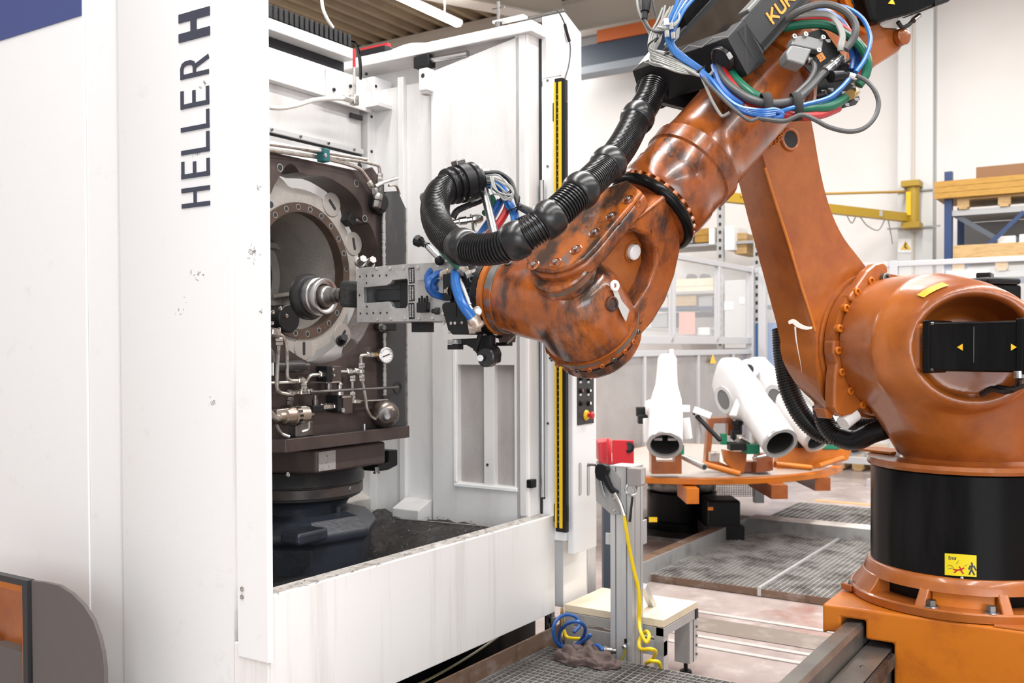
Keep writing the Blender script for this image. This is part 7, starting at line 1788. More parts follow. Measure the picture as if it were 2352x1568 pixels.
build('tap_handle', MB().boxb(PX(1437, 1472, XS_-0.02), YA*0.005, XA*0.004, ZA*0.010), black_pl, sd, smooth=None)
build('tap_tube', MB().tube([PX(1436, 1488, XS_-0.018), PX(1434, 1502, XS_-0.018), PX(1428, 1516, XS_-0.02)], 0.0055, n=7), mat('olive_tube', (0.30, 0.25, 0.03), 0.4), sd)
# air gun
ag = thing('air_gun', 'black blow gun with silver trigger hooked on the aluminium stand', 'air gun', PX(1390, 1130, XS_-0.03))
XG_ = XS_-0.03
def gp2(px, py): return PX(px, py, XG_)
build('gun_body', MB().prism([gp2(a, b) for a, b in ((1366, 1072), (1371, 1065), (1385, 1065), (1394, 1070), (1397, 1080), (1392, 1092), (1404, 1120), (1418, 1130), (1411, 1136), (1400, 1132), (1390, 1116), (1384, 1104), (1377, 1105), (1368, 1098), (1365, 1084))], XA*0.03), black_pl, ag, smooth=40, bevel=0.006, seg=3)
build('gun_trigger', MB().prism([gp2(a, b) for a, b in ((1376, 1104), (1381, 1104), (1386, 1124), (1392, 1142), (1388, 1143), (1380, 1124))], XA*0.012), steel, ag, smooth=None, bevel=0.002)
build('gun_nozzle', MB().tube([gp2(1368, 1068), gp2(1358, 1067), gp2(1350, 1069)], 0.006, n=8), steel_d, ag)
build('hose_spring', MB().tube([gp2(1412, 1132), gp2(1424, 1154), gp2(1434, 1184)], 0.010, n=10), zinc, ag)
yh = [(1433, 1182, XG_), (1438, 1216, XG_+0.0), (1446, 1262, XG_+0.01), (1456, 1310, XG_+0.02), (1466, 1350, XG_+0.03), (1469, 1390, XG_+0.03), (1468, 1424, XG_+0.03), (1472, 1452, XG_-0.01), (1484, 1474, XG_-0.02), (1491, 1462, XG_+0.0), (1486, 1450, XG_+0.04), (1476, 1456, XG_+0.05), (1468, 1474, XG_+0.03), (1472, 1490, XG_-0.02), (1494, 1490, XG_-0.03), (1506, 1496, XG_), (1500, 1512, XG_+0.03), (1484, 1522, XG_+0.0), (1496, 1518, XG_-0.05), (1512, 1520, XG_-0.04), (1518, 1532, XG_-0.02)]
yo = tag(build('yellow_air_hose', MB().tube([PX(a, b, c) for a, b, c in yh], 0.0085, n=10), yellow_hose, None), 'yellow air hose hanging from the blow gun, coiled at its foot', 'hose')

# ================================================================== low step with pale board
ZB = 0.345
def bz(px, py): return PZ(px, py, ZB)
bA, bB, bC, bD = bz(1300, 1409), bz(1346, 1344), bz(1601, 1380), bz(1526, 1424)
bx0 = (bA.x+bD.x)/2; bx1 = (bB.x+bC.x)/2; by0 = (bC.y+bD.y)/2; by1 = (bA.y+bB.y)/2
sp_ = thing('work_step', 'low aluminium step with pale wooden board top beside the profile stand', 'step', ((bx0+bx1)/2, (by0+by1)/2, 0))
build('board', MB().box(bx0, XS_-0.006+0.0, ys1+0.012, by1, ZB-0.03, ZB) if bx0 < XS_-0.03 else MB().box(max(bx0, xs1+0.01), bx1, by0, by1, ZB-0.035, ZB), wood_l, sp_, smooth=None, bevel=0.002)
fx0 = max(bx0, xs1+0.01)
build('front_beam', MB().box(fx0+0.0, fx0+0.04, by0, by1, ZB-0.085, ZB-0.037), alu, sp_, smooth=None, bevel=0.002)
build('lower_beam', MB().box(fx0+0.0, fx0+0.04, by0, by1, ZB-0.17, ZB-0.10), alu, sp_, smooth=None, bevel=0.002)
build('side_beam', MB().box(fx0, bx1+0.0, by0-0.002, by0+0.04, ZB-0.078, ZB-0.037), alu, sp_, smooth=None, bevel=0.002)
build('beam_end_cap', MB().box(bx1-0.03, bx1+0.004, by0-0.006, by0+0.042, ZB-0.08, ZB-0.034), black_pl, sp_, smooth=None, bevel=0.002)
lg = build('leg', MB().box(bx1-0.09, bx1, by0-0.0, by0+0.08, 0.06, ZB-0.08), alu, sp_, smooth=None, bevel=0.002)
build('leg_groove', MB().box(bx1-0.050, bx1-0.042, by0-0.001, by0+0.004, 0.06, ZB-0.08), dark_void, lg, smooth=None)
build('leg', MB().box(fx0, fx0+0.05, by0-0.0, by0+0.05, 0.0, ZB-0.08), alu, sp_, smooth=None, bevel=0.002)
build('leg', MB().box(fx0, fx0+0.05, by1-0.05, by1, 0.0, ZB-0.08), alu, sp_, smooth=None, bevel=0.002)
build('leg', MB().box(bx1-0.08, bx1, by1-0.05, by1, 0.0, ZB-0.08), alu, sp_, smooth=None, bevel=0.002)
build('adjustable_foot', MB().lathe(V((bx1-0.045, by0+0.04, 0)), ZA, [(0, 0.030), (0.012, 0.028), (0.02, 0.010), (0.06, 0.010)], 16), black_mat, sp_)
for k in range(4): build('leg_screw', MB().capscrew(V((bx1-0.01, by0-0.001, 0.09+0.045*k)), -YA, 0.007, 0.005), steel_d, sp_)

# ================================================================== blue spiral hose, fittings, rag
XB = gx1-0.05
bl = [(1276, 1432), (1272, 1450), (1278, 1474), (1292, 1490), (1314, 1490), (1332, 1472), (1340, 1450), (1336, 1428), (1318, 1414), (1298, 1412), (1280, 1426), (1273, 1450), (1282, 1478), (1302, 1496), (1318, 1494), (1344, 1476), (1352, 1454)]
pB = []
for k, (px, py) in enumerate([(1318, 1452), (1332, 1434), (1322, 1416), (1300, 1411), (1280, 1422), (1271, 1444), (1276, 1470), (1292, 1488), (1312, 1487), (1334, 1470), (1344, 1450), (1340, 1434), (1322, 1427), (1300, 1434), (1286, 1452), (1286, 1474), (1300, 1494), (1320, 1492), (1342, 1470), (1356, 1458), (1348, 1466), (1326, 1482), (1312, 1494), (1326, 1492), (1350, 1484), (1372, 1482), (1383, 1490), (1382, 1500)]):
    q = PX(px, py, gx1-0.06+0.05*math.sin(k*0.9)); q.z = max(q.z, GZ+0.01); pB.append(q)
tag(build('blue_spiral_hose', MB().tube(pB, 0.0085, n=10), blue_hose, None), 'blue spiral air hose coiled on the walkway grating under the machine corner', 'hose')
yl_ = [(1295, 1446), (1302, 1462), (1320, 1466), (1340, 1466)]
q_ = thing('air_fittings', 'small brass and steel air couplings with yellow tube at the machine foot', 'fitting', PX(1290, 1470, gx1+0.02))
build('yellow_tube', MB().tube([PX(a, b, gx1+0.02) for a, b in yl_], 0.008, n=8), yellow_hose, q_)
build('coupling', MB().lathe(PX(1291, 1468, gx1+0.02), ZA, [(0, 0.010), (0.02, 0.012), (0.03, 0.008), (0.06, 0.008), (0.062, 0.012), (0.1, 0.011), (0.15, 0.006)], 12), mat('brass', (0.5, 0.4, 0.2), 0.4, 0.8), q_)
build('hose_plug', MB().lathe(PX(1378, 1492, gx1-0.02), V((0.3, -1, 0)), [(0, 0.010), (0.03, 0.012), (0.032, 0.016), (0.06, 0.016), (0.062, 0.012), (0.075, 0.012)], 14), steel_d, q_)
build('pipe_union', MB().lathe(V((4.10, YS+0.02, 0.22)), ZA, [(0, 0.012), (0.03, 0.012), (0.032, 0.018), (0.06, 0.018), (0.062, 0.012), (0.10, 0.012)], 12), steel, q_)
# rag: crumpled cloth
rc0 = PZ(1350, 1520, GZ)
bm = bmesh.new(); bmesh.ops.create_icosphere(bm, subdivisions=5, radius=1.0)
from mathutils import noise as NZ
for v in bm.verts:
    p = v.co.copy(); a = math.atan2(p.y, p.x)
    rad = 1+0.22*math.sin(3*a+1.0)+0.12*math.sin(7*a)
    fold = abs(NZ.noise(V((p.x*2.2+3, p.y*2.2, p.z*2.0))))*0.9+abs(NZ.noise(V((p.x*5, p.y*5+2, p.z*4))))*0.35
    h = max(0, p.z)*(0.055+0.05*fold)+0.018*fold
    v.co = V((p.x*rad*0.085*(1+0.35*fold), p.y*rad*0.125*(1+0.25*fold), h if p.z > -0.2 else 0.001))
me = bpy.data.meshes.new('cleaning_rag'); bm.to_mesh(me); bm.free()
rag = finish('cleaning_rag', me, rag_m, None, V((rc0.x, rc0.y, GZ)), 70, 0, 0)
tag(rag, 'crumpled grey brown cleaning rag lying on the walkway grating', 'rag')

# ================================================================== positioning turntable with castings
TTX, TTY, TTZ = 7.95, 3.42, PD(1600, 1098, 7.25).z
tt = thing('turntable', 'round orange turntable on black base carrying white castings in clamping frames', 'turntable', (TTX, TTY, 0))
RT_ = 1.33
tc_ = V((TTX, TTY, 0))
def tw(px, py, d): return PD(px, py, d)
FYC = 4.14   # the table is cut straight along the fence
plate_pts = []
for k in range(48):
    t = 2*math.pi*k/48; plate_pts.append(V((TTX+RT_*math.cos(t), min(TTY+RT_*math.sin(t), FYC), TTZ)))
build('table_plate', MB().prism(plate_pts, -ZA*0.045), orange_hi, tt, smooth=40, bevel=0.004)
build('table_skin', MB().prism([V((TTX+(p.x-TTX)*0.95, TTY+(p.y-TTY)*0.95, TTZ)) for p in plate_pts], ZA*0.004), mat('pale_oily_plate', (0.62, 0.56, 0.50), 0.35, 0.2), tt)
front = -FL
for (px, d_) in ((1762, 7.5), (1858, 7.9)):
    q = PD(px, 1110, d_); q.z = TTZ-0.09; build('cross_beam', MB().boxb(q, FL*0.35, RL*0.06, ZA*0.05), orange, tt, smooth=None)
q = PD(1580, 1115, 7.3); q.z = TTZ-0.11; build('beam_end', MB().boxb(q, FL*0.2, RL*0.045, ZA*0.055), orange_hi, tt, smooth=None)
build('slew_drive', MB().lathe(tc_, ZA, [(0.0, 0.31), (0.02, 0.32), (0.10, 0.32), (0.11, 0.30), (0.34, 0.30), (0.35, 0.27), (TTZ-0.14, 0.30), (TTZ-0.13, 0.45), (TTZ-0.05, 0.45)], 48), black_gloss, tt)
build('drive_ring', MB().lathe(tc_, ZA, [(0.36, 0.285), (0.38, 0.295), (0.44, 0.295), (0.46, 0.285)], 48), steel_d, tt)
q = PD(1655, 1150, 8.0); q.z = 0.0
build('drive_motor', MB().boxb(V((q.x, q.y, 0.24)), FL*0.15, RL*0.13, ZA*0.12), black_pl, tt, smooth=None, bevel=0.02)
build('drive_gearbox', MB().boxb(V((q.x, q.y, 0.10)), FL*0.16, RL*0.16, ZA*0.06), black_mat, tt, smooth=None, bevel=0.01)
build('base_plate', MB().box(TTX-0.55, TTX+0.5, TTY-0.30, TTY+0.4, 0.0, 0.03), steel_d, tt, smooth=None)
for px in (1570, 1590, 1602, 1628): 
    q = PZ(px, 1216 if px < 1610 else 1208, 0.03); build('levelling_screw', MB().lathe(q, ZA, [(0, 0.03), (0.012, 0.03), (0.012, 0.014), (0.07, 0.014)], 10), zinc, tt)
build('yellow_tag', MB().boxb(PD(1500, 1193, 7.18), RL*0.03, ZA*0.018, FL*0.002), yellow, tt, smooth=None)
build('warning_tag', MB().boxb(PD(1632, 1168, 7.35), RL*0.02, ZA*0.012, FL*0.002), orange_hi, tt, smooth=None)
# clamping frames on the table (orange brackets, green pads, toggles)
def frame(name, px, dpt, th, m=orange): return build(name, MB().prism([PD(a, b, dpt) for a, b in px], FL*th), m, tt, smooth=None, bevel=0.004)
frame('support_bracket', [(1496, 1040), (1506, 1040), (1508, 1060), (1550, 1060), (1552, 1040), (1566, 1040), (1566, 1088), (1496, 1088)], 7.25, 0.12)
frame('support_web', [(1508, 1062), (1550, 1062), (1550, 1086), (1508, 1086)], 7.33, 0.03, orange_worn)
frame('clamp_frame', [(1628, 960), (1640, 960), (1676, 958), (1684, 964), (1684, 1000), (1672, 1000), (1672, 972), (1640, 972), (1632, 1050), (1655, 1062), (1680, 1072), (1680, 1060), (1770, 1060), (1770, 1082), (1690, 1086), (1620, 1062)], 7.5, 0.10)
frame('cradle_plate', [(1662, 1034), (1692, 1038), (1700, 1038), (1716, 1038), (1714, 1062), (1708, 1086), (1692, 1086), (1668, 1062)], 7.35, 0.10, orange_hi)
frame('cradle_plate', [(1740, 1040), (1776, 1044), (1776, 1080), (1736, 1086)], 7.40, 0.12)
frame('cradle_plate', [(1790, 1030), (1840, 1024), (1878, 1010), (1930, 1012), (1924, 1040), (1900, 1066), (1868, 1076), (1786, 1078)], 7.75, 0.14, orange_hi)
frame('cradle_plate', [(1928, 1026), (1958, 1030), (1948, 1056), (1908, 1066)], 8.0, 0.12, orange_hi)
build('frame_tube', MB().cyl(PD(1612, 1064, 7.2), PD(1700, 1088, 7.12), 0.022), orange_hi, tt)
build('frame_tube', MB().cyl(PD(1780, 1066, 7.3), PD(1862, 1074, 7.4), 0.022), orange_hi, tt)
build('frame_tube', MB().cyl(PD(1880, 1070, 7.5), PD(1935, 1052, 7.8), 0.02), orange_hi, tt)
for px, py, d_ in ((1688, 1024, 7.3), (1728, 1024, 7.3)):
    pass
build('black_pad', MB().boxb(PD(1692, 1024, 7.28), RL*0.06, ZA*0.028, FL*0.06), black_pl, tt, smooth=None, bevel=0.004)
build('green_pad', MB().boxb(PD(1724, 1030, 7.30), RL*0.055, ZA*0.035, FL*0.06), green_pad, tt, smooth=None, bevel=0.006)
build('green_pad', MB().boxb(PD(1662, 1008, 7.4), RL*0.02, ZA*0.04, FL*0.03), green_pad, tt, smooth=None)
build('green_pad', MB().boxb(PD(1905, 1020, 7.8), RL*0.07, ZA*0.035, FL*0.06), green_pad, tt, smooth=None, bevel=0.006)
build('black_pad', MB().boxb(PD(1852, 1018, 7.75), RL*0.085, ZA*0.03, FL*0.06), black_pl, tt, smooth=None, bevel=0.004)
build('green_pad', MB().boxb(PD(1566, 1032, 7.25), RL*0.012, ZA*0.035, FL*0.03), green_pad, tt, smooth=None)
# toggle clamps, white jaws
for (a, b, r_, m_) in (((1600, 955, 7.3), (1655, 1012, 7.15), 0.022, black_pl), ((1592, 948, 7.35), (1628, 952, 7.35), 0.03, black_mat)):
    build('clamp_lever', MB().bar(PD(*a), PD(*b), r_*1.6, r_), m_, tt, smooth=None, bevel=0.004)
for (a, b) in (((1594, 940, 7.3), (1632, 955, 7.3)), ((1556, 938, 7.3), (1584, 938, 7.3)), ((1575, 960, 7.25), (1582, 1008, 7.25)), ((1486, 960, 7.35), (1488, 1015, 7.35))):
    build('white_jaw', MB().bar(PD(*a), PD(*b), 0.05, 0.05), white_pl, tt, smooth=None, bevel=0.006)
build('jaw_stem', MB().cyl(PD(1600, 946, 7.34), PD(1606, 1000, 7.34), 0.02), alu, tt)
build('loose_tube', MB().cyl(PD(1572, 1050, 7.35), PD(1618, 1072, 7.05), 0.024), alu, tt)
build('tube_bore', MB().cyl(PD(1617.5, 1071.8, 7.055), PD(1618.5, 1072.3, 7.045), 0.016), dark_void, tt)
for a in ((1700, 1008, 7.35), (1690, 998, 7.4), (1740, 1010, 7.4), (1640, 1048, 7.3), (1476, 962, 7.4), (1472, 945, 7.45)):
    build('toggle_clamp', MB().boxb(PD(*a), RL*0.035, ZA*0.035, FL*0.035), black_mat if a[0] % 20 else zinc, tt, smooth=None, bevel=0.006)
build('black_cylinder', MB().lathe(PD(1694, 1012, 7.42), ZA, [(0, 0.035), (0.12, 0.035), (0.122, 0.045), (0.15, 0.045)], 16), black_mat, tt)
for a, b in (((1720, 1016, 7.3), (1700, 1004, 7.2)), ((1812, 990, 7.6), (1846, 1004, 7.6)), ((1760, 1046, 7.3), (1730, 1052, 7.25))):
    build('clamp_handle', MB().cyl(PD(*a), PD(*b), 0.012), zinc, tt)

def casting(label, pc, ax_px, r_open, head, grp=None, window=None, wd=None):
    """white cast arm: round open mouth, tapering box body"""
    mouth, back = PD(*pc), PD(*ax_px)
    t = thing('white_casting', label, 'casting', V((mouth.x, mouth.y, mouth.z-r_open)), grp)
    ax = (back-mouth).normalized(); L = (back-mouth).length
    u, v, _ = basis(ax, ZA)     # u ~ up, v sideways
    N = 40
    def sect(h, ru, rv, e, offu=0.0):
        P = []
        for k in range(N):
            a = 2*math.pi*k/N; c_, s_ = math.cos(a), math.sin(a)
            P.append(mouth+ax*h+u*(offu+ru*math.copysign(abs(c_)**e, c_))+v*(rv*math.copysign(abs(s_)**e, s_)))
        return P
    secs = [sect(0, r_open*0.97, r_open*0.97, 1), sect(0.01, r_open, r_open, 1), sect(0.06, r_open*1.0, r_open*1.0, 1), sect(L*0.35, r_open*1.0, r_open*0.98, 0.9)]
    for (f_, ru, rv, e, ou) in head: secs.append(sect(L*f_, ru, rv, e, ou))
    body = build('body', MB().loft(secs, False, True), white_cast, t, smooth=60)
    build('mouth_rim', MB().ring(mouth-ax*0.004, ax, r_open*1.0, r_open*0.80, 0.02, 40), rim_cast, t)
    build('mouth_bore', MB().lathe(mouth+ax*0.002, ax, [(0, r_open*0.81), (0.20, r_open*0.78), (0.205, 0.0001)], 36, cap=False), mat('dark_bore', (0.06, 0.06, 0.06), 0.35, 0.3), t)
    return t, body, mouth, ax, u, v, L
c1 = casting('white cast arm standing upright with its round mouth facing the walkway grating', (1527, 1022, 7.0), (1533, 830, 7.75), 0.128, [(0.5, 0.10, 0.115, 0.8, 0.0), (0.62, 0.085, 0.085, 0.5, 0.02), (0.80, 0.080, 0.078, 0.45, 0.02), (0.95, 0.076, 0.075, 0.45, 0.02), (1.0, 0.06, 0.06, 0.5, 0.02)], 'white castings on the turntable')
for sgn in (-1, 1):
    build('mouth_web', MB().boxb(c1[2]+c1[3]*0.12+c1[5]*0.05*sgn-c1[4]*0.01, c1[5]*0.03, c1[3]*0.05, c1[4]*0.012), rim_cast, c1[0], smooth=None)
build('side_boss', MB().lathe(c1[2]+c1[3]*c1[6]*0.42-c1[5]*0.0, c1[5], [(-0.15, 0.05), (-0.13, 0.06), (0.10, 0.07), (0.11, 0.06)], 24), white_cast, c1[0])
c2_ = casting('white cast arm with oval side window, its mouth nearest the black conduits', (1792, 1018, 6.95), (1668, 838, 7.75), 0.128, [(0.44, 0.135, 0.11, 0.8, -0.01), (0.60, 0.185, 0.105, 0.45, -0.06), (0.85, 0.185, 0.10, 0.38, -0.065), (0.97, 0.15, 0.095, 0.42, -0.06), (1.0, 0.12, 0.08, 0.5, -0.06)], 'white castings on the turntable')
def wd_on(cast, px, py, d_, ru, rv, nm):
    q = PD(px, py, d_); n_ = (-FWD*0.85-RT*0.5).normalized(); u_ = (UP-n_*UP.dot(n_)).normalized(); v_ = n_.cross(u_)
    u2 = (u_*0.94+v_*0.3).normalized(); v2 = n_.cross(u2)
    L_ = [q+u2*ru*math.cos(2*math.pi*k/28)+v2*rv*math.sin(2*math.pi*k/28) for k in range(28)]
    L2 = [q+u2*ru*0.72*math.cos(2*math.pi*k/28)+v2*rv*0.68*math.sin(2*math.pi*k/28) for k in range(28)]
    build(nm+'_rim', MB().plate([[p+n_*0.006 for p in L_], [p+n_*0.006 for p in L2]], -n_*0.03), rim_cast, cast, smooth=30, bevel=0.002)
    build(nm, MB().prism([p-n_*0.0 for p in L2], -n_*0.004), mat('window_shade', (0.12, 0.12, 0.12), 0.5), cast, smooth=None)
wd_on(c2_[0], 1662, 918, 7.33, 0.105, 0.062, 'side_window')
build('front_rib', MB().prism([PD(a, b, 7.15) for a, b in ((1676, 955), (1694, 915), (1700, 930), (1692, 958))], FL*0.05), white_cast, c2_[0], smooth=None, bevel=0.012, seg=3)
c3_ = casting('white cast arm with a small eye at its head, half hidden behind the others', (1880, 1010, 7.5), (1728, 842, 8.2), 0.12, [(0.44, 0.13, 0.11, 0.8, -0.01), (0.60, 0.185, 0.10, 0.45, -0.06), (0.85, 0.17, 0.09, 0.42, -0.05), (0.97, 0.10, 0.08, 0.45, 0.02), (1.0, 0.08, 0.07, 0.5, 0.02)], 'white castings on the turntable')
wd_on(c3_[0], 1782, 918, 7.78, 0.125, 0.085, 'side_window')
q = PD(1719, 848, 7.95); n_ = (-FWD*0.9-RT*0.25).normalized()
build('eye_boss', MB().lathe(q, n_, [(-0.08, 0.085), (-0.01, 0.085), (0.0, 0.075)], 28), white_cast, c3_[0]); build('eye_hole', MB().lathe(q+n_*0.001, n_, [(0, 0.0001), (0, 0.042)], 20, cap=False), dark_void, c3_[0], fix=False)
c4_ = casting('white cast arm mostly hidden by the robot, only its mouth shows under the conduits', (1972, 1024, 8.0), (1850, 860, 8.8), 0.10, [(0.5, 0.11, 0.10, 0.7, 0.02), (0.85, 0.12, 0.09, 0.45, 0.0), (1.0, 0.09, 0.07, 0.5, 0.0)], 'white castings on the turntable')

# ================================================================== red pump unit, bin behind the operator panel
q = PD(1414, 1070, 6.0)
rp_ = thing('red_box', 'red metal box with round black port standing left of the turntable', 'box', V((q.x, q.y, PD(1414, 1066, 6.0).z)))
z0_, z1_ = PD(1414, 1066, 6.0).z, PD(1414, 1010, 6.0).z
build('housing', MB().prism([PD(a, 1066, d_) for a, d_ in ((1406, 5.95), (1456, 6.05), (1456, 6.3), (1406, 6.25))], ZA*(z1_-z0_)), red, rp_, smooth=None, bevel=0.006)
build('left_cheek', MB().prism([PD(a, b, 6.0) for a, b in ((1374, 1015), (1402, 1012), (1404, 1066), (1394, 1068), (1376, 1062))], FL*0.2), red, rp_, smooth=None, bevel=0.006)
build('pull_handle', MB().tube([PD(1400, 1018, 5.9), PD(1398, 1012, 5.88), PD(1399, 1040, 5.86), PD(1400, 1064, 5.88)], 0.014, n=8), red, rp_)
build('round_port', MB().lathe(PD(1444, 1027, 6.02), -FWD, [(-0.01, 0.034), (0.006, 0.034), (0.008, 0.022), (0.002, 0.02), (0.002, 0.0001)], 24, cap=False), black_pl, rp_)
build('red_box_shelf', MB().box(q.x-0.25, q.x+0.14, q.y-0.05, q.y+0.35, z0_-0.05, z0_-0.002), galv, rp_, smooth=None)
for dx in (-0.22, 0.05): build('shelf_leg', MB().box(q.x+dx, q.x+dx+0.05, q.y-0.1, q.y-0.05, 0, z0_-0.05), galv, rp_, smooth=None)
q = PD(1395, 1250, 5.9)
ud = thing('rack_upright', 'dark blue steel upright standing between machine and stand', 'upright', V((q.x, q.y, 0)))
build('upright', MB().boxb(PD(1393, 1260, 5.6).xy.to_3d()+ZA*0.42, RL*0.022, FL*0.05, ZA*0.42), mat('blue_black_upright', (0.05, 0.065, 0.09), 0.5), ud, smooth=None)
build('aluminium_leg', MB().boxb(PD(1358, 1260, 5.3).xy.to_3d()+ZA*0.35, RL*0.022, FL*0.03, ZA*0.35), alu, ud, smooth=None)

# ================================================================== safety fences (aluminium frames with clear and sheet panels)
FY = 4.25
FXc = PY(1722, 700, FY).x
def fz(px, py): return PY(px, py, FY).z
zt_f, zm1, zm0, zl1 = fz(1722, 614), fz(1690, 774), fz(1690, 786), fz(1690, 802)
fxl = PY(1340, 700, FY).x
fe = thing('safety_fence', 'aluminium safety fence with clear upper panes and dull sheets behind the turntable', 'fence', (FXc-1.5, FY, 0))
prof_w = 0.06
build('top_rail', MB().box(fxl, FXc, FY-0.03, FY+0.03, zt_f-0.06, zt_f), alu_far, fe, smooth=None, bevel=0.004)
build('middle_rail', MB().box(fxl, FXc, FY-0.03, FY+0.03, zm0-0.02, zm1), alu_far, fe, smooth=None, bevel=0.004)
build('lower_rail', MB().box(fxl, FXc, FY-0.03, FY+0.03, zl1-0.06, zl1), alu_far, fe, smooth=None, bevel=0.004)
build('bottom_rail', MB().box(fxl, FXc, FY-0.03, FY+0.03, 0.22, 0.30), alu_far, fe, smooth=None, bevel=0.004)
xs_ = [PY(px, 700, FY).x for px in (1340, 1544, 1648)]
for x in xs_: build('post', MB().box(x-0.03, x+0.03, FY-0.031, FY+0.031, zm1, zt_f-0.06), alu_far, fe, smooth=None, bevel=0.004)
xl_ = [PY(px, 850, FY).x for px in (1340, 1476, 1600, 1680)]
for x in xl_: build('mullion', MB().box(x-0.025, x+0.025, FY-0.031, FY+0.031, 0.30, zl1-0.06), alu_far, fe, smooth=None, bevel=0.004)
xa = xs_+[FXc]
for x0, x1 in zip(xa[:-1], xa[1:]): build('clear_pane', MB().box(x0+0.03, x1-0.03, FY-0.004, FY+0.004, zm1, zt_f-0.06), pane_m, fe, smooth=None)
xa = xl_+[FXc]
for x0, x1 in zip(xa[:-1], xa[1:]): build('sheet_panel', MB().box(x0+0.025, x1-0.025, FY-0.003, FY+0.003, 0.30, zl1-0.06), mat('dull_sheet', (0.44, 0.415, 0.405), 0.22, 0.45, dirt=[((0.34, 0.315, 0.305), 1.5, 0.4, 0.7, U1, 5)]), fe, smooth=None)
for px in (1422, 1638):
    T_ = [V((PY(px+dx, 820+dy, FY-0.036).x, FY-0.036, PY(px, 820+dy, FY-0.036).z)) for dx, dy in ((-7, 14), (7, 14), (0, -6))]
    build('warning_triangle', MB().prism(T_, YA*0.004), mat('sticker_amber', (0.85, 0.50, 0.02), 0.4), fe, smooth=None)
for px in (1544, 1648): build('rail_screw', MB().capscrew(PY(px, 780, FY-0.03), -YA, 0.02, 0.01), zinc, fe)
build('white_notice', MB().boxb(PY(1542, 830, FY-0.04), XA*0.05, YA*0.004, ZA*0.13), white_pl, fe, smooth=None)
build('corner_post', MB().box(FXc, FXc+0.09, FY-0.045, FY+0.045, 0, zt_f+0.02), alu_far, fe, smooth=None, bevel=0.004)
# second fence bay, set back on the same line (double post look) and the return fence on the right
FX = FXc+0.05
yR0 = FY-0.05
zt_r = zt_f
y_post = PX(2054, 620, FX).y
f2 = thing('safety_fence', 'aluminium safety fence on the far side of the robot with tall clear panes', 'fence', (FX, 1.0, 0))
zr = PX(2200, 594, FX).z
build('top_rail', MB().box(FX-0.03, FX+0.03, -3.5, yR0, zr-0.06, zr), alu_far, f2, smooth=None, bevel=0.004)
build('lower_rail', MB().box(FX-0.03, FX+0.03, -3.5, yR0, 0.18, 0.26), alu_far, f2, smooth=None, bevel=0.004)
yy = [yR0, PX(1752, 700, FX).y, y_post, y_post-2.2, -3.5]
for y in yy[1:-1]: build('post', MB().box(FX-0.045, FX+0.045, y-0.045, y+0.045, 0, zr+0.01), alu_far, f2, smooth=None, bevel=0.004)
for y0_, y1_ in zip(yy[1:], yy[:-1]): build('clear_pane', MB().box(FX-0.004, FX+0.004, y0_+0.045, y1_-0.045, 0.26, zr-0.06), pane_m, f2, smooth=None)
build('paper_notice', MB().boxb(PX(2222, 655, FX-0.012), YA*0.22, XA*0.003, ZA*0.17), white_pl, f2, smooth=None)
mb = MB()
for k, (a_, b_) in enumerate(((2204, 2240), (2204, 2248))):
    y0_, y1_ = PX(a_, 640+14*k, FX-0.016).y, PX(b_, 640+14*k, FX-0.016).y; z_ = PX(2222, 642+14*k, FX-0.016).z
    n = 9
    for i in range(n): mb.boxb((FX-0.016, y0_+(y1_-y0_)*(i+0.4)/n, z_), YA*abs(y1_-y0_)/n*0.35, XA*0.001, ZA*0.014)
tag(build('notice_lines', mb, mat('faded_print', (0.5, 0.5, 0.5), 0.6), f2, smooth=None), kind='stuff')
build('notice_holder', MB().boxb(PX(2222, 660, FX-0.006), YA*0.27, XA*0.002, ZA*0.22), pane_m, f2, smooth=None)

# ================================================================== wall jib crane on the column
jb = thing('jib_crane', 'yellow wall jib crane fixed to the grey column', 'crane', PX(2095, 500, WALL_X-0.45))
XJ = WALL_X-0.48
def J(px, py, k=0.0): return PX(px, py, XJ+k)
a, b = J(2098, 425), J(2098, 525); rj = (J(2080, 470)-J(2108, 470)).length/2
build('mast', MB().cyl(a, b, rj, n=20), yellow_crane, jb)
build('mast_stripe', MB().prism([J(x, y, -rj-0.004) for x, y in ((2081, 440), (2092, 440), (2092, 494), (2081, 494))], XA*0.01), yellow, jb, smooth=None)
for py in (424, 519): build('mast_bracket', MB().boxb(J(2096, py, 0.06), YA*abs(J(2075, py).y-J(2117, py).y)/2, XA*0.18, ZA*0.04), yellow_crane, jb, smooth=None)
build('jib_arm', MB().bar(J(1660, 452, -3.2), J(2084, 500, 0.0), 0.10, 0.12), yellow_crane, jb, smooth=None)
build('tie_rod', MB().cyl(J(1700, 450, -3.0), J(2080, 440, 0.0), 0.018), mat('ochre_rod', (0.45, 0.27, 0.05), 0.5), jb)
build('arm_label', MB().boxb((J(2010, 491, -0.62)), YA*0.10, XA*0.003, ZA*0.04), rack_grey, jb, smooth=None)
build('control_cable', MB().tube([J(1940, 484, -1.0), J(1956, 512, -0.9), J(1970, 494, -0.8), J(1992, 518, -0.7), J(2018, 528, -0.5), J(2036, 500, -0.3), J(2045, 530, -0.2), J(2050, 560, -0.1)], 0.008, n=6), grey_cable, jb)
for py in (438, 522): build('column_clamp', MB().boxb(J(2098, py, 0.14), YA*0.36, XA*0.015, ZA*0.012), rack_grey, jb, smooth=None)
T_ = [PX(x, y, WALL_X-0.335) for x, y in ((2068, 573), (2092, 573), (2080, 553))]
sn = build('warning_board', MB().prism([PX(x, y, WALL_X-0.33) for x, y in ((2062, 580), (2100, 580), (2100, 548), (2062, 548))], XA*0.006), white_pl, None, smooth=None)
tag(sn, 'small white board with yellow warning triangle on the grey column', 'sign')
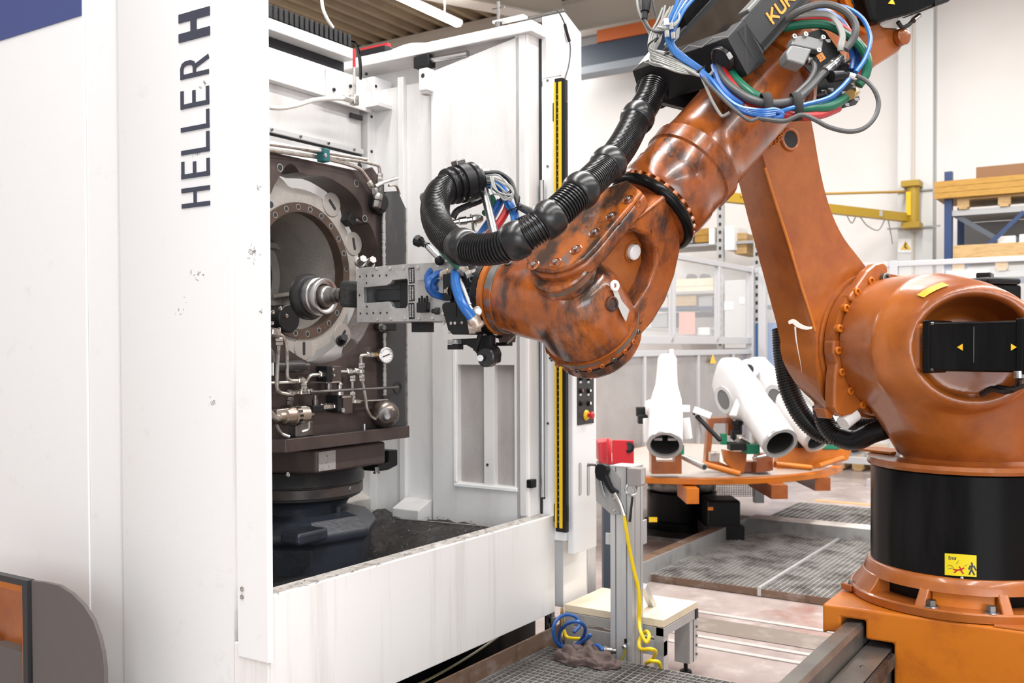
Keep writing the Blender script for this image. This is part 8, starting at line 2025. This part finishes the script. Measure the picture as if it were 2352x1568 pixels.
build('warning_triangle', MB().prism(T_, XA*0.004), mat('sticker_amber', (0.85, 0.50, 0.02), 0.4), sn, smooth=None)
mb = MB(); q1_, q2_, q3_ = (PX(x, y, WALL_X-0.337) for x, y in ((2080, 559), (2078, 566), (2082, 570))); stroke_mb(mb, [q1_, q2_, q3_], -XA, 0.02, 0.001); build('triangle_mark', mb, ink, sn, smooth=None)

# ================================================================== pallet racking behind the right hand fence
XR = 13.6
def K(px, py, k=0.0): return PX(px, py, XR+k)
rk = thing('pallet_rack', 'blue pallet rack with grey shelf decks behind the far fence', 'rack', (XR+0.5, K(2230, 600).y, 0))
yu = K(2179, 500).y
build('upright', MB().boxb(V((XR, yu, K(2180, 395).z/2)), YA*0.045, XA*0.05, ZA*K(2180, 395).z/2), rack_blue, rk, smooth=None)
build('upright', MB().boxb(V((XR+1.0, yu, K(2180, 395).z/2)), YA*0.045, XA*0.05, ZA*K(2180, 395).z/2), rack_blue, rk, smooth=None)
y_end = yu-2.9
build('upright', MB().boxb(V((XR, y_end, K(2180, 395).z/2)), YA*0.045, XA*0.05, ZA*K(2180, 395).z/2), rack_blue, rk, smooth=None)
z_s1 = K(2190, 484).z; z_s2 = K(2190, 628).z
for z_, nm in ((z_s1, 'shelf_beam'), (z_s2, 'shelf_beam')):
    build(nm, MB().box(XR-0.03, XR+0.03, y_end, yu-0.045, z_-0.07, z_), rack_grey, rk, smooth=None)
    build('shelf_deck', MB().box(XR, XR+1.0, y_end, yu-0.045, z_-0.05, z_-0.02), mat('dull_deck', (0.25, 0.25, 0.25), 0.5), rk, smooth=None)
build('brace', MB().bar(K(2186, 490, 0.02), K(2286, 546, 0.02), 0.05, 0.06), mat('rack_dark', (0.07, 0.08, 0.10), 0.5), rk, smooth=None)
build('brace', MB().bar(K(2352, 486, -0.02), K(2206, 624, -0.02), 0.04, 0.05), rack_blue, rk, smooth=None)
build('blue_crossbar', MB().bar(K(2186, 438, -0.03), K(2352, 424, -0.03), 0.03, 0.035), rack_blue, rk, smooth=None)
build('back_panel', MB().box(XR+0.95, XR+0.97, y_end, yu-0.05, K(2300, 545).z, z_s1-0.06), mat('dull_deck', (0.25, 0.25, 0.25), 0.5), rk, smooth=None)
build('low_shelf_beam', MB().box(XR-0.03, XR+0.03, y_end, yu-0.045, K(2300, 652).z, K(2300, 640).z), rack_blue, rk, smooth=None)
def pallet(label, px0, px1, ztop_, x0, dep, n_blocks=3, m=wood, grp='wooden pallets on the racks'):
    y0_, y1_ = PX(px1, 500, x0).y, PX(px0, 500, x0).y
    if y0_ > y1_: y0_, y1_ = y1_, y0_
    p = thing('pallet', label, 'pallet', V((x0+dep/2, (y0_+y1_)/2, ztop_-0.14)), grp)
    nb_ = 5
    for k in range(nb_): build('deck_board', MB().box(x0+dep*k/nb_+0.004, x0+dep*(k+1)/nb_-0.012, y0_, y1_, ztop_-0.024, ztop_), m, p, smooth=None)
    for k in range(n_blocks):
        yc = y0_+0.07+(y1_-y0_-0.14)*k/(n_blocks-1)
        build('block', MB().box(x0, x0+0.1, yc-0.07, yc+0.07, ztop_-0.118, ztop_-0.024), m, p, smooth=None)
        build('runner', MB().box(x0, x0+dep, yc-0.05, yc+0.05, ztop_-0.14, ztop_-0.118), m, p, smooth=None)
    return p
zp_a = K(2250, 452).z
pallet('wooden pallet on the upper rack shelf under the yellow timber crate', 2198, 2420, z_s1+0.145, XR-0.05, 0.8)
cr = thing('timber_crate', 'long yellow timber crate on the upper shelf of the blue rack', 'crate', (XR+0.4, K(2250, 440).y, z_s1+0.15))
y0_, y1_ = K(2420, 440).y, K(2150, 440).y
zc0_, zc1_ = z_s1+0.148, K(2300, 408).z
hcr = (zc1_-zc0_)
for k in range(3): build('side_board', MB().box(XR-0.13, XR-0.10, y0_, y1_, zc0_+hcr*k/3+0.004, zc0_+hcr*(k+1)/3), wood_y, cr, smooth=None)
build('inner_box', MB().box(XR-0.10, XR+0.7, y0_+0.02, y1_-0.02, zc0_, zc1_-0.01), wood_y, cr, smooth=None)
q0, q1 = K(2352, 386), K(2244, 412)
bx_ = build('carton', MB().box(XR-0.08, XR+0.6, K(2440, 400).y, K(2244, 400).y, zc1_+0.002, K(2300, 381).z), carton, None, smooth=None, bevel=0.004)
tag(bx_, 'brown carton lying on top of the yellow timber crate', 'carton')
pallet('wooden pallet on the lower rack shelf behind the fence rail', 2188, 2420, K(2250, 598).z, XR-0.05, 0.8)
tb_ = build('timber_beam', MB().box(XR-0.08, XR+0.1, K(2420, 570).y, K(2193, 570).y, K(2250, 598).z+0.004, K(2250, 562).z), wood, None, smooth=None, bevel=0.004)
tag(tb_, 'pale timber beam lying on the lower rack pallet', 'beam')
for k, (pa, pb, ya, yb) in enumerate(((2288, 2330, 556, 540), (2338, 2380, 552, 538))):
    o = build('white_parcel', MB().box(XR+0.12, XR+0.5, K(pb, 550).y, K(pa, 550).y, K(2300, 562).z, K(2300, yb).z), white_pl, None, smooth=None, bevel=0.01)
    tag(o, ('white parcel behind the timber beam, next to the diagonal brace', 'white parcel behind the timber beam at the picture edge')[k], 'parcel', 'white parcels on the lower shelf')
db = build('dark_bin', MB().box(XR-0.02, XR+0.5, K(2334, 680).y, K(2262, 680).y, K(2300, 652).z-0.22, K(2300, 655).z-0.0), mat('dark_bin_plastic', (0.03, 0.035, 0.045), 0.5), None, smooth=None)
tag(db, 'dark plastic bin on the lowest rack shelf beside the paper notice', 'bin')
build('bin_band', MB().box(XR-0.03, XR-0.02, K(2334, 680).y, K(2262, 680).y, K(2300, 668).z, K(2300, 662).z), rack_blue, db, smooth=None)

# ================================================================== racking and crates seen through the fence behind the wrist
XQ = 14.2
def Q(px, py, k=0.0): return PX(px, py, XQ+k)
r2 = thing('storage_rack', 'pale storage rack seen through the clear fence panes', 'rack', (XQ+0.4, Q(1580, 700).y, 0))
yl_, yr_ = Q(1480, 700).y, Q(1760, 700).y
for py in (560, 668, 704, 752): build('shelf', MB().box(XQ-0.02, XQ+0.8, yr_, yl_, Q(1600, py+6).z, Q(1600, py).z), rack_grey if py != 704 else rack_blue, r2, smooth=None)
for px in (1656, 1740): 
    build('upright', MB().box(XQ-0.04, XQ+0.03, Q(px, 700).y-0.05, Q(px, 700).y+0.05, 0, Q(px, 470).z), mat('perforated_upright', (0.45, 0.45, 0.44), 0.5), r2, smooth=None)
    mb = MB(); z_ = 1.0; zz = Q(px, 474).z
    while z_ < zz: mb.box(XQ-0.046, XQ-0.04, Q(px, 700).y-0.018, Q(px, 700).y+0.018, z_, z_+0.05); z_ += 0.12
    tag(build('upright_holes', mb, dark_void, r2, smooth=None), kind='stuff')
def crate(nm, label, cat, px0, px1, py0, py1, m, k=0.05, dep=0.6, boards=0, grp=None):
    y0_, y1_ = Q(px1, py1, k).y, Q(px0, py1, k).y; z0_, z1_ = Q(px0, py1, k).z, Q(px0, py0, k).z
    if boards:
        t = thing(nm, label, cat, (XQ+k+dep/2, (y0_+y1_)/2, z0_), grp)
        for b in range(boards): build('side_board', MB().box(XQ+k-0.02, XQ+k, y0_, y1_, z0_+(z1_-z0_)*b/boards+0.006, z0_+(z1_-z0_)*(b+1)/boards), m, t, smooth=None)
        build('inner_box', MB().box(XQ+k, XQ+k+dep, y0_+0.01, y1_-0.01, z0_, z1_-0.01), m, t, smooth=None); return t
    o = build(nm, MB().box(XQ+k, XQ+k+dep, y0_, y1_, z0_, z1_), m, None, smooth=None, bevel=0.008); return tag(o, label, cat, grp)
crate('wooden_crate', 'yellow wooden crate with pale posts on the top shelf behind the forearm collar', 'crate', 1597, 1646, 526, 558, wood_y, boards=2)
crate('crate_post', 'pale ribbed cardboard post at the crate corner on the top shelf', 'post', 1628, 1640, 524, 562, white_pl, -0.05, 0.1)
crate('grey_bin', 'small dark grey bin at the left end of the top shelf', 'bin', 1560, 1590, 530, 560, rack_grey)
crate('white_box', 'white cardboard box on the top shelf beside the perforated upright', 'box', 1664, 1686, 520, 575, white_pl, -0.1)
crate('wooden_crate', 'wooden crate at the right end of the top shelf by the robot arm', 'crate', 1688, 1716, 536, 584, wood, boards=3)
crate('wooden_crate', 'long pale wooden crate on the middle shelf seen through the fence', 'crate', 1540, 1640, 642, 678, wood_l, boards=2)
for k, px in enumerate((1586, 1617)):
    o = build('cable_reel', MB().lathe(Q(px, 638, 0.1), XA, [(-0.03, 0.062), (-0.02, 0.065), (0.12, 0.065)], 20), dk_cable, None); tag(o, ('small black reel standing on the pale crate, the one nearer the wrist', 'small black reel standing on the pale crate, the one nearer the upright')[k], 'reel', 'black reels on the pale crate')
crate('wooden_crate', 'brown wooden crate below the long pale crate', 'crate', 1534, 1600, 680, 704, wood, boards=1)
crate('pallet_box', 'wooden pallet box with grey tray under the middle shelf', 'box', 1604, 1636, 682, 704, rack_grey)
crate('grey_tub', 'dark grey tub on the shelf left of the pink sheet', 'tub', 1496, 1532, 720, 752, rack_grey)
crate('black_tray', 'long dark tray on the shelf behind the pink sheet', 'tray', 1530, 1636, 718, 728, dark_void, 0.2)
crate('dark_case', 'dark case standing on the blue shelf above the tray', 'case', 1606, 1636, 706, 718, mat('rack_dark', (0.07, 0.08, 0.10), 0.5), 0.0)
build('paper_sheet', MB().boxb(Q(1578, 742, -0.12), YA*abs(Q(1560, 742).y-Q(1596, 742).y)/2, XA*0.004, ZA*abs(Q(1578, 718).z-Q(1578, 768).z)/2), mat('pink_paper', (0.80, 0.36, 0.30), 0.6), r2, smooth=None)
crate('white_tub', 'white tub on the bottom shelf right of the pink sheet', 'tub', 1602, 1630, 752, 770, white_pl, -0.05)
cb2 = crate('grey_cabinet', 'tall pale grey cabinet with white label at the fence corner', 'cabinet', 1664, 1712, 644, 800, mat('pale_cabinet', (0.60, 0.595, 0.58), 0.5), -0.3)
build('label', MB().boxb(Q(1674, 702, -0.305), YA*0.07, XA*0.003, ZA*0.06), white_pl, cb2, smooth=None)
build('label', MB().boxb(Q(1704, 690, -0.305), YA*0.04, XA*0.003, ZA*0.05), white_pl, cb2, smooth=None)
# blue drum / bin behind the upper arm foot, floor pallets
o = build('blue_bin', MB().lathe(V((PD(1776, 800, 12.9).x, PD(1776, 800, 12.9).y, 0.0)), ZA, [(0, 0.25), (0.02, 0.28), (1.1, 0.28), (1.13, 0.30), (1.16, 0.28), (PD(1776, 742, 12.9).z, 0.26)], 28), mat('bin_blue', (0.03, 0.12, 0.33), 0.45), None)
tag(o, 'tall blue bin standing behind the foot of the upper arm', 'bin')
pf = PZ(1970, 1082, 0.0)
for k in range(2):
    p = pallet(('wooden pallet on the floor behind the black column, lower of two', 'wooden pallet on the floor behind the black column, upper of two')[k], 1915, 2030, 0.145*(k+1)+0.0, pf.x, 0.8, 3, wood, 'pallets on the floor')
wl = tag(build('floor_rail', MB().box(PZ(1850, 1100, 0.03).x, PZ(1850, 1100, 0.03).x+0.08, -2, 2.7, 0, 0.08), alu_far, None, smooth=None), 'pale metal guide rail lying across the floor behind the turntable', 'rail')
# wire mesh guard low behind the turntable
mg = thing('mesh_guard', 'fine wire mesh guard below the edge of the orange turntable', 'guard', PZ(1690, 1140, 0.0))
mb = MB()
for k in range(24):
    px = 1640+k*4; a = PD(px, 1106, 8.6); b = PD(px, 1140, 8.6); mb.bar(a, b, 0.004, 0.004)
for k in range(9):
    py = 1106+k*4.2; mb.bar(PD(1640, py, 8.6), PD(1736, py, 8.6), 0.004, 0.004)
tag(build('wire_mesh', mb, galv, mg, smooth=None), kind='stuff')
build('mesh_post', MB().boxb(PD(1742, 1122, 8.6), RL*0.04, FL*0.04, ZA*0.12), galv, mg, smooth=None)
build('mesh_foot', MB().boxb(PZ(1742, 1150, 0.0)+ZA*0.1, RL*0.03, FL*0.03, ZA*0.1), galv, mg, smooth=None)
